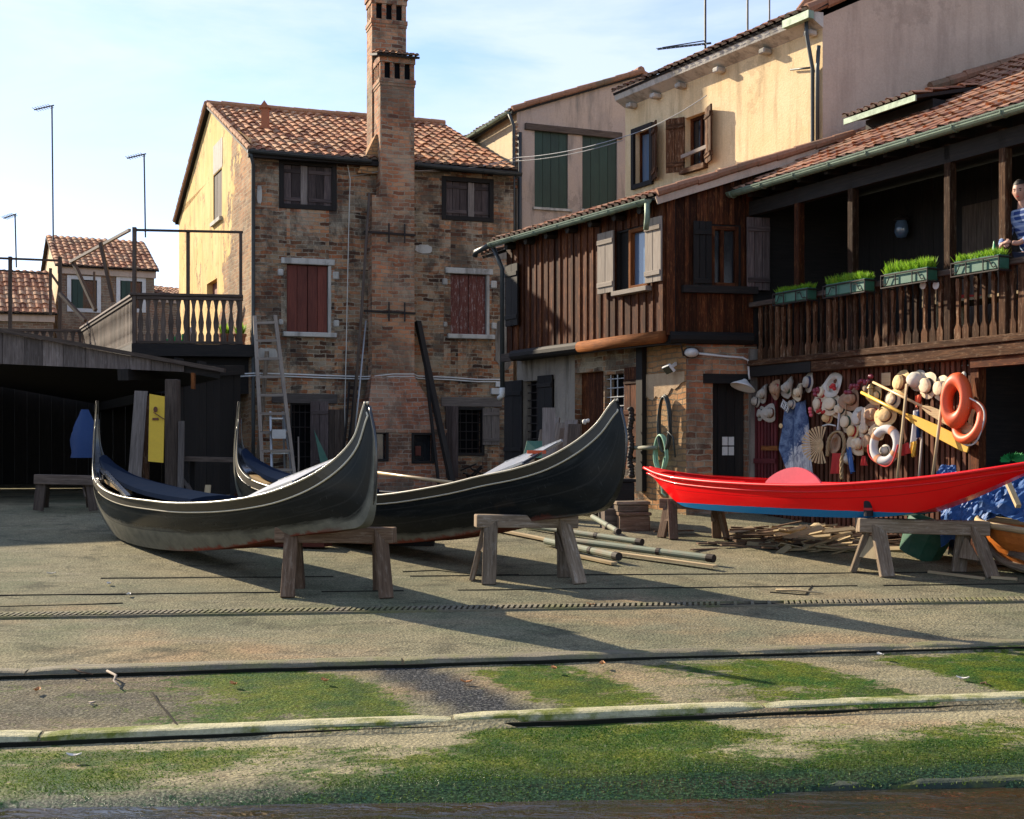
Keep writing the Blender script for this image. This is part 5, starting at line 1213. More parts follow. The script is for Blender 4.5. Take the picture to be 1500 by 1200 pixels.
# blue cloth bag hanging in the dark
mb = MB(); c0 = at(124, 600, 21.5); rws = []
for i in range(9):
    t_ = i/8; z = -t_*.8; w = .06+.17*math.sin(min(1, t_*1.3)*1.5)
    rws.append([c0+V((w*math.cos(a)*(1+.12*math.sin(5*a+i)), .5*w*math.sin(a)*(1+.1*math.sin(3*a)), z)) for a in [2*math.pi*k/16 for k in range(17)]])
mb.grid(rws); tag(mb.build('hanging_coat', MAT['tarp_dk'], smooth=True), 'blue waterproof coat hanging in the dark shed', 'coat')
def legpair(root, mb_mat, a, b, w, th): mb = MB(); mb.bar(a, b, w, th); mb.build('leg', mb_mat, root, bevel=.006)
def trestle(tops, feet, lab, mat, bw=.15, bh=.12, lw=.13, lt=.055, gus=None, grp='wooden trestles under the boats', name='trestle', plate=None, ext=.0):
    """tops: the two ends of the beam; feet: four ground points (two for each end)"""
    t0, t1 = V(tops[0]), V(tops[1]); c = (t0+t1)/2
    t = thing(name, (c.x, c.y, gz(c.y)), lab, 'trestle', grp)
    d = (t1-t0).normalized(); mb = MB(); mb.bar(t0-d*ext, t1+d*ext, bw, bh, rnd=.9); mb.build('beam', mat, t, bevel=.014, seg=2)
    for k, (pa, pb) in enumerate(((feet[0], feet[1]), (feet[2], feet[3]))):
        e = t0+d*.16 if k == 0 else t1-d*.16
        for s_, f_ in ((1, pa), (-1, pb)):
            f_ = V(f_); sd = V((f_.x-e.x, f_.y-e.y, 0)); sd = sd.normalized()*.05 if sd.length > .01 else sd
            legpair(t, mat, f_, e+sd+V((0,0,bh*.35)), lw, lt)
        if gus: 
            a, b = V(pa), V(pb); mb = MB(); e2 = e-V((0,0,bh*.5)); al, bl = lerp(e2, a, .08), lerp(e2, b, .08); al2, bl2 = lerp(e2, a, gus), lerp(e2, b, gus); nrm = (b-a).cross(ZUP).normalized(); nrm = nrm if nrm.y < 0 else -nrm; off = nrm*(lt*.5+.035)
            mb.prism([al+off, bl+off, bl2+off, al2+off], nrm*.02, ZUP); mb.build('gusset', MAT[plate] if plate and k == 0 else mat, t)
    return t
# dark arched trestle in the shed
a, b = at(52, 702, 21.2), at(142, 704, 21.2)
trestle((a, b), (at(56, 748, 21.2), at(64, 742, 21.9), at(138, 748, 21.2), at(134, 742, 21.9)), 'dark arched trestle inside the shed beyond the left gondola', MAT['w_rail'], .18, .16, .16, .06, .45)
# workbench
wb = thing('workbench', at(312, 745, 22.6), 'dark cluttered workbench in the shade under the terrace', 'workbench'); Yw = 22.6
mb = MB(); mb.bar(at(272, 672, Yw), at(350, 674, Yw), .6, .08); mb.build('table_top', MAT['w_rail'], wb)
for x in (278, 345):
    for dy in (-.22, .22): mb = MB(); p = at(x, 676, Yw)+V((0,dy,0)); mb.bar((p.x, p.y, 1.1), p, .08, .08); mb.build('leg', MAT['w_black'], wb)
for i, (px, h, col, nm, lab) in enumerate(((292, .3, 'w_grey', 'wood_offcut', 'grey offcut propped under the workbench'), (302, .22, 'w_plank', 'wood_offcut', 'pale offcut propped under the workbench'), (335, .34, 'w_dark', 'wood_offcut', 'long dark offcut leaning across the workbench legs'))):
    p = at(px, 735, 22.2); p.z = gz(22.2); mb = MB(); mb.bar(p, p+V((.08*(i-1)*4, .15, h*1.6)), .1, .03); tag(mb.build(nm, MAT[col]), lab, 'offcut')

# ------------------------------------------------------------------ far houses and aerials
def far_house(x0, x1, yt, ye, yb, Y, lab, wmat, left, wins, rise=2.2, tm='tile', tw=.24):
    p, q = xy(x0, Y), xy(x1, Y*1.03); f = Fr(p, q); t = thing('far_house', (p.x, p.y, 1.2), lab, 'house')
    ze = f.uz((x0+x1)/2, ye)[1]; zt_ = CH+(HZ-yt)/F*(Y+3); z0 = 1.0
    mb = MB(); rs = [f.rect(*w) for w in wins]; wall(mb, f, 0, f.L, z0, ze, rs, .15); wl_ = mb.build('wall', MAT[wmat], t)
    bk = V((-.42, .9, 0)).normalized()*6.5
    if left:
        g = Fr((p.x+bk.x, p.y+bk.y), p); mb = MB(); wall(mb, g, 0, g.L, z0, [(0, ze), (g.L/2, zt_), (g.L, ze)]); mb.build('side_wall', MAT['cream'], t)
    mb = MB(); g = Fr(q, (q.x+bk.x, q.y+bk.y)); wall(mb, g, 0, g.L, z0, [(0, ze), (g.L/2, zt_), (g.L, ze)]); g = Fr((q.x+bk.x, q.y+bk.y), (p.x+bk.x, p.y+bk.y)); wall(mb, g, 0, g.L, z0, ze); mb.build('rear_wall', MAT[wmat], t)
    a = f.P(-.15, ze-.03, .25); b = f.P(f.L+.15, ze-.03, .25); m_ = V((p.x, p.y, 0))+bk/2-f.D*.15; m_.z = zt_
    tile_roof('roof', a, b, m_-a, MAT[tm], t, tw, .4, .05); r0 = V((q.x, q.y, ze))+bk+f.D*.15; tile_roof('roof', r0, r0-f.D*(f.L+.3), (m_+f.D*(f.L+.3))-r0, MAT[tm], t, tw, .4)
    for r in rs:
        fw_ = MB(); ring(fw_, f, r[0]-.14, r[1]+.14, r[2]-.14, r[3]+.14, -.05, .04, .14); w_ = fw_.build('window', MAT['white'], t)
        fw_ = MB(); backing(fw_, f, r, -.12); fw_.build('pane', MAT['glassdark'], w_)
        mb = MB(); u_ = r[0]+.04; boards(mb, f, u_, u_+(r[1]-r[0])*.42, r[2], r[3], -.02, 2, .05); mb.build('shutter', MAT['green'], w_)
    mb = MB(); fbox(mb, f, -.05, f.L+.05, ze-.32, ze-.06, .0, .12); mb.build('cornice', MAT['brown'], t)
    return t
far_house(86, 226, 346, 392, 460, 48, 'distant brown house with a red tiled roof and white framed windows', 'farwall', True, ((104, 410, 142, 452), (176, 412, 208, 452)))
far_house(-160, 78, 391, 456, 480, 44, 'low distant house with a bright orange tiled roof behind the terrace', 'farwall', False, (), 2, 'tile')
far_house(224, 300, 418, 434, 460, 52, 'low distant house with a dark tiled roof beside the ochre wall', 'farwall', False, (), 2, 'tile_red')
def aerial(x, yb, yt, Y, arm, lab, r=.022, elem=7):
    a, b = at(x, yb, Y), at(x*1.0+(-2 if arm else 0), yt, Y); t = thing('aerial', a, lab, 'aerial', 'television aerials on the rooftops')
    mb = MB(); mb.tube([a, b], r, 6); mb.build('mast', MAT['pipe_dk'], t)
    if arm:
        e = b+(at(x+arm, yt+6, Y)-at(x, yt, Y)); mb = MB(); mb.tube([b+(b-e)*.12, e], r*.8, 6); mb.build('boom', MAT['pipe_dk'], t)
        mb = MB()
        for i in range(elem): p = lerp(b, e, (i+.5)/elem); mb.tube([p+V((-.02,-.25,0)), p+V((.02,.25,0))], r*.4, 5)
        mb.build('elements', MAT['alu'], t)
aerial(78, 352, 155, 45, -26, 'tall thin aerial with a short boom rising from the distant brown house roof', .03)
aerial(213, 348, 226, 46, -25, 'medium aerial with a short boom at the right end of the distant roof', .03)
aerial(24, 392, 314, 42, -17, 'small aerial with a short boom above the low orange roof', .026)
aerial(1033, 95, -60, 26, 0, 'bare tall mast on the yellow house roof, left of three', .025); t = COL.objects[-2]
mb = MB(); a = at(1033, 64, 26); e = at(963, 72, 26)
tt = thing('boom_aerial', a, 'long horizontal boom aerial clamped on a mast above the yellow house', 'aerial')
mb.tube([a+V((.12,0,.01)), e], .022, 6); mb.tube([a+V((.0,0,.06)), e+V((.1,0,.03))], .012, 5); mb.build('boom', MAT['pipe_dk'], tt); mb = MB()
for i in range(12): p = lerp(a, e, i/11); mb.tube([p+V((0,-.2,-.08)), p+V((0,.2,.08))], .008, 5)
mb.build('elements', MAT['alu'], tt)
aerial(1095, 70, -60, 25, 0, 'bare mast on the yellow house roof, middle of three', .022); aerial(1127, 55, -60, 25, 0, 'bare mast on the yellow house roof, right of three', .018)
# cables across the yard
def cable(pts, lab, r=.008, mat='iron', sag=.2):
    mb = MB(); P = []
    for a, b in zip(pts, pts[1:]):
        for i in range(12): t = i/12; P.append(lerp(a, b, t)-V((0,0,sag*4*t*(1-t))))
    mb.tube(P+[pts[-1]], r, 5, cap=False); tag(mb.build('cable', MAT[mat]), lab, 'cable')
cable([at(610, 252, 30.4), at(756, 231, 31), at(915, 200, 26.5), at(1035, 140, 22.5)], 'thin pale cable from the chimney to the yellow house window, upper of two', .009, 'alu', .08)
cable([at(420, 262, 30.0), at(560, 250, 30.), at(756, 236, 31.), at(912, 206, 26.5)], 'thin pale cable crossing the top of the brick front, lower of two', .009, 'alu', .08)
# ------------------------------------------------------------------ gondolas
def loft_boat(tab, p, d, N=72):
    """tab rows: t, sg, zg, bg, sk, zk, bk -> list of stations with gunwale/chine on both sides; p origin, d unit axis"""
    side = V((d.y, -d.x, 0)); side = side if side.y < 0 else -side     # towards the camera
    st = []
    for i in range(N+1):
        t = i/N*tab[-1][0]; sg, zg, bg, sk, zk, bk = spl(tab, t)
        def pt(s, b, z, q): return V((p.x, p.y, 0))+d*s+side*b*q+V((0, 0, z))
        st.append((pt, sg, zg, max(bg, .006), sk, zk, max(bk, .005)))
    return st, side
def side_pts(S, q, n=8, bul=.05, inset=0, f1=1.):
    pt, sg, zg, bg, sk, zk, bk = S; out = []
    for j in range(n+1):
        f = j/n*f1; b = lerp(bg, bk, f)+bul*math.sin(math.pi*f)*min(1, bg*3)
        out.append(pt(lerp(sg, sk, f), max(b-inset, .003), lerp(zg, zk, f), q))
    return out
def gondola(name, tab, p, d, lab, hull, decks, rail_from, group='black gondolas drawn up on the slipway'):
    c = V((p.x, p.y, 0))+d*tab[-1][1]*.5; t = thing(name, (c.x, c.y, gz(c.y)), lab, 'gondola', group)
    st, side = loft_boat(tab, p, d)
    mb = MB()
    for q in (1, -1):
        rows = [side_pts(S, q) for S in st]; L = tab[-1][1]
        mb.grid(rows, [[(S[1], j/8) for j in range(9)] for S in st])
    mb.grid([[S[0](S[4], S[6], S[5], 1), S[0](S[4], -S[6], S[5], 1)] for S in st], [[(S[1], 1.), (S[1], 1.)] for S in st])
    mb.build('hull', hull, t, smooth=True)
    mb = MB(); n = len(st)
    for q in (1, -1): mb.grid([side_pts(S, q, 6, .05, .03, .8) for S in st[6:-6]])
    mb.grid([[S[0](lerp(S[1], S[4], .8), lerp(S[3], S[6], .8), lerp(S[2], S[5], .8), q) for q in (1, 0, -1)] for S in st[6:-6]]); mb.build('interior', MAT['black'], t, smooth=True)
    # gunwale band; cream beads paint the light along its edges, dark lengths its shade
    def off(S, dz, o, q): pt, sg, zg, bg, sk, zk, bk = S; f = dz/max(.2, (zg-zk)); return pt(lerp(sg, sk, f), lerp(bg, bk, f)+o*min(1, bg*4+.15)+.01*min(1, bg*4), zg-dz, q)
    for q in (1, -1):
        m = MB(); m.grid([[off(S, .0, -.035, q), off(S, -.008, .0, q), off(S, .0, .022, q), off(S, .10, .03, q), off(S, .12, .005, q)] for S in st])
        gw = m.build('gunwale', MAT['olive'], t, smooth=False)
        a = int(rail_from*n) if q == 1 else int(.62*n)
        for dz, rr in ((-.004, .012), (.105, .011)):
            m = MB(); m.tube([off(S, dz, .022, q) for S in st[a:]], rr, 6); m.build('lit_bead', MAT['lit_bead'], gw, smooth=True)
            if a > 4: m = MB(); m.tube([off(S, dz, .022, q) for S in st[3:a+1]], rr*.8, 6); m.build('shaded_bead', MAT['pipe_dk' if dz < 0 and q == 1 else 'black'], gw, smooth=True)
    # decks, cambered
    for (ta, tb, mt, cam) in decks:
        ia, ib = int(ta*n), min(n-1, int(tb*n)); rows = []
        for k, S in enumerate(st[ia:ib+1]):
            r = []; e = (k/(max(1, ib-ia)))
            for j in range(9):
                x = -1+j/4; r.append(S[0](S[1], S[3]*x*.97, S[2]-.015+cam*S[3]*(1-x*x), 1))
            rows.append(r)
        mb = MB(); mb.grid(rows); S = st[ib] if tb < .6 else st[ia]; rr = rows[-1] if tb < .6 else rows[0]
        mb.poly(rr+[rr[-1]-V((0,0,.12)), rr[0]-V((0,0,.12))]); dk_ = mb.build('deck', MAT[mt], t, smooth=True)
    # stems
    mb = MB(); mb.tube([S[0](min(S[1], S[4])-.012, 0, S[2] if k < 2 else S[5], 1) for k, S in enumerate(st[:22])], [.013 for k in range(22)], 8); mb.build('stem_iron', MAT['iron'], t, smooth=True)
    mb = MB(); mb.tube([S[0](max(S[4], S[1])+.006, 0, lerp(S[2], S[5], .9), 1) for S in st[-16:]], .016, 8); mb.build('stern_post', MAT['black'], t, smooth=True)
    return t, st, side
# near gondola
p = at(138, 590, 19.2); q = at(537, 597, 13.4); d = V((q.x-p.x, q.y-p.y, 0)); Lg = d.length; d.normalize()
T1 = [(0, .14, 2.83, .01, .10, 2.80, .008), (1, .12, 2.45, .02, .02, 2.40, .012), (2, .14, 2.12, .045, -.03, 2.0, .015), (3, .28, 1.87, .11, .02, 1.6, .02), (4, .58, 1.72, .2, .2, 1.28, .03),
 (5, 1.0, 1.62, .3, .62, 1.05, .07), (6, 1.64, 1.545, .43, 1.3, .89, .17), (7, 2.4, 1.49, .52, 2.2, .835, .27), (8, 3.3, 1.47, .57, 3.3, .84, .34), (9, 4.2, 1.465, .58, 4.3, .89, .35),
 (10, 5.2, 1.51, .53, 5.3, 1.01, .3), (11, 6.0, 1.6, .44, 6.15, 1.14, .22), (12, 6.5, 1.71, .35, 6.75, 1.22, .15), (13, 6.9, 1.85, .25, 7.18, 1.27, .1), (14, 7.2, 2.03, .15, 7.5, 1.34, .06),
 (15, 7.38, 2.24, .07, 7.64, 1.62, .03), (16, 7.46, 2.5, .03, 7.66, 2.15, .013), (17, 7.49, 2.6, .012, 7.54, 2.55, .01)]
k = Lg/7.49; T1 = [(a, b*k, c, e, f*k, g_, h) for a, b, c, e, f, g_, h in T1]
g1_, st1, sd1 = gondola('gondola', T1, p, d, 'black gondola at the front with a dusty grey lower hull and blue-black deck cover', MAT['hull'], ((.03, .26, 'black', .05), (.72, .985, 'black', .18)), .3)
# bluish cover and details of the left part
def deckpt(st, t, x, dz): 
    n = len(st); i = min(n-1, max(0, int(t*(n-1)))); S = st[i]; return S[0](S[1], S[3]*x, S[2]+dz, 1)
def cover(g, st, t0, t1, x0, x1, dz0, dz1, mat, name='deck_cover', k=10, arch=.1):
    rows = []
    for i in range(k+1):
        e = i/k; t_ = lerp(t0, t1, e); r = []
        for j in range(9):
            f = j/8; x = lerp(x0, x1, f); r.append(deckpt(st, t_, x, lerp(dz0, dz1, e)+arch*math.sin(math.pi*f)+.008*nz(i*.8, j*.7, 2)))
        rows.append(r)
    mb = MB(); mb.grid(rows); mb.grid([[a, a-V((0,0,.05))] for a in rows[0]]); mb.grid([[a, a-V((0,0,.05))] for a in rows[-1]]); mb.grid([[r[-1], r[-1]-V((0,0,.06))] for r in rows]); mb.grid([[r[0], r[0]-V((0,0,.06))] for r in rows])
    return mb.build(name, MAT[mat], g, smooth=True)
cover(g1_, st1, .19, .5, -.95, .35, .14, .03, 'deck', arch=.04)
mb = MB(); mb.bar(deckpt(st1, .26, .25, -.02), deckpt(st1, .36, .3, -.03), .12, .05); mb.build('seat', MAT['w_oar'], g1_)
mb = MB()
for a in (.37, .47, .6): mb.bar(deckpt(st1, a, -.93, -.05), deckpt(st1, a, .93, -.05), .12, .04)
mb.build('thwart', MAT['black'], g1_)
mb = MB(); mb.bar(deckpt(st1, .27, -.3, .06), deckpt(st1, .27, .7, .05), .05, .07); mb.bar(deckpt(st1, .2, .2, .02), deckpt(st1, .42, .93, .0), .06, .05); mb.build('coaming', MAT['black'], g1_)
# far gondola
p2 = at(345, 590, 20); q2 = at(903, 588, 14.3); d2 = V((q2.x-p2.x, q2.y-p2.y, 0)); L2_ = d2.length; d2.normalize()
T2 = [(0, .14, 2.85, .01, .10, 2.82, .008), (1, .12, 2.47, .02, .02, 2.42, .012), (2, .14, 2.14, .045, -.03, 2.0, .015), (3, .28, 1.9, .11, .02, 1.6, .02), (4, .58, 1.76, .2, .2, 1.32, .03),
 (5, 1.0, 1.66, .3, .62, 1.07, .07), (6, 1.7, 1.58, .43, 1.4, .9, .18), (7, 2.6, 1.53, .53, 2.4, .86, .3), (8, 3.6, 1.51, .59, 3.6, .87, .38), (9, 4.5, 1.54, .6, 4.6, .93, .4),
 (10, 5.5, 1.67, .53, 5.6, 1.07, .35), (11, 6.1, 1.79, .44, 6.3, 1.2, .27), (12, 6.6, 1.88, .35, 6.8, 1.3, .17), (13, 7.0, 2.0, .25, 7.3, 1.37, .11), (14, 7.35, 2.18, .15, 7.7, 1.47, .06),
 (15, 7.6, 2.38, .07, 7.92, 1.78, .03), (16, 7.76, 2.58, .03, 7.98, 2.2, .014), (17, 7.84, 2.66, .012, 7.9, 2.56, .01)]
k = L2_/7.84; T2 = [(a, b*k, c, e, f*k, g_, h) for a, b, c, e, f, g_, h in T2]
g2_, st2, sd2 = gondola('gondola', T2, p2, d2, 'glossy black gondola behind, its curved end raised on a pale trestle mid yard', MAT['hull2'], ((.03, .24, 'black', .05), (.72, .985, 'black', .18)), .3)
cover(g2_, st2, .17, .44, -.95, .55, .16, .04, 'deck', arch=.04)
mb = MB(); mb.bar(deckpt(st2, .25, .45, -.02), deckpt(st2, .33, .5, -.03), .14, .05); mb.build('seat', MAT['w_oar'], g2_)
def hatch(st, ta, tb, x, lab, orange=False):
    a, b = deckpt(st, ta, x, .07), deckpt(st, tb, x, .15); w = sd1*.3-V((0,0,.13))
    t = thing('deck_panel', (a+b)/2, lab, 'panel', 'striped panels leaning in the gondolas'); mb = MB(); nn = (b-a).normalized()
    mb.prism([a+w, a-w, b-w, b+w], V((0,0,.03))); mb.build('board', MAT['black'], t)
    mb = MB()
    for i in range(9): f = (i+.5)/9; c = lerp(a, b, f)+V((0,0,.034)); mb.bar(c+w*.9, c-w*.9, .035, .012)
    mb.bar(a+w+V((0,0,.03)), b+w+V((0,0,.03)), .025, .03); mb.bar(a-w+V((0,0,.03)), b-w+V((0,0,.03)), .025, .03); mb.build('slats', MAT['alu'], t)
    if orange: mb = MB(); c = b+V((0,0,.05)); mb.box(c-nn*.1, (.22, .14, .04)); mb.build('orange_pad', MAT['orange'], t)
hatch(st1, .585, .72, .05, 'silver slatted panel leaning in the front gondola')
hatch(st2, .615, .73, .1, 'silver slatted panel with an orange pad in the rear gondola', True)
mb = MB(); mb.tube([deckpt(st2, .56, -.2, .1), deckpt(st2, .44, -.4, .3)], .022, 8); tag(mb.build('pale_pole', MAT['w_oar'], smooth=True), 'pale round pole lying in the rear gondola', 'pole')
mb = MB(); mb.tube([deckpt(st2, .72, -.6, .1), deckpt(st2, .83, -.55, .08), deckpt(st2, .9, -.4, .06)], .02, 8); tag(mb.build('oar_shaft', MAT['alu'], smooth=True), 'grey shaft lying on the after deck of the rear gondola', 'oar')
# trestles under the gondolas
Y = 14.1
trestle((at(408, 783, 14.35), at(576, 784, 14.2)), (gp(421, 876), gp(437, 862), gp(566, 877), gp(556, 864)), 'brown trestle under the raised end of the front gondola', MAT['w_tdark'], .2, .17, .15, .07, ext=.02)
mb = MB(); 
trestle((at(700, 763, 15.0), at(841, 764, 15.2)), (gp(716, 857), gp(691, 850), gp(850, 856), gp(826, 846)), 'pale timber trestle under the end of the rear gondola', MAT['w_tres'], .22, .15, .16, .06, .42, ext=.03)
# blocks wedged between trestles and keels
b_ = at(438, 757, 14.2); mb = MB(); mb.bar(b_-V((0,0,.08)), b_+V((0,0,.12)), .07, .09); tag(mb.build('wedge_block', MAT['w_tdark']), 'small wooden block upright on the front trestle against the hull', 'block')
mb = MB(); c = gp(395, 802, .08); mb.bar(c+V((-.5, .3, 0)), c+V((.8, -.1, .02)), .25, .16); tag(mb.build('keel_block', MAT['redshut']), 'low reddish timber block in the shadow under the front gondola', 'block')
mb = MB(); c = gp(600, 806, .06); mb.bar(c+V((-.6, .5, 0)), c+V((.3, .5, 0)), .3, .14); tag(mb.build('keel_block', MAT['w_black']), 'dark timber block in the shadow under the rear gondola', 'block')
mb = MB(); c = (st1[22][0](st1[22][4], 0, 0, 1)); mb.box((c.x, c.y, gz(c.y)+.0), (.3, .3, .12)); 

# ------------------------------------------------------------------ red boat
pr = at(947, 685, 19.0); qr = at(1535, 673, 14.05); dr_ = V((qr.x-pr.x, qr.y-pr.y, 0)); Lr = dr_.length; dr_.normalize()
TR = [(0, .0, 1.86, .05, .06, 1.8, .03), (1, .3, 1.80, .16, .42, 1.56, .09), (2, .6, 1.76, .26, .8, 1.36, .17), (3, 1.0, 1.725, .36, 1.15, 1.305, .25), (4, 1.8, 1.69, .47, 1.9, 1.285, .34), (5, 2.8, 1.675, .53, 2.8, 1.28, .39),
 (6, 3.6, 1.69, .53, 3.5, 1.28, .38), (7, 4.4, 1.745, .48, 4.15, 1.30, .31), (8, 5.1, 1.82, .39, 4.7, 1.38, .22), (9, 5.7, 1.91, .27, 5.3, 1.58, .13), (10, 6.18, 2.0, .08, 6.1, 1.92, .04)]
k = Lr/6.18; TR = [(a, b*k, c, e, f*k, g_, h) for a, b, c, e, f, g_, h in TR]
rb_ = thing('rowing_boat', (pr+qr)/2*1.0-V((0,0,.6)), 'bright red wooden boat with a blue bottom on two trestles', 'boat')
st3, sd3 = loft_boat(TR, pr, dr_)
mb = MB()
for q in (1, -1):
    mb.grid([side_pts(S, q, 8, .015) for S in st3], [[(S[1], j/8*(.98)) for j in range(9)] for S in st3])
mb.grid([[S[0](S[4], S[6], S[5], 1), S[0](S[4], -S[6], S[5], 1)] for S in st3], [[(S[1], 1.), (S[1], 1.)] for S in st3])
for S in (st3[0], st3[-1]): mb.poly([S[0](S[1], S[3], S[2], 1), S[0](S[1], -S[3], S[2], 1), S[0](S[4], -S[6], S[5], 1), S[0](S[4], S[6], S[5], 1)], (1,0,0))
mb.build('hull', MAT['redhull'], rb_, smooth=False)
mb = MB()
for q in (1, -1): mb.grid([side_pts(S, q, 6, .0, .03, .8) for S in st3[4:-4]])
mb.grid([[S[0](lerp(S[1], S[4], .8), lerp(S[3], S[6], .8)*q, lerp(S[2], S[5], .8), 1) for q in (1, 0, -1)] for S in st3[4:-4]]); mb.build('interior', MAT['red'], rb_)
for q in (1, -1):
    for dz, w, h in ((.012, .022, .03), (.09, .012, .016)):
        mb = MB(); P = []
        for S in st3: f = max(0, dz)/max(.1, S[2]-S[5]); P.append(S[0](lerp(S[1], S[4], f), lerp(S[3], S[6], f)+.012, S[2]-dz, q))
        mb.tube(P, w, 6); mb.build('rub_rail', MAT['red'], rb_, smooth=True)
def rdeck(t0, t1, x0, x1, mat, dz=.0, cam=.08, nm='deck'):
    n = len(st3)-1; rows = []
    for i in range(int(t0*n), int(t1*n)+1):
        S = st3[i]; rows.append([S[0](S[1], S[3]*lerp(x0, x1, j/8), S[2]+dz+cam*S[3]*(1-lerp(x0, x1, j/8)**2), 1) for j in range(9)])
    mb = MB(); mb.grid(rows); e = rows[-1] if t1 < .6 else rows[0]; mb.poly(e+[e[-1]-V((0,0,.06)), e[0]-V((0,0,.06))]); return mb.build(nm, MAT[mat], rb_, smooth=True)
rdeck(0, .14, -1, 1, 'red'); rdeck(.14, .45, -1, -.55, 'pink', .015); rdeck(.14, .45, .75, 1, 'red', .0); rdeck(.66, 1, -1, 1, 'red', 0, .05); 
mb = MB(); n = len(st3)-1; S = st3[int(.44*n)]; ar = []
a = int(.34*n); 
for i in range(17):
    f = i/16; t_ = lerp(.455, .555, f)*n; S = st3[int(t_)]; S2 = st3[int(t_)+1]; e_ = t_-int(t_); h = .2*math.sin(math.pi*f)**.75; ar.append((lerp(S[0](S[1], S[3]*.25, S[2]-.02, 1), S2[0](S2[1], S2[3]*.25, S2[2]-.02, 1), e_), h))
mb.prism([x for x, h in ar]+[x+V((0,0,h+.03)) for x, h in ar[::-1]], -sd3*.03); mb.build('splash_board', MAT['pink'], rb_)
mb = MB(); mb.bar(st3[int(.53*n)][0](st3[int(.53*n)][1], -.45, 1.66, 1), st3[int(.53*n)][0](st3[int(.53*n)][1], .45, 1.66, 1), .16, .03); mb.build('thwart', MAT['red'], rb_)
trestle((at(968, 737, 18.6), at(1064, 741, 18.2)), (gp(987, 791), gp(969, 788), gp(1065, 791), gp(1050, 788)), 'dark trestle under the left end of the red boat', MAT['w_tdark'], .18, .14, .13, .06, .4)
t4 = trestle((at(1262, 769, 15.55), at(1440, 774, 15.5)), (gp(1300, 846), gp(1249, 838), gp(1455, 846), gp(1404, 838)), 'heavy trestle under the right end of the red boat', MAT['w_tres'], .24, .17, .17, .07, .6, plate='w_plank', ext=.05)
c = at(1272, 766, 15.45); mb = MB(); mb.lathe(c+V((0,0,.08)), ZUP, [(0, 0), (.055, 0), (.055, .17), (.045, .185), (0, .18)], 14); cn = mb.build('paint_can', MAT['band_k'], smooth=False); tag(cn, 'small dark can with a red label on the right trestle', 'can')
mb = MB(); mb.lathe(c+V((0,0,.12)), ZUP, [(.057, .03), (.0575, .04), (.057, .06)], 14); mb.build('label', MAT['cloth_r'], cn)

# ------------------------------------------------------------------ orange boat, tarpaulins and clutter on the right
def sheet(pts_fn, nu, nv, mat, name, thick=0):
    rows = [[pts_fn(i/nu, j/nv) for j in range(nv+1)] for i in range(nu+1)]; mb = MB(); mb.grid(rows); return mb.build(name, mat, smooth=False)
ob = thing('orange_boat', at(1500, 800, 17.2), 'varnished orange clinker boat end on under blue tarpaulin at the right', 'boat')
pa = at(1434, 748, 16.0); da = V((.75, -.66, 0)).normalized(); TO = [(0, 0, 1.27, .05, .1, 1.2, .03), (1, .15, 1.23, .3, .3, .8, .12), (2, .5, 1.19, .5, .7, .66, .25), (3, 1.2, 1.15, .62, 1.2, .6, .32), (4, 3.2, 1.15, .62, 3.2, .6, .32)]
so, sdo = loft_boat(TO, pa, da, 30); mb = MB()
for q in (1, -1):
    for j in range(6):
        mb.grid([[S[0](lerp(S[1], S[4], f), lerp(S[3], S[6], f)+.05*math.sin(math.pi*f)+o, lerp(S[2], S[5], f), q) for f, o in ((j/6, .0), ((j+1)/6+.02, .014))] for S in so], None, da)
mb.grid([[S[0](S[4], S[6]*q, S[5], 1) for q in (1, -1)] for S in so]); mb.build('hull', MAT['orange_boat'], ob)
mb = MB(); mb.tube([S[0](S[1], S[3]+.02, S[2], 1) for S in so], .04, 8); mb.tube([S[0](S[1], -S[3]-.02, S[2], 1) for S in so], .04, 8); mb.build('gunwale', MAT['w_plank'], ob, smooth=True)
mb = MB(); mb.tube([S[0](lerp(S[1], S[4], .92), lerp(S[3], S[6], .92)+.05, lerp(S[2], S[5], .92), 1) for S in so], .05, 8); mb.build('rub_strake', MAT['w_tres'], ob, smooth=True)
def tarp_fn(o, u, v, w, seed):
    def f(a, b):
        p = o+u*a+v*b; return p+V((0, 0, 1))*(w*(math.sin(a*9+seed)*.5+fbm(a*5+seed, b*5, seed)*1.3))+V((.35, -.6, 0))*w*fbm(a*6, b*7+seed, 3)
    return f
def tarp(nm, corners, w, seed, lab, mt='tarp', k=26):
    c = [V(x) for x in corners]
    def f(a, b):
        p = lerp(lerp(c[0], c[1], a), lerp(c[3], c[2], a), b); cr = abs(fbm(a*3.2+seed, b*3.2+seed*2, seed, 3))*2-.3
        return p+V((-.3, -.7, .6))*w*cr
    o = sheet(f, k, k, MAT[mt], nm); tag(o, lab, 'tarpaulin', 'blue tarpaulins round the orange boat'); return o
tarp('tarpaulin', (at(1378, 800, 15.9), at(1470, 752, 15.7), at(1462, 690, 16.1), at(1378, 745, 16.3)), .16, 2., 'pale blue tarpaulin folded under the overhang of the red boat')
tarp('tarpaulin', (at(1432, 742, 15.6), at(1560, 778, 14.9), at(1575, 655, 16.4), at(1468, 695, 16.9)), .22, 5., 'deep blue crumpled tarpaulin over the orange boat')
tarp('tarpaulin', (at(1368, 702, 16.5), at(1402, 702, 16.3), at(1400, 681, 16.5), at(1378, 680, 16.6)), .08, 8., 'corner of blue tarpaulin poking above the red boat')
tarp('tarpaulin', (gp(1388, 812, 0), gp(1412, 815, 0), at(1410, 785, 15.9), at(1392, 783, 15.9)), .06, 11., 'blue cloth hanging behind the right trestle', 'tarp_dk', 14)
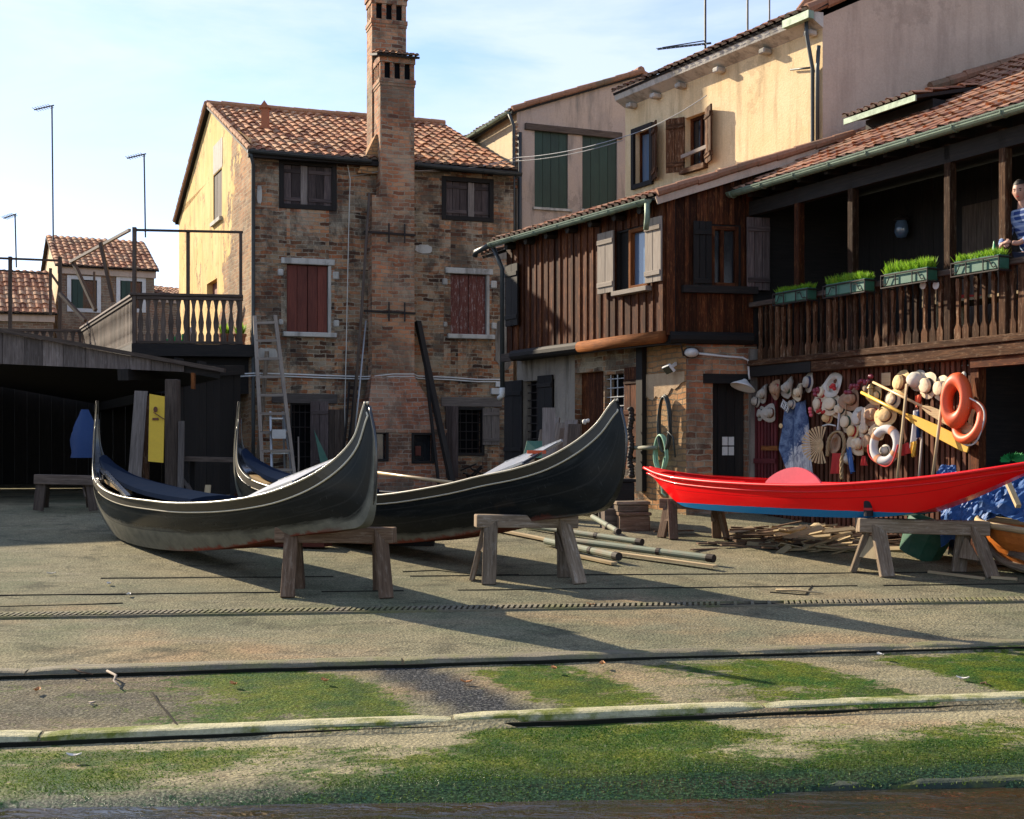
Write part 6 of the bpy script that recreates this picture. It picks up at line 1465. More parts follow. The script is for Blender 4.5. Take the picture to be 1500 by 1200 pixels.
mb = MB(); c = at(1345, 792, 16.6); c.z = gz(16.6)+.26; mb.lathe(c-V((0,0,.22)), V((.35,-.25,1)), [(0, 0), (.26, 0), (.3, .25), (.31, .46), (.28, .46), (.25, .1)], 10); tag(mb.build('barrel', MAT['planter']), 'dark green tub tilted behind the right trestle', 'tub')
for (a, b, w, t_, m, lab) in ((gp(1352, 812, .03), at(1388, 782, 16.7), .16, .04, 'w_shut', 'pale weathered plank leaning under the red boat'), (gp(1440, 826, .03), gp(1560, 842, .1), .14, .05, 'w_grey', 'grey plank on the ground under the orange boat'), (gp(1432, 815, .2), at(1520, 822, 14.6), .12, .06, 'w_tres', 'long brown strake propped along the orange boat'), (gp(1452, 848, .02), gp(1490, 851, .02), .06, .03, 'w_plank', 'pale stick on the concrete by the right trestle'), (at(1474, 702, 15.6), at(1492, 742, 15.2), .06, .05, 'w_plank', 'pale stick lying across the blue tarpaulin'), (gp(1360, 840, .02), gp(1442, 850, .02), .05, .03, 'w_plank', 'long pale lath lying beside the heavy trestle')):
    mb = MB(); mb.bar(a, b, w, t_); tag(mb.build('plank', MAT[m]), lab, 'plank')
mb = MB(); c = at(1482, 676, 15.9)
for i in range(40):
    a = i/39*math.pi; r_ = .28+.03*(i % 2); mb.v += []
rows = [[c+V((math.cos(a)*r_*s_, -.1*s_, math.sin(a)*r_*s_*.55+(.02 if i % 2 else -.01))) for s_ in (0.2, .6, .9, 1.0)] for i, a, r_ in [(i, i/44*math.pi, .17+.02*(i % 3 == 0)) for i in range(45)]]
mb.grid(rows); MAT['greenfab'] = paint('green_fabric', (.02,.25,.06), .7, 0, .2, .2); tag(mb.build('scalloped_cloth', MAT['greenfab']), 'green scalloped cloth behind the tip of the red boat', 'cloth')
# scrap wood behind the red boat
mb = MB()
for i in range(130):
    px = R.gauss(1197, 36); Y = R.uniform(17.0, 18.9); x = (px-750)/F*Y; h = max(0, .22*math.exp(-((px-1195)/55)**2)*(1-abs(Y-18)/1.6)); z = gz(Y)+R.uniform(0, max(.02, h)); a = R.gauss(0, .55); L = R.uniform(.2, .75)
    b = V((x, Y, z)); e = V((math.cos(a)*L, math.sin(a)*L, R.uniform(-.08, .14))); mb.bar(b-e*.5, b+e*.5, R.uniform(.03, .13), R.uniform(.01, .035), up=V((R.uniform(-.6, .6), R.uniform(-.6, .6), 1)))
tag(mb.build('scrap_wood', MAT['w_plank']), 'heap of splintered scrap wood on the ground under the red boat', 'scrap wood', kind='stuff')
mb = MB()
for i in range(150):
    px = R.gauss(1200, 58); Y = R.uniform(17.2, 19.2); x = (px-750)/F*Y; a = R.gauss(.1, .4); L = R.uniform(.2, .8); b = V((x, Y, gz(Y)+R.uniform(0, .1))); e = V((math.cos(a)*L, math.sin(a)*L, R.uniform(-.04, .04))); mb.bar(b-e*.5, b+e*.5, R.uniform(.03, .09), R.uniform(.012, .03))
tag(mb.build('scrap_wood', MAT['w_tdark']), 'darker scrap timber lying around the pale wood heap', 'scrap wood', kind='stuff')

# ------------------------------------------------------------------ yard clutter in the middle
for i, (a, b, r_, lab) in enumerate(((gp(770, 776, .06), gp(940, 803, .08), .06, 'green mottled pipe, rearmost of the pile, ending short'), (gp(840, 800, .07), gp(1045, 829, .09), .065, 'long green pipe with rust marks reaching farthest right'), (gp(800, 800, .07), gp(906, 826, .09), .07, 'thick pinkish green pipe nearest the pale trestle'), (gp(868, 777, .2), gp(906, 797, .17), .055, 'short grey pipe lying on top of the pile'), (gp(833, 752, .06), gp(876, 758, .06), .06, 'short green pipe near the boxes by the brick pier'))):
    t = thing('mooring_pipe', (a+b)/2, lab, 'pipe', 'green pipes piled on the concrete'); d_ = (b-a).normalized(); L_ = (b-a).length
    r_ *= .68; mb = MB(); mb.tube([a, b], r_, 12); mb.build('tube', MAT['pipegreen'], t, smooth=False)
    mb = MB(); mb.tube([b-d_*.09, b+d_*.01], r_*1.16, 12); mb.build('collar', MAT['iron'], t); mb = MB(); mb.tube([a+d_*L_*.62, a+d_*(L_*.62+.06)], r_*1.12, 12); mb.build('collar', MAT['iron'], t)
for a, b, lab in ((gp(690, 772, .04), gp(860, 807, .04), 'long pale lath beneath the pile of green pipes, left one'), (gp(838, 806, .04), gp(1048, 836, .05), 'pale board beneath the longest green pipe'), (gp(820, 812, .03), gp(900, 829, .03), 'short pale lath in front of the thick pipe')):
    mb = MB(); mb.bar(a, b, .1, .03); tag(mb.build('lath', MAT['w_plank']), lab, 'lath')
def crate(x0, x1, y0, y1, Y, dep, mat, lab, zb=None, lid=True):
    a, b = at(x0, y1, Y), at(x1, y0, Y); z0 = gz(Y) if zb is None else zb; f = Fr((a.x, a.y), (b.x, b.y+.05)); t = thing('wooden_box', f.P(f.L/2, z0, -dep/2), lab, 'box', 'boxes against the brick pier')
    mb = MB(); fbox(mb, f, 0, f.L, z0, b.z-(.05 if lid else 0), -dep, 0, f.D); mb.build('body', MAT[mat], t, bevel=.012)
    if lid: mb = MB(); fbox(mb, f, -.02, f.L+.02, b.z-.048, b.z, -dep-.02, .02, f.D); mb.build('lid', MAT[mat], t, bevel=.008)
    return b.z
z = crate(908, 953, 751, 768, 19.0, .4, 'w_tdark', 'brown wooden box on the ground before the brick pier'); crate(905, 951, 735, 750, 19.05, .4, 'w_tres', 'lighter brown wooden box stacked on the ground box', z+.003)
crate(886, 911, 746, 767, 19.2, .3, 'w_rail', 'small grey wooden box left of the stacked pair', None, False); crate(884, 930, 702, 742, 19.9, .5, 'w_black', 'big black wooden box behind the gondola tip', None)
# planks leaning in a heap before the grilled windows
for i, (x0, x1, y0, y1, m) in enumerate(((768, 792, 668, 648, 'w_grey'), (778, 800, 690, 630, 'w_rail'), (790, 812, 690, 612, 'w_grey'), (800, 824, 690, 620, 'w_grey'), (812, 830, 690, 628, 'w_rail'), (822, 838, 690, 616, 'w_grey'), (832, 842, 690, 622, 'w_rail'), (803, 804, 690, 598, 'w_grey'))):
    Yp = 21.3-i*.12; a = at(x0, y0, Yp-.5); a.z = gz(Yp); b = at(x1, y1, Yp); mb = MB(); mb.bar(a, b, .2, .05); tag(mb.build('leaning_plank', MAT[m]), ('short grey', 'brown', 'broad grey', 'long grey', 'narrow brown', 'upright grey', 'narrow upright brown', 'thin tall grey')[i]+' plank in the stack leaning under the barred windows', 'plank', 'planks leaning under the barred windows')
c = at(772, 655, 21); mb = MB(); mb.prism([at(766, 671, 20.8), at(800, 671, 20.6), at(796, 646, 20.9), at(772, 646, 20.9)], V((0, .3, 0))); tag(mb.build('green_box', MAT['planter']), 'grey green box at the foot of the leaning planks', 'box')
# things standing against the brick front
def stick(x0, y0, x1, y1, n0_, n1_, r, mat, nm, lab, cat, flat=None, grp=None):
    u0, z0 = FB.uz(x0, y0, n0_); u1, z1 = FB.uz(x1, y1, n1_); mb = MB(); p_, q_ = FB.P(u0, z0, n0_), FB.P(u1, z1, n1_)
    if flat: mb.bar(p_, q_, flat[0], flat[1])
    else: mb.tube([p_, lerp(p_, q_, .5)+FB.D*.015, q_], [r, r*.95, r*.8], 8)
    return tag(mb.build(nm, MAT[mat], smooth=not flat), lab, cat, grp)
stick(516, 640, 541, 283, 1.05, .42, .035, 'w_rail', 'tall_pole', 'tallest thin pole leaning on the left edge of the chimney', 'pole'); stick(507, 690, 523, 545, 1.1, .3, .05, 'w_black', 'mooring_pole', 'dark pole standing by the hearth beside the gondola tip', 'pole')
stick(513, 690, 536, 470, 1.15, .5, .022, 'alu', 'boat_hook', 'grey boathook shaft leaning with the dark poles', 'pole'); stick(500, 690, 512, 560, .8, .2, .03, 'w_black', 'short_pole', 'short dark pole leftmost by the chimney', 'pole')
stick(663, 712, 612, 471, 1.3, .1, .05, 'w_black', 'leaning_beam', 'thick dark beam leaning across the right side of the chimney', 'beam', (.13, .1)); stick(643, 712, 618, 490, 1.35, .12, .05, 'w_black', 'leaning_beam', 'thinner dark beam behind the thick leaning one', 'beam', (.06, .06))
stick(376, 700, 391, 515, .9, .15, .05, 'w_tres', 'leaning_plank', 'narrow pale plank leaning inside the tall ladder', 'plank', (.09, .05)); stick(436, 720, 437, 640, .6, .35, .02, 'w_shut', 'broom_stick', 'short pale stick in front of the left barred window', 'stick')
stick(427, 720, 420, 612, .62, .4, .022, 'cloth_w', 'marker_pole', 'white and red striped pole beside the stepladder', 'pole')
u_, z_ = FB.uz(425, 665, .58); mb = MB()
for k_ in range(3): p_ = FB.P(u_-.015+.012*k_, z_-.12+.16*k_, .585-.035*k_); mb.tube([p_, p_+FB.P(0, .09, 0)-FB.P(0, 0, 0)], .025, 8)
mb.build('red_band', MAT['cloth_r'], [o for o in COL.objects if o.name.startswith('marker_pole')][0])
mb = MB(); u0, z0 = FB.uz(462, 630, .5); mb.prism([FB.P(u0, z0, .3), FB.P(u0+.35, z0-.85, .6), FB.P(u0+.12, z0-.9, .62)], FB.N*.03); tag(mb.build('green_canvas', MAT['planter']), 'dark green folded canvas against the grey panel', 'canvas')
# tall ladder and stepladder
def ladder(name, fa, fb, ta, tb, rungs, mat, r, lab):
    c = (V(fa)+V(fb))/2; t = thing(name, c, lab, 'ladder')
    for a, b in ((fa, ta), (fb, tb)): mb = MB(); mb.bar(a, b, r*2.2, r*1.3); mb.build('rail', mat, t)
    for i in range(rungs): f = (i+.6)/rungs; mb = MB(); mb.bar(lerp(V(fa), V(ta), f), lerp(V(fb), V(tb), f), r*1.4, r*1.6); mb.build('rung', mat, t)
    return t
def fp(px, py, n): u, z = FB.uz(px, py, n); return FB.P(u, z, n)
ladder('wooden_ladder', fp(385, 705, 1.2), fp(432, 705, 1.2), fp(373, 463, .12), fp(403, 462, .12), 9, MAT['w_shut'], .036, 'tall grey wooden ladder leaning on the brick front by the downpipe')
sl_ = ladder('stepladder', fp(398, 705, 1.1), fp(430, 705, 1.1), fp(396, 603, .7), fp(414, 603, .7), 4, MAT['alu'], .02, 'small aluminium stepladder with a white tray beside the barred window')
mb = MB(); mb.bar(fp(398, 636, 1.0), fp(418, 636, 1.0), .16, .2); mb.build('tray', MAT['white'], sl_)
for x in (396, 414): mb = MB(); mb.bar(fp(x+4, 705, .35), fp(x, 603, .68), .04, .03); mb.build('rear_leg', MAT['alu'], sl_)
# rope hanging down the front, meter boxes
mb = MB(); pts = []
for px, py in ((507, 231), (510, 246), (513, 262), (511, 330), (509, 420), (507, 520), (505, 600), (507, 690)): pts.append(fp(px, py, .06+.0005*(py-230)))
mb.tube(pts, .011, 6); tag(mb.build('hanging_rope', MAT['rope_w'], smooth=True), 'thin white rope hanging from the roof gutter down the brick front', 'rope')
mb = MB(); a = FB.rect(719, 569, 733, 578, .03); fbox(mb, FB, a[0], a[1], a[2], a[3], .0, .1); tag(mb.build('junction_box', MAT['white'], bevel=.01), 'white junction box low on the brick front', 'box'); mb = MB(); a = FB.rect(726, 560, 735, 567, .03); fbox(mb, FB, a[0], a[1], a[2], a[3], .0, .07); tag(mb.build('junction_box', MAT['white'], bevel=.01), 'smaller grey junction box above the white one', 'box')
# rough junk below the right barred window
for i, (px, py, s_, m, lab) in enumerate(((696, 690, .35, 'w_black', 'dark jumble of offcuts below the right barred window'), (716, 700, .3, 'w_rail', 'grey jumble of offcuts beside the leaning planks'))):
    mb = MB(); c = fp(px, py, .5)
    for k_ in range(16): a = R.uniform(0, 6.28); e = V((math.cos(a), .3*math.sin(a), R.uniform(-.3, .9)))*s_; b = c+V((R.uniform(-.3, .3), R.uniform(-.2, .2), R.uniform(-.4, .1))); mb.bar(b-e*.5, b+e*.6, .09, .03)
    tag(mb.build('offcut_heap', MAT[m]), lab, 'offcuts', kind='stuff')
# sticks, leaves and litter on the slipway
def twig(a, b, r, lab, mat='w_tdark'):
    mb = MB(); a, b = V(a), V(b); mb.tube([a, lerp(a, b, .4)+V((.02, .03, .01)), lerp(a, b, .7)+V((-.02, -.01, .012)), b], [r, r, r*.8, r*.5], 6); tag(mb.build('twig', MAT[mat], smooth=True), lab, 'twig')
twig(gp(85, 983, .012), gp(136, 990, .012), .009, 'dark twig lying on the grey kerb at the left'); twig(gp(157, 985, .012), gp(177, 1009, .012), .011, 'pale crooked twig hanging over the grey kerb', 'w_shut')
twig(gp(130, 1031, .01), gp(138, 1036, .01), .007, 'tiny pale twig on the mossy slab', 'w_shut'); twig(gp(1436, 1003, .01), gp(1452, 1006, .01), .007, 'thin dark twig at the right on the slab'); twig(gp(1136, 866, .012), gp(1207, 871, .012), .013, 'straight pale lath on the concrete before the red boat', 'w_plank')
MAT['leaf'] = paint('dry_orange_leaf', (.5,.22,.08), .8, 0, .2, .4, (.5,.4,.25), 20)
LF = [(882, 976, 'dry leaf on the grey kerb by the gondola shadow'), (812, 983, 'dry leaf just below the grey kerb mid picture'), (683, 1003, 'orange leaf on the dark wet patch'), (1410, 998, 'orange leaf on the pale strip at the right'), (54, 1015, 'curled yellow leaf at the far left'), (342, 1006, 'small red leaf on the mossy slab'), (476, 1001, 'tiny red leaf on the moss left of the dark patch'), (865, 889, 'red leaf on the drain channel'), (108, 1112, 'white petal below the pale kerb'), (75, 843, 'white scrap on the concrete at the left'), (160, 858, 'pale chip on the concrete near the drain'), (188, 874, 'pale fleck on the joint near the drain'), (1290, 963, 'white fleck near the kerb at the right')]
for px, py, lab in LF:
    c = gp(px, py, .012); mb = MB(); a = R.uniform(0, 3); s_ = .05; u_ = V((math.cos(a), math.sin(a), 0)); v_ = V((-math.sin(a), math.cos(a), 0))
    mb.grid([[c+u_*s_*x+v_*s_*.55*y*(1-x*x*.8)+V((0, 0, .012*abs(y)+.015*x*x+.004)) for y in (-1, -.5, 0, .5, 1)] for x in (-1, -.6, -.2, .2, .6, 1)])
    tag(mb.build('leaf' if 'leaf' in lab else 'paper_scrap', MAT['paper' if ('white' in lab or 'pale' in lab) else 'leaf']), lab, 'leaf' if 'leaf' in lab else 'litter')
# ------------------------------------------------------------------ hats and gear on the slatted wall
cache = {}
def hat_mesh(kind, sm, bm, sd=0):
    key = (kind, sm, bm, sd)
    if key in cache: return cache[key]
    H = {'boater': ([(0, .085), (.085, .085), (.094, .078), (.097, .004), (.1, 0), (.175, .004), (.18, 0), (.175, -.004), (.1, -.006), (0, -.006)], .032),
         'panama': ([(0, .105), (.03, .11), (.06, .115), (.085, .09), (.098, .02), (.105, .002), (.14, -.004), (.19, .012), (.192, .006), (.14, -.01), (.1, -.006), (0, -.006)], .028),
         'hollow': ([(0, -.06), (.08, -.06), (.094, -.05), (.1, .0), (.11, .006), (.17, .006), (.178, 0), (.17, -.006), (.104, -.008), (.098, -.055), (.08, -.068), (0, -.068)], .0),
         'cap': ([(0, .1), (.05, .095), (.09, .06), (.1, .0), (.13, -.02), (.135, -.026), (.1, -.008), (0, -.008)], .02)}[kind]
    mb = MB(); mb.lathe((0, 0, 0), (0, 0, 1), H[0], 22, 1.0, .88 if kind in ('panama', 'cap') else 1.)
    if kind == 'panama':      # turned-up sides and pinched crown
        mb.v = [v+V((0, 0, max(0, abs(v.x)-.1)*.9*(abs(v.x)/.19)))-V((0, 0, .035*max(0, 1-abs(v.x)/.05)*(1 if v.z > .08 else 0))) for v in mb.v]
    mb.v = [v+V((0, 0, (.032*nz(v.x*8, v.y*8, sd*1.7)-.7*max(0, abs(v.y)-.11)**1.3*(.3+.7*math.sin(sd*2.3)) if v.length > .125 else .012*nz(v.x*14, v.y*14, sd)*(v.z > .06)))) for v in mb.v]
    o = mb.build('straw_hat', MAT[sm], smooth=True); me = o.data
    bme = None
    if H[1]: mb = MB(); k_ = .885 if kind in ('panama', 'cap') else 1.; mb.lathe((0, 0, .004), (0, 0, 1), [(.104, 0), (.1015, H[1]*1.25)] if kind != 'cap' else [(.105, .0), (.103, H[1])], 22, 1., k_); b = mb.build('hat_band', MAT[bm], smooth=True); bme = b.data; bpy.data.objects.remove(b)
    bpy.data.objects.remove(o); cache[key] = (me, bme); return cache[key]
HATS = [(1120, 577, 'panama', 'straw_g', 'band_b', 1.0, (-.5, .1), 'greyish hat with a small stain, first in the upper row by the dark doorway'),
 (1139, 571, 'panama', 'straw_b', 'band_r', 1.05, (-.5, .0), 'hat with a red band, second in the upper row'), (1157, 568, 'panama', 'straw_g', 'band_g', 1.1, (-.6, .1), 'tilted grey hat with raised brim above the house number tile'),
 (1185, 560, 'boater', 'straw_g', 'band_n', .95, (-.5, -.1), 'small greyish boater with a navy band above the blue canvas'), (1115, 606, 'boater', 'straw_g', 'band_g', .72, (-.4, .1), 'small round grey hat, lower left by the dark doorway'),
 (1129, 605, 'panama', 'straw_g', 'band_b', .95, (.1, -.1), 'grey cowboy style hat facing out, below the upper row'), (1108, 588, 'cap', 'straw_g', 'band_k', .9, (-.5, 0), 'shaded drooping grey hat hung on the doorway pier'),
 (1160, 592, 'cap', 'straw_g', 'band_n', .7, (-.4, 0), 'small pale cap half behind the house number tile'), (1219, 564, 'hollow', 'felt_w', 'band_r', 1.2, (.1, .3), 'large upturned white hat with red flowers inside'),
 (1200, 592, 'boater', 'straw', 'band_r', .9, (-.2, -.2), 'straw hat with a red ribbon above the fan'), (1218, 593, 'boater', 'straw', 'band_k', 1.0, (.5, .3), 'cream boater with black ribbon below the upturned white hat'),
 (1248, 585, 'panama', 'straw_b', 'band_b', 1.05, (.2, -.1), 'beige hat with an oval crown under the red garland'), (1241, 618, 'boater', 'straw', 'band_g', .95, (-.1, -.2), 'straw boater with dark green ribbon, left of the middle pair'),
 (1259, 613, 'boater', 'felt_w', 'band_n', 1.0, (-.1, -.2), 'white boater with navy ribbon, right of the middle pair'), (1279, 607, 'panama', 'straw_b', 'band_r', 1.1, (.2, .0), 'brownish hat with red ribbon just left of the golden boater'),
 (1297, 610, 'boater', 'straw_y', 'band_b', .98, (.75, .55), 'golden boater with brown band seen from the side over the white lifebuoy'), (1321, 561, 'boater', 'straw_y', 'band_b', 1.12, (-.25, .0), 'big golden boater with brown band, left of the upper four'),
 (1343, 557, 'cap', 'felt_w', 'felt_w', 1.35, (-.2, .0), 'wide plain cream hat second of the upper four'), (1360, 565, 'boater', 'straw', 'band_k', 1.1, (-.1, -.2), 'straw boater with black band third of the upper four'),
 (1380, 569, 'boater', 'straw', 'straw_g', 1.05, (-.1, -.2), 'straw boater with pale band next to the orange float'), (1223, 650, 'hollow', 'straw_b', 'band_k', .9, (-.2, .0), 'brown upturned hat hung inside the rope coil'),
 (1259, 650, 'panama', 'straw', 'band_r', 1.1, (-.1, -.2), 'cream hat with red ribbon left of the white lifebuoy'), (1273, 647, 'boater', 'straw_b', 'band_b', 1.0, (-.1, -.1), 'brown hat half hidden behind the white lifebuoy'),
 (1241, 672, 'cap', 'felt_w', 'band_b', .8, (.5, -.5), 'small cream cap low on the wall above the cloths'), (1296, 660, 'cap', 'felt_w', 'band_g', .75, (.2, -.3), 'pale cap seen through the ring of the white lifebuoy'),
 (1206, 575, 'boater', 'straw', 'band_r', .85, (-.3, .1), 'small straw boater with a red ribbon left of the upturned white hat'), (1232, 600, 'panama', 'straw', 'band_k', .9, (.1, .1), 'cream hat with a black band between the cream boater and the white ribbon'),
 (1250, 632, 'boater', 'straw_y', 'band_r', .85, (-.2, .1), 'golden straw boater with a red ribbon under the middle pair'), (1268, 628, 'boater', 'straw', 'band_b', .85, (.1, .1), 'straw boater with brown ribbon above the cream hat with red ribbon'),
 (1284, 580, 'panama', 'straw_y', 'band_g', .85, (.1, -.2), 'golden hat with a green band beside the lantern'), (1308, 585, 'boater', 'straw', 'band_n', .85, (.1, .0), 'straw boater with a navy band just under the big golden boater'),
 (1172, 575, 'panama', 'straw', 'band_b', .9, (-.5, .0), 'cream hat with a brown band between the tilted grey hat and the navy banded boater'), (1288, 632, 'panama', 'straw', 'band_g', .8, (.3, -.1), 'cream hat with a green band tucked under the golden boater with brown band'),
 (1212, 612, 'cap', 'straw_y', 'band_r', .85, (-.1, -.2), 'golden cap with a red band above the short white cord')]
NH = n0+.06
def hang(px, py, n_=NH): u, z = BL.uz(px, py, n_); return BL.P(u, z, n_)
for i, (px, py, kd, sm, bm, sc, (tx, tz), lab) in enumerate(HATS):
    me, bme = hat_mesh(kd, sm, bm, i+1); nn_ = NH+.02+(.04 if i in (15, 10, 5) else 0)
    c = hang(px, py, nn_); z_ = (BL.N+BL.D*tx*.6+ZUP*(tz*.6+.12)).normalized(); x_ = (BL.D*.9+ZUP*R.uniform(-.3, .3)); x_ = (x_-z_*x_.dot(z_)).normalized(); y_ = z_.cross(x_)
    M_ = Matrix((x_, y_, z_)).transposed().to_4x4(); M_.translation = c
    o = bpy.data.objects.new('straw_hat', me); COL.objects.link(o); s_ = sc*.95; o.matrix_world = M_ @ Matrix.Scale(s_, 4); o['_w'] = tuple(c)
    tag(o, lab, 'hat', 'hats hung on the slatted wall')
    if bme: b = bpy.data.objects.new('hat_band', bme); COL.objects.link(b); b.parent = o
# flowers on the upturned hat and the garlands of red balls
def balls(pts, r, nm, lab, mat='berry', cat='garland'):
    mb = MB()
    for p in pts:
        prof = [(r*math.sin(math.pi*k/6), -r*math.cos(math.pi*k/6)) for k in range(7)]; mb.lathe(V(p)+V((R.uniform(-.02, .02), R.uniform(-.02, .02), R.uniform(-.02, .02))), (0, 0, 1), prof, 8)
    return tag(mb.build(nm, MAT[mat], smooth=True), lab, cat)
balls([hang(1196+3*math.cos(k*2.1), 573+5*math.sin(k*1.7)+k*.4, NH+.08) for k in range(9)], .035, 'berry_bunch', 'bunch of dark red balls beside the upturned white hat')
balls([hang(1240+k*2.3, 574-k*1.3+2.5*math.sin(k*1.1), NH+.08) for k in range(17)], .034, 'berry_garland', 'garland of dark red balls hanging under the balcony beam')
balls([hang(1218+k*1.2, 566+k*.9*(-1)**k, NH+.09) for k in range(5)], .03, 'flower_bunch', 'small red and white flowers pinned in the upturned hat', 'cloth_r', 'flowers')
balls([hang(1199+k*2.5, 602+2*(-1)**k, NH+.1) for k in range(6)], .028, 'red_flowers', 'red cloth flowers on the straw hat above the fan', 'cloth_r', 'flowers'); balls([hang(1266+2*k, 570, NH+.1) for k in range(2)], .045, 'wooden_float', 'two brown wooden floats beside the hanging lantern', 'w_tres', 'float')
balls([hang(1188, 600+4*k, NH+.09) for k in range(3)], .03, 'pink_tassel', 'dull pink tassel left of the straw hat with red ribbon', 'pink', 'tassel')
# lantern
c = hang(1276, 574, NH+.1); t = thing('brass_lantern', c, 'small old lantern hanging at the end of the long oar', 'lantern')
mb = MB(); mb.lathe(c-V((0,0,.1)), ZUP, [(0, 0), (.06, 0), (.06, .03), (.045, .04), (.045, .14), (.06, .15), (.03, .2), (0, .22)], 10); mb.build('body', MAT['brass'], t); mb = MB(); mb.tube([c+V((.06*math.cos(a), 0, .08+.09*math.sin(a))) for a in [math.pi*k/8 for k in range(9)]], .006, 5); mb.build('handle', MAT['iron'], t)
# orange paper, house number tile, badge
mb = MB(); a = BL.rect(1288, 546, 1301, 565, NH); fbox(mb, BL, a[0], a[1], a[2], a[3], n0+.01, n0+.02); tag(mb.build('orange_notice', MAT['w_oar']), 'plain orange square notice pinned under the beam', 'notice')
c = hang(1150, 595, NH+.05); ax = ((BL.D*.86-ZUP*.5).normalized(), BL.N, (ZUP*.86+BL.D*.5).normalized()); t = thing('number_tile', c, 'tilted white tile with the black number 113', 'number tile')
mb = MB(); mb.box(c, (.21, .015, .13), ax); mb.build('tile', MAT['paper'], t, bevel=.004)
mb = MB(); mb.box(c+BL.N*.0076, (.195, .002, .008), (ax[0], ax[1], ax[2])); mb.v = []; mb.f = []; mb.fu = []; mb.rn = []
for s_ in (-1, 1): mb.box(c+ax[2]*.055*s_+BL.N*.009, (.195, .004, .006), ax); mb.box(c+ax[0]*.094*s_+BL.N*.009, (.006, .004, .1), ax)
for off in (-.05, -.012): mb.box(c+ax[0]*off+BL.N*.009, (.013, .004, .075), ax); mb.box(c+ax[0]*(off-.011)+ax[2]*.026+BL.N*.0095, (.014, .004, .011), ax)
for zz in (-.033, 0, .033): mb.box(c+ax[0]*.038+ax[2]*zz+BL.N*.009, (.036, .004, .011), ax)
mb.box(c+ax[0]*.054+BL.N*.0095, (.012, .004, .075), ax); mb.build('numeral', MAT['band_k'], t)
c = hang(1144, 624, NH+.03); mb = MB(); mb.lathe(c, BL.N, [(0, .012), (.035, .012), (.04, 0)], 14); tag(mb.build('round_badge', MAT['straw_y']), 'small round yellowish badge on the dark post', 'badge')
# blue and white canvas, fan
mb = MB(); rows = []
for i in range(23):
    f = i/22; a, b = hang(lerp(1150, 1143, min(1, f*1.6)) if f < .62 else lerp(1143, 1157, (f-.62)/.38), lerp(600, 693, f), NH), hang(lerp(1181, 1196, f) if f < .2 else lerp(1184, 1193, f), lerp(584, 700, f), NH); 
    rows.append([lerp(a, b, k_/10)+BL.N*(.035*math.sin(k_*1.3+f*2)+.03*fbm(f*4, k_*.5)) for k_ in range(11)])
mb.grid(rows)
def canvas_mat():
    m = Mt('painted_canvas', .8, spec=.2); p = m.pos(); s_ = m.n('SeparateXYZ', Vector=p)
    a = m.noise(p, 7, 6, .7, .8); b = m.noise(m.scale(p, 3, 3, .8), 6, 5, .75)
    blue = m.mix(m.mask(a, .4, .65), (.03,.05,.12), (.16,.22,.32)); wh = m.mix(m.mask(b, .4, .62), (.6,.58,.55), (.2,.2,.24))
    tt = m.math('ADD', m.math('MULTIPLY', m.math('SUBTRACT', s_.outputs[0], V(hang(1165, 640)).x), 3.2), m.math('ADD', m.math('MULTIPLY', m.math('SUBTRACT', 2.35, s_.outputs[2]), 1.2), m.math('MULTIPLY', m.math('SUBTRACT', a, .5), 1.6)))
    m.col(m.mix(m.mask(tt, .2, .35), blue, wh)); m.bump(b, .3, .02); return m.m
tag(mb.build('painted_canvas', canvas_mat(), smooth=True), 'blue and white painted canvas hanging beside the red gate', 'canvas')
c = hang(1202, 652, NH+.15); t = thing('folding_fan', c, 'open straw coloured folding fan with dark gaps beside the canvas', 'fan')
mb = MB()
for k_ in range(21):
    a = math.pi*.42+k_/20*math.pi*1.16; XF = V((.93, -.37, 0)); d_ = XF*math.cos(a)+ZUP*math.sin(a); sd_ = XF*-math.sin(a)+ZUP*math.cos(a); r_ = .28
    mb.prism([c+d_*.02-sd_*.003, c+d_*.02+sd_*.003, c+d_*r_+sd_*.015, c+d_*r_-sd_*.015], V((-.37, -.93, 0))*.008)
mb.build('ribs', MAT['w_oar'], t); mb = MB(); mb.lathe(c, BL.N, [(0, .012), (.09, .012), (.095, .004), (.09, 0)], 18, 1., .72); mb.build('centre', MAT['w_oar'], t)
# oars
def oar(a, b, bl, w, mat, lab, r_=.02, nm='oar'):
    a, b = V(a), V(b); d_ = (b-a).normalized(); L_ = (b-a).length; t = thing(nm, (a+b)/2, lab, 'oar'); mb = MB(); mb.tube([a, b-d_*bl*.8], [r_*.9, r_*1.1], 10); mb.build('shaft', MAT[mat], t, smooth=True)
    sd_ = d_.cross(BL.N).normalized(); mb = MB(); P_ = [(0, r_), (.15, w*.35), (.5, w*.48), (.92, w*.5), (1., w*.4)]; s0 = b-d_*bl
    mb.prism([s0+d_*bl*f+sd_*x for f, x in P_]+[s0+d_*bl*f-sd_*x for f, x in P_[::-1]], BL.N*.02); mb.build('blade', MAT[mat], t, bevel=.005); return t
oar(hang(1279, 560, NH+.11), hang(1425, 632, NH+.1), .95, .16, 'w_oar', 'varnished pale oar slanting down to the orange ring'); oar(hang(1262, 575, NH+.15), hang(1420, 656, NH+.16), 1.25, .17, 'yellow_oar', 'bright yellow oar slanting below the varnished one', .024)
oar(at(1314, 704, BL.P(BL.u(1314), 0).y-.5), hang(1329, 562, NH+.12), .2, .05, 'w_plank', 'upright pale oar shaft leaning left of the striped pennant'); oar(at(1366, 700, BL.P(BL.u(1366), 0).y-.5), hang(1384, 560, NH+.13), .2, .05, 'w_plank', 'upright pale oar shaft leaning by the orange float', .022); oar(at(1346, 700, BL.P(BL.u(1346), 0).y-.4), hang(1352, 624, NH+.08), .2, .04, 'w_shut', 'short grey shaft between the two upright oars', .016)
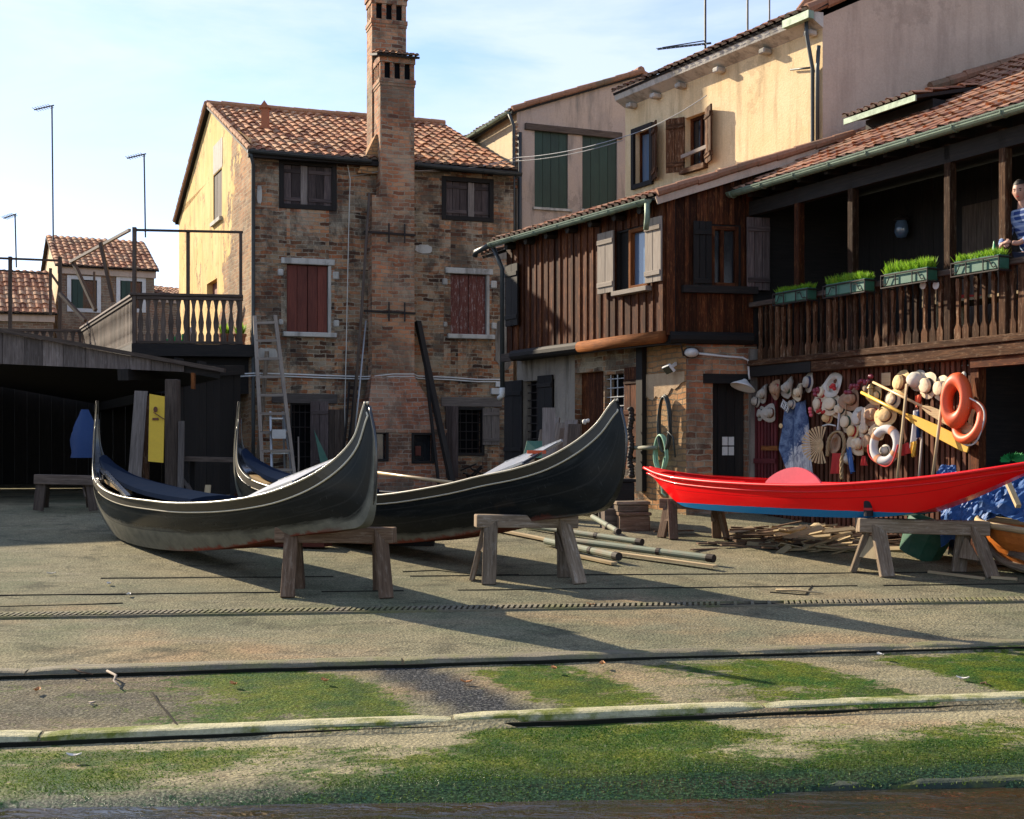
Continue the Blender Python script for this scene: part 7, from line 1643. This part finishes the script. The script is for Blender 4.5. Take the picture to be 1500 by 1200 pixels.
# lifebuoys
MAT['pale_orange'] = paint('faded_orange_tape', (.62,.3,.16), .8, 0, .1, .3, (.5,.4,.3), 9)
def torus(c, ax, R_, r_, sx=1., n=32, m=12, flat=1.):
    a = V((0,0,1)); a = (a-ax*a.dot(ax)).normalized(); b = ax.cross(a); rows = []
    for i in range(n+1):
        t_ = 2*math.pi*i/n; d_ = b*math.cos(t_)*sx+a*math.sin(t_); rows.append([c+d_*R_+(d_*math.cos(2*math.pi*k_/m)+ax*math.sin(2*math.pi*k_/m)*flat)*r_ for k_ in range(m+1)])
    return rows
def buoy(nm, c, ax, R_, r_, mat, lab, bands, bmat, sx=1., rope=None):
    t = thing(nm, c, lab, 'lifebuoy', 'lifebuoys on the slatted wall'); mb = MB(); mb.grid(torus(c, ax, R_, r_, sx)); mb.build('ring', MAT[mat], t, smooth=True)
    if bands:
        full = torus(c, ax, R_, r_*1.05, sx, 64)
        for k_ in bands: mb = MB(); mb.grid(full[k_:k_+4]); mb.build('band', MAT[bmat], t, smooth=True)
    if rope: mb = MB(); mb.tube([c+(rope[0]*math.cos(a)+rope[1]*math.sin(a))*R_*(1.32+.08*math.sin(a*4))+ax*.05 for a in [rope[2]+k_/30*rope[3] for k_ in range(31)]], .011, 6); mb.build('grab_line', MAT[rope[4]], t, smooth=True)
    return t
ax = (BL.N+ZUP*.1+BL.D*.1).normalized()
buoy('lifebuoy', hang(1297, 652, NH+.14), ax, .225, .062, 'cloth_w', 'white ring lifebuoy with orange bands low on the wall', (4, 20, 36, 52), 'pale_orange', .95, (BL.D, ZUP, math.pi*1.0, math.pi*1.0, 'cloth_r'))
ax = (BL.N*.8+BL.D*.55+ZUP*.0).normalized()
buoy('lifebuoy', hang(1419, 618, NH+.14), (BL.N*.9-BL.D*.1+ZUP*.25).normalized(), .235, .062, 'orange', 'orange ring lifebuoy hanging right of the thick float', (), 'cloth_w', 1., (BL.D, ZUP, -math.pi*.6, math.pi*1.2, 'rope_w'))
c = hang(1401, 587, NH+.2); t = thing('float_ring', c, 'thick orange horseshoe float hung by a cord at the top right', 'lifebuoy'); mb = MB(); ax = (BL.N*.95+BL.D*.12+ZUP*.1).normalized(); rws = torus(c, ax, .19, .085, .8, 36, 12, 1.2); mb.grid([[c+(p-c)+ZUP*((p-c).z*.35) for p in r] for r in rws]); mb.build('ring', MAT['orange'], t, smooth=True)
mb = MB(); b_ = hang(1412, 545, NH+.05); mb.tube([c+ZUP*.25+BL.D*.03, b_, c+ZUP*.24+BL.D*.12], .01, 6); mb.tube([c+ZUP*.12+BL.D*.16, c+BL.D*.2-ZUP*.1, c-ZUP*.3+BL.D*.06, c-ZUP*.3-BL.D*.03], .012, 6); mb.tube([b_, b_-ZUP*.02, b_-ZUP*.25+BL.D*.02], [.02, .03, .02], 6); mb.build('cord', MAT['rope_w'], t, smooth=True)
# pennant, cloths, ropes
def cloth(pts, mat, nm, lab, cat='cloth', amp=.03, k_=10):
    q = [hang(*p) for p in pts]; mb = MB(); rows = []
    for i in range(k_+1):
        f = i/k_; a, b = lerp(q[0], q[3], f), lerp(q[1], q[2], f); rows.append([lerp(a, b, j/6)+BL.N*(amp*math.sin(j*1.6+f*1.3+pts[0][0])*(.3+f)) for j in range(7)])
    mb.grid(rows); o = mb.build(nm, MAT[mat], smooth=True); return tag(o, lab, cat)
pn = cloth(((1337, 602, NH+.1), (1346, 600, NH+.1), (1348, 640, NH+.12), (1333, 660, NH+.1)), 'cloth_w', 'pennant', 'white pennant with a blue stripe and yellow tip between the oars', 'pennant')
for (pts, mt, nm) in ((((1342, 603, NH+.13), (1347, 602, NH+.13), (1349, 640, NH+.15), (1343, 642, NH+.14)), 'tarp_dk', 'blue_stripe'), (((1334, 648, NH+.13), (1342, 646, NH+.13), (1340, 668, NH+.12), (1336, 670, NH+.12)), 'yellow_oar', 'yellow_tip')):
    o = cloth(pts, mt, nm, None); o.parent = pn; o['_w'] = (0, 0, 0)
    for k_ in ('label', 'category'):
        if k_ in o: del o[k_]
cloth(((1219, 664, NH+.06), (1232, 664, NH+.06), (1230, 694, NH+.06), (1219, 694, NH+.06)), 'cloth_r', 'red_rag', 'red rag hanging beside the braided rope'); cloth(((1240, 655, NH+.07), (1246, 655, NH+.07), (1252, 690, NH+.08), (1245, 694, NH+.07)), 'tarp', 'striped_rag', 'blue and white rag hanging right of the braided rope'); cloth(((1320, 652, NH+.05), (1330, 648, NH+.05), (1332, 664, NH+.05), (1322, 668, NH+.05)), 'cloth_r', 'red_flag', 'small red flag behind the left upright oar'); cloth(((1262, 668, NH+.05), (1268, 668, NH+.05), (1270, 682, NH+.05), (1262, 682, NH+.05)), 'cloth_r', 'red_tag', 'small red tag below the cream hat'); cloth(((1228, 590, NH+.07), (1231, 590, NH+.07), (1230, 630, NH+.07), (1227, 630, NH+.07)), 'cloth_w', 'white_ribbon', 'narrow white ribbon hanging from the cream boater'); cloth(((1341, 580, NH+.05), (1350, 577, NH+.05), (1349, 594, NH+.05), (1341, 598, NH+.05)), 'orange', 'orange_rag', 'orange rag below the wide cream hat')
cloth(((1262, 596, NH+.1), (1268, 598, NH+.1), (1267, 630, NH+.1), (1262, 628, NH+.1)), 'felt_w', 'pale_ribbon', 'pale ribbon trailing from the white boater')
def rope(pts, r_, mat, nm, lab, braid=False, cat='rope'):
    P_ = [hang(*p) for p in pts]; full = []
    for i in range(len(P_)-1):
        p0, p1, p2, p3 = P_[max(i-1, 0)], P_[i], P_[i+1], P_[min(i+2, len(P_)-1)]
        for k_ in range(8): t_ = k_/8; full.append(.5*((2*p1)+(p2-p0)*t_+(2*p0-5*p1+4*p2-p3)*t_*t_+(3*p1-p0-3*p2+p3)*t_**3))
    full.append(P_[-1]); mb = MB()
    if braid:
        for s_ in (0, 2.1, 4.2): mb.tube([p+BL.D*math.cos(i*.9+s_)*r_*.7+BL.N*math.sin(i*.9+s_)*r_*.7 for i, p in enumerate(full)], r_*.7, 6)
    else: mb.tube(full, r_, 6)
    return tag(mb.build(nm, MAT[mat], smooth=True), lab, cat)
rope(((1212, 668, NH+.08), (1214, 645, NH+.1), (1222, 634, NH+.1), (1232, 634, NH+.1), (1237, 650, NH+.1), (1233, 675, NH+.1), (1233, 702, NH+.1)), .022, 'rope', 'braided_rope', 'thick braided rope hooked over the rail and hanging down', True)
rope(((1170, 560, NH+.05), (1165, 572, NH+.06), (1172, 580, NH+.06), (1180, 572, NH+.06)), .01, 'iron', 'wire_loop', 'thin dark wire loop beside the navy banded boater')
rope(((1205, 624, NH+.06), (1214, 622, NH+.06), (1224, 624, NH+.06)), .012, 'rope_w', 'short_rope', 'short white cord on the slats above the brown hat')
# hose coils and chain on the pier
def wp(px, py, n_): u, z = WG.uz(px, py, n_); return WG.P(u, z, n_)
NP = NB+.06
def coil(nm, px, py, w, h, r_, turns, mat, lab, tail=None):
    mb = MB(); c = wp(px, py, NP); pts = []
    for i in range(turns*24):
        a = 2*math.pi*i/24; k_ = 1+.12*nz(i*.05, px); pts.append(c+WG.D*math.cos(a)*w*k_*(1+.1*math.sin(i*.35))+ZUP*(math.sin(a)*h*k_+.02*nz(i*.1, 3))+WG.N*(.012*(i//24)+.02))
    if tail:
        for k_, (tx, ty) in enumerate(tail): pts.append(wp(tx, ty, NP+.03))
    mb.tube(pts, r_, 7, cap=True); tag(mb.build(nm, MAT[mat], smooth=True), lab, 'hose', 'hoses coiled on the brick pier')
coil('hose_coil', 976, 622, .15, .46, .016, 5, 'hose_k', 'black hose hung in a long loop on the sunlit pier', ((986, 640), (989, 670))); coil('hose_coil', 971, 663, .15, .29, .017, 5, 'hose_g', 'pale green hose coiled below the black one', ((968, 700), (970, 722), (975, 727)))
mb = MB(); a, b = wp(926, 656, NP+.12), wp(962, 656, NP+.12); mb.tube([a, b], .035, 8); tag(mb.build('rusty_bar', MAT['pipegreen'], smooth=True), 'short mottled bar fixed across the pier beside the hoses', 'bar')
mb = MB(); 
for i in range(22):
    c = wp(924+1.5*math.sin(i*.7), 600+i*4.6, NP+.16); mb.lathe(c, (R.uniform(-.5, .5), -.3, 1), [(0, -.05), (.03, -.045), (.05+.02*(i % 3 == 0), 0), (.03, .045), (0, .05)], 8)
tag(mb.build('chain_bundle', MAT['iron'], smooth=True), 'heavy dark chain bundle hanging left of the sunlit pier', 'chain')
mb = MB(); c = wp(857, 618, NB+.1); mb.lathe(c, WG.N, [(0, .05), (.04, .04), (.05, 0)], 10); mb.lathe(c+V((.06, -.02, .02)), WG.N, [(0, .05), (.03, .04), (.04, 0)], 10); tag(mb.build('shell_hook', MAT['white'], smooth=True), 'small white knob on the brown door', 'knob')
coil('rope_hook', 868, 640, .1, .12, .012, 3, 'hose_k', 'small dark coil hanging on the brown door')
mb = MB(); c = wp(874, 642, NB+.13); mb.lathe(c, ZUP, [(0, 0), (.04, .01), (.04, .08), (0, .09)], 8); tag(mb.build('orange_reel', MAT['orange']), 'small orange reel beside the dark coil on the door', 'reel')

# ------------------------------------------------------------------ man on the balcony
def skin_mesh(name, verts, edges, rad, mat, parent, root=0, sub=2):
    me = bpy.data.meshes.new(name); base = V(parent['_w']); me.from_pydata([V(v)-base for v in verts], edges, []); o = bpy.data.objects.new(name, me); COL.objects.link(o); o.parent = parent; o['_w'] = tuple(base)
    o.modifiers.new('skin', 'SKIN'); sv = me.skin_vertices[0].data
    for i, r_ in enumerate(rad): sv[i].radius = r_ if isinstance(r_, tuple) else (r_, r_); sv[i].use_root = i == root
    md = o.modifiers.new('sub', 'SUBSURF'); md.levels = sub; md.render_levels = sub; me.materials.append(mat)
    md = o.modifiers['skin']; md.use_smooth_shade = True; return o
um_ = BL.u(1506, -.2); S_ = 1.06
def bp(r, f, z): return BL.P(um_+r*S_, zbt+z*S_, -.3+f*S_)      # r to his left (image right), f outward, z up
man = thing('person', bp(0, 0, 0), 'dark haired man in a blue checked shirt leaning on the balcony rail', 'person')
vb = [(0, .0, .95), (0, .03, 1.12), (0, .10, 1.30), (0, .15, 1.43), (0, .18, 1.52), (0, .21, 1.60),           # pelvis to head base
      (-.1, 0, .9), (-.11, .03, .5), (-.11, -.02, .08), (-.12, .1, .03), (.1, 0, .9), (.11, -.04, .5), (.11, -.1, .08), (.12, .02, .03),
      (-.17, .13, 1.41), (-.25, .2, 1.17), (-.15, .36, 1.035), (-.1, .42, 1.03), (.17, .13, 1.41), (.26, .2, 1.17), (.12, .38, 1.035), (.06, .43, 1.05)]
eb = [(0, 1), (1, 2), (2, 3), (3, 4), (4, 5), (0, 6), (6, 7), (7, 8), (8, 9), (0, 10), (10, 11), (11, 12), (12, 13), (3, 14), (14, 15), (15, 16), (16, 17), (3, 18), (18, 19), (19, 20), (20, 21)]
rbod = [(.13, .1), (.12, .09), (.13, .09), (.075, .06), .052, .055, .085, .06, .04, .035, .085, .06, .04, .035, .045, .04, .032, .03, .045, .04, .032, .03]
skin_mesh('body', [bp(*v) for v in vb], eb, [tuple(x*S_ for x in r_) if isinstance(r_, tuple) else r_*S_ for r_ in rbod], MAT['skin'], man)
# head with a face
hc = bp(-.0, .225, 1.68); fw = (BL.N*.6-BL.D*.1+V((0,-.5,0))-ZUP*.2).normalized(); sdx = fw.cross(ZUP).normalized(); upv = sdx.cross(fw).normalized()
bm_ = bmesh.new(); bmesh.ops.create_uvsphere(bm_, u_segments=28, v_segments=20, radius=1)
for v in bm_.verts:
    x, y, z = v.co                                       # x side, y forward, z up
    sx, sy, szz = .078, .098, .122
    if z < -.1: sx *= 1-.28*(-z-.1); sy *= 1-.05*(-z)
    X, Y_, Z_ = x*sx, y*sy, z*szz
    if y > .3:
        Y_ += .015*math.exp(-((x/.17)**2+((z+.12)/.2)**2))       # nose
        Y_ -= .012*(math.exp(-(((x-.38)/.2)**2+((z-.08)/.13)**2))+math.exp(-(((x+.38)/.2)**2+((z-.08)/.13)**2)))   # eye sockets
        Y_ += .006*math.exp(-((x/.5)**2+((z-.24)/.08)**2)) + .007*math.exp(-((x/.3)**2+((z+.5)/.09)**2)) + .008*math.exp(-((x/.3)**2+((z+.88)/.12)**2))
        Y_ -= .005*math.exp(-((x/.32)**2+((z+.44)/.03)**2))
    v.co = V((X, Y_, Z_))
me = bpy.data.meshes.new('head'); bm_.to_mesh(me); bm_.free(); me.materials.append(MAT['skin'])
for p_ in me.polygons: p_.use_smooth = True
M_ = Matrix((sdx, fw, upv)).transposed().to_4x4(); HS = Matrix.Scale(S_*1.03, 4)
base = V(man['_w'])
def headpart(nm, me): o = bpy.data.objects.new(nm, me); COL.objects.link(o); o.parent = man; M2 = M_.copy(); M2.translation = hc-base; o.matrix_local = M2 @ HS; o['_w'] = man['_w']; return o
headpart('head', me)
def sph(nm, c, r_, mat, n=10):
    bm_ = bmesh.new(); bmesh.ops.create_uvsphere(bm_, u_segments=n, v_segments=n, radius=1)
    for v in bm_.verts: v.co = V((v.co.x*r_[0]+c[0], v.co.y*r_[1]+c[1], v.co.z*r_[2]+c[2]))
    me = bpy.data.meshes.new(nm); bm_.to_mesh(me); bm_.free(); me.materials.append(MAT[mat])
    for p_ in me.polygons: p_.use_smooth = True
    return headpart(nm, me)
for s_ in (-1, 1): sph('ear', (.079*s_, -.004, -.005), (.012, .024, .034), 'skin'); sph('eye', (.03*s_, .079, .01), (.013, .01, .007), 'band_k'); sph('eyebrow', (.031*s_, .086, .03), (.02, .006, .0045), 'hair')
sph('mouth', (0, .092, -.057), (.022, .006, .005), 'cloth_r')
bm_ = bmesh.new(); bmesh.ops.create_uvsphere(bm_, u_segments=28, v_segments=20, radius=1)
kill = [v for v in bm_.verts if v.co.z < .36-.7*max(0, -v.co.y)+(.0 if v.co.y < 0 else v.co.y*.18) and not (abs(v.co.x) > .8 and v.co.z > -.05 and v.co.y < .25)]
bmesh.ops.delete(bm_, geom=kill, context='VERTS')
for v in bm_.verts: x, y, z = v.co; k_ = 1+.05*nz(x*5, y*5, z*5); v.co = V((x*.085*k_, y*.104*k_-.002, z*.134*k_))
me = bpy.data.meshes.new('hair'); bm_.to_mesh(me); bm_.free(); me.materials.append(MAT['hair']); headpart('hair', me)
# clothes
sel = [0, 1, 2, 3, 14, 15, 16, 18, 19, 20, 4]; mp = {v: i for i, v in enumerate(sel)}
sv_ = [vb[i] for i in sel]; sv_[6] = (-.17, .335, 1.045); sv_[9] = (.145, .355, 1.045); sv_[10] = (0, .165, 1.47)
skin_mesh('shirt', [bp(*v) for v in sv_], [(mp[a], mp[b]) for a, b in eb if a in mp and b in mp], [tuple(x*S_ for x in r_) if isinstance(r_, tuple) else r_*S_ for r_ in ((.178, .135), (.168, .13), (.19, .135), (.17, .12), .095, .066, .05, .095, .066, .05, .075)], MAT['plaid'], man)
0 and skin_mesh('undershirt', [bp(0, .12, 1.2), bp(0, .155, 1.33), bp(0, .165, 1.44)], [(0, 1), (1, 2)], [.1, .105, .075], MAT['tee'], man)
sel = [0, 6, 7, 8, 10, 11, 12]; mp = {v: i for i, v in enumerate(sel)}
skin_mesh('trousers', [bp(*vb[i]) for i in sel], [(mp[a], mp[b]) for a, b in eb if a in mp and b in mp], [(.172, .132), .11, .08, .065, .11, .08, .065], MAT['denim'], man)
# hands resting on the rail
for s_, w0 in ((-1, (-.1, .42, 1.04)), (1, (.06, .43, 1.06))):
    vs = [bp(*w0)]; es = []; rr_ = [.026*S_]; inn = -s_
    vs.append(bp(w0[0]+inn*.05, w0[1]+.02, w0[2]+.0)); es.append((0, 1)); rr_.append((.036*S_, .02*S_))
    for k_, (ln, dz) in enumerate(((.07, .016), (.078, .006), (.072, -.004), (.055, -.014))):
        i0 = len(vs); a = V((inn*.07, .035+dz*.2, dz)); b = V((inn*(.07+ln*.5), .045, dz-.008)); c = V((inn*(.07+ln*.8), .035, dz-.032))
        for q_ in (a, b, c): vs.append(bp(w0[0]+q_.x, w0[1]+q_.y-.03+k_*.012, w0[2]+q_.z))
        es += [(1, i0), (i0, i0+1), (i0+1, i0+2)]; rr_ += [.0095*S_, .009*S_, .008*S_]
    i0 = len(vs); vs += [bp(w0[0]+inn*.035, w0[1]+.0, w0[2]+.03), bp(w0[0]+inn*.07, w0[1]+.01, w0[2]+.036)]; es += [(1, i0), (i0, i0+1)]; rr_ += [.011*S_, .009*S_]
    skin_mesh('hand', vs, es, rr_, MAT['skin'], man, 0, 2)
# ------------------------------------------------------------------ light, sky, camera
SUN = V((-.70, .58, .46)).normalized()
el = math.asin(SUN.z); rot = math.atan2(SUN.x, SUN.y)
ld = bpy.data.lights.new('sun', 'SUN'); ld.energy = 5.0; ld.angle = math.radians(.55); ld.color = (1, .86, .66)
lo = bpy.data.objects.new('sun', ld); COL.objects.link(lo); lo.rotation_euler = SUN.to_track_quat('Z', 'Y').to_euler(); lo.location = SUN*60
w = bpy.data.worlds.new('World'); scene.world = w; w.use_nodes = True; nt = w.node_tree; N_ = nt.nodes; bg = N_['Background']
sky = N_.new('ShaderNodeTexSky'); sky.sky_type = 'NISHITA'; sky.sun_disc = False; sky.sun_elevation = el; sky.sun_rotation = rot; sky.air_density = 1.; sky.dust_density = .2; sky.ozone_density = 2.
tc = N_.new('ShaderNodeTexCoord'); mp_ = N_.new('ShaderNodeMapping'); mp_.inputs['Scale'].default_value = (1.0, 2.2, 5.5); mp_.inputs['Rotation'].default_value = (.25, .35, .5); nt.links.new(tc.outputs['Generated'], mp_.inputs[0])
n1_ = N_.new('ShaderNodeTexNoise'); n1_.inputs['Scale'].default_value = 2.4; n1_.inputs['Detail'].default_value = 9; n1_.inputs['Roughness'].default_value = .58; n1_.inputs['Distortion'].default_value = .5; nt.links.new(mp_.outputs[0], n1_.inputs['Vector'])
cr = N_.new('ShaderNodeValToRGB'); cr.color_ramp.elements[0].position = .4; cr.color_ramp.elements[1].position = .64; nt.links.new(n1_.outputs[0], cr.inputs[0])
mx = N_.new('ShaderNodeMix'); mx.data_type = 'RGBA'; mm = N_.new('ShaderNodeMath'); mm.operation = 'MULTIPLY'; mm.inputs[1].default_value = .72
nt.links.new(cr.outputs[0], mm.inputs[0]); nt.links.new(mm.outputs[0], mx.inputs[0]); tn = N_.new('ShaderNodeMix'); tn.data_type = 'RGBA'; tn.blend_type = 'MULTIPLY'; tn.inputs[0].default_value = 1; tn.inputs[7].default_value = (1.0, .93, 1.02, 1); nt.links.new(sky.outputs[0], tn.inputs[6]); nt.links.new(tn.outputs[2], mx.inputs[6]); mx.inputs[7].default_value = (4.1, 4.6, 5.7, 1)
nt.links.new(mx.outputs[2], bg.inputs[0]); bg.inputs[1].default_value = .095
cd = bpy.data.cameras.new('camera'); co = bpy.data.objects.new('camera', cd); COL.objects.link(co); scene.camera = co
co.location = (0, 0, CH); co.rotation_euler = (math.pi/2, 0, 0); cd.sensor_width = 36; cd.lens = 36*F/1500; cd.shift_y = 60/1500; cd.clip_start = .1; cd.clip_end = 2000
vs_ = scene.view_settings; scene.display_settings.display_device = 'sRGB'; vs_.view_transform = 'Standard'; vs_.look = 'None'; vs_.gamma = 1; vs_.exposure = 1.27; vs_.use_curve_mapping = False
scene.cycles.max_bounces = 6; scene.cycles.use_denoising = True
for o in COL.objects:
    if '_w' in o: del o['_w']
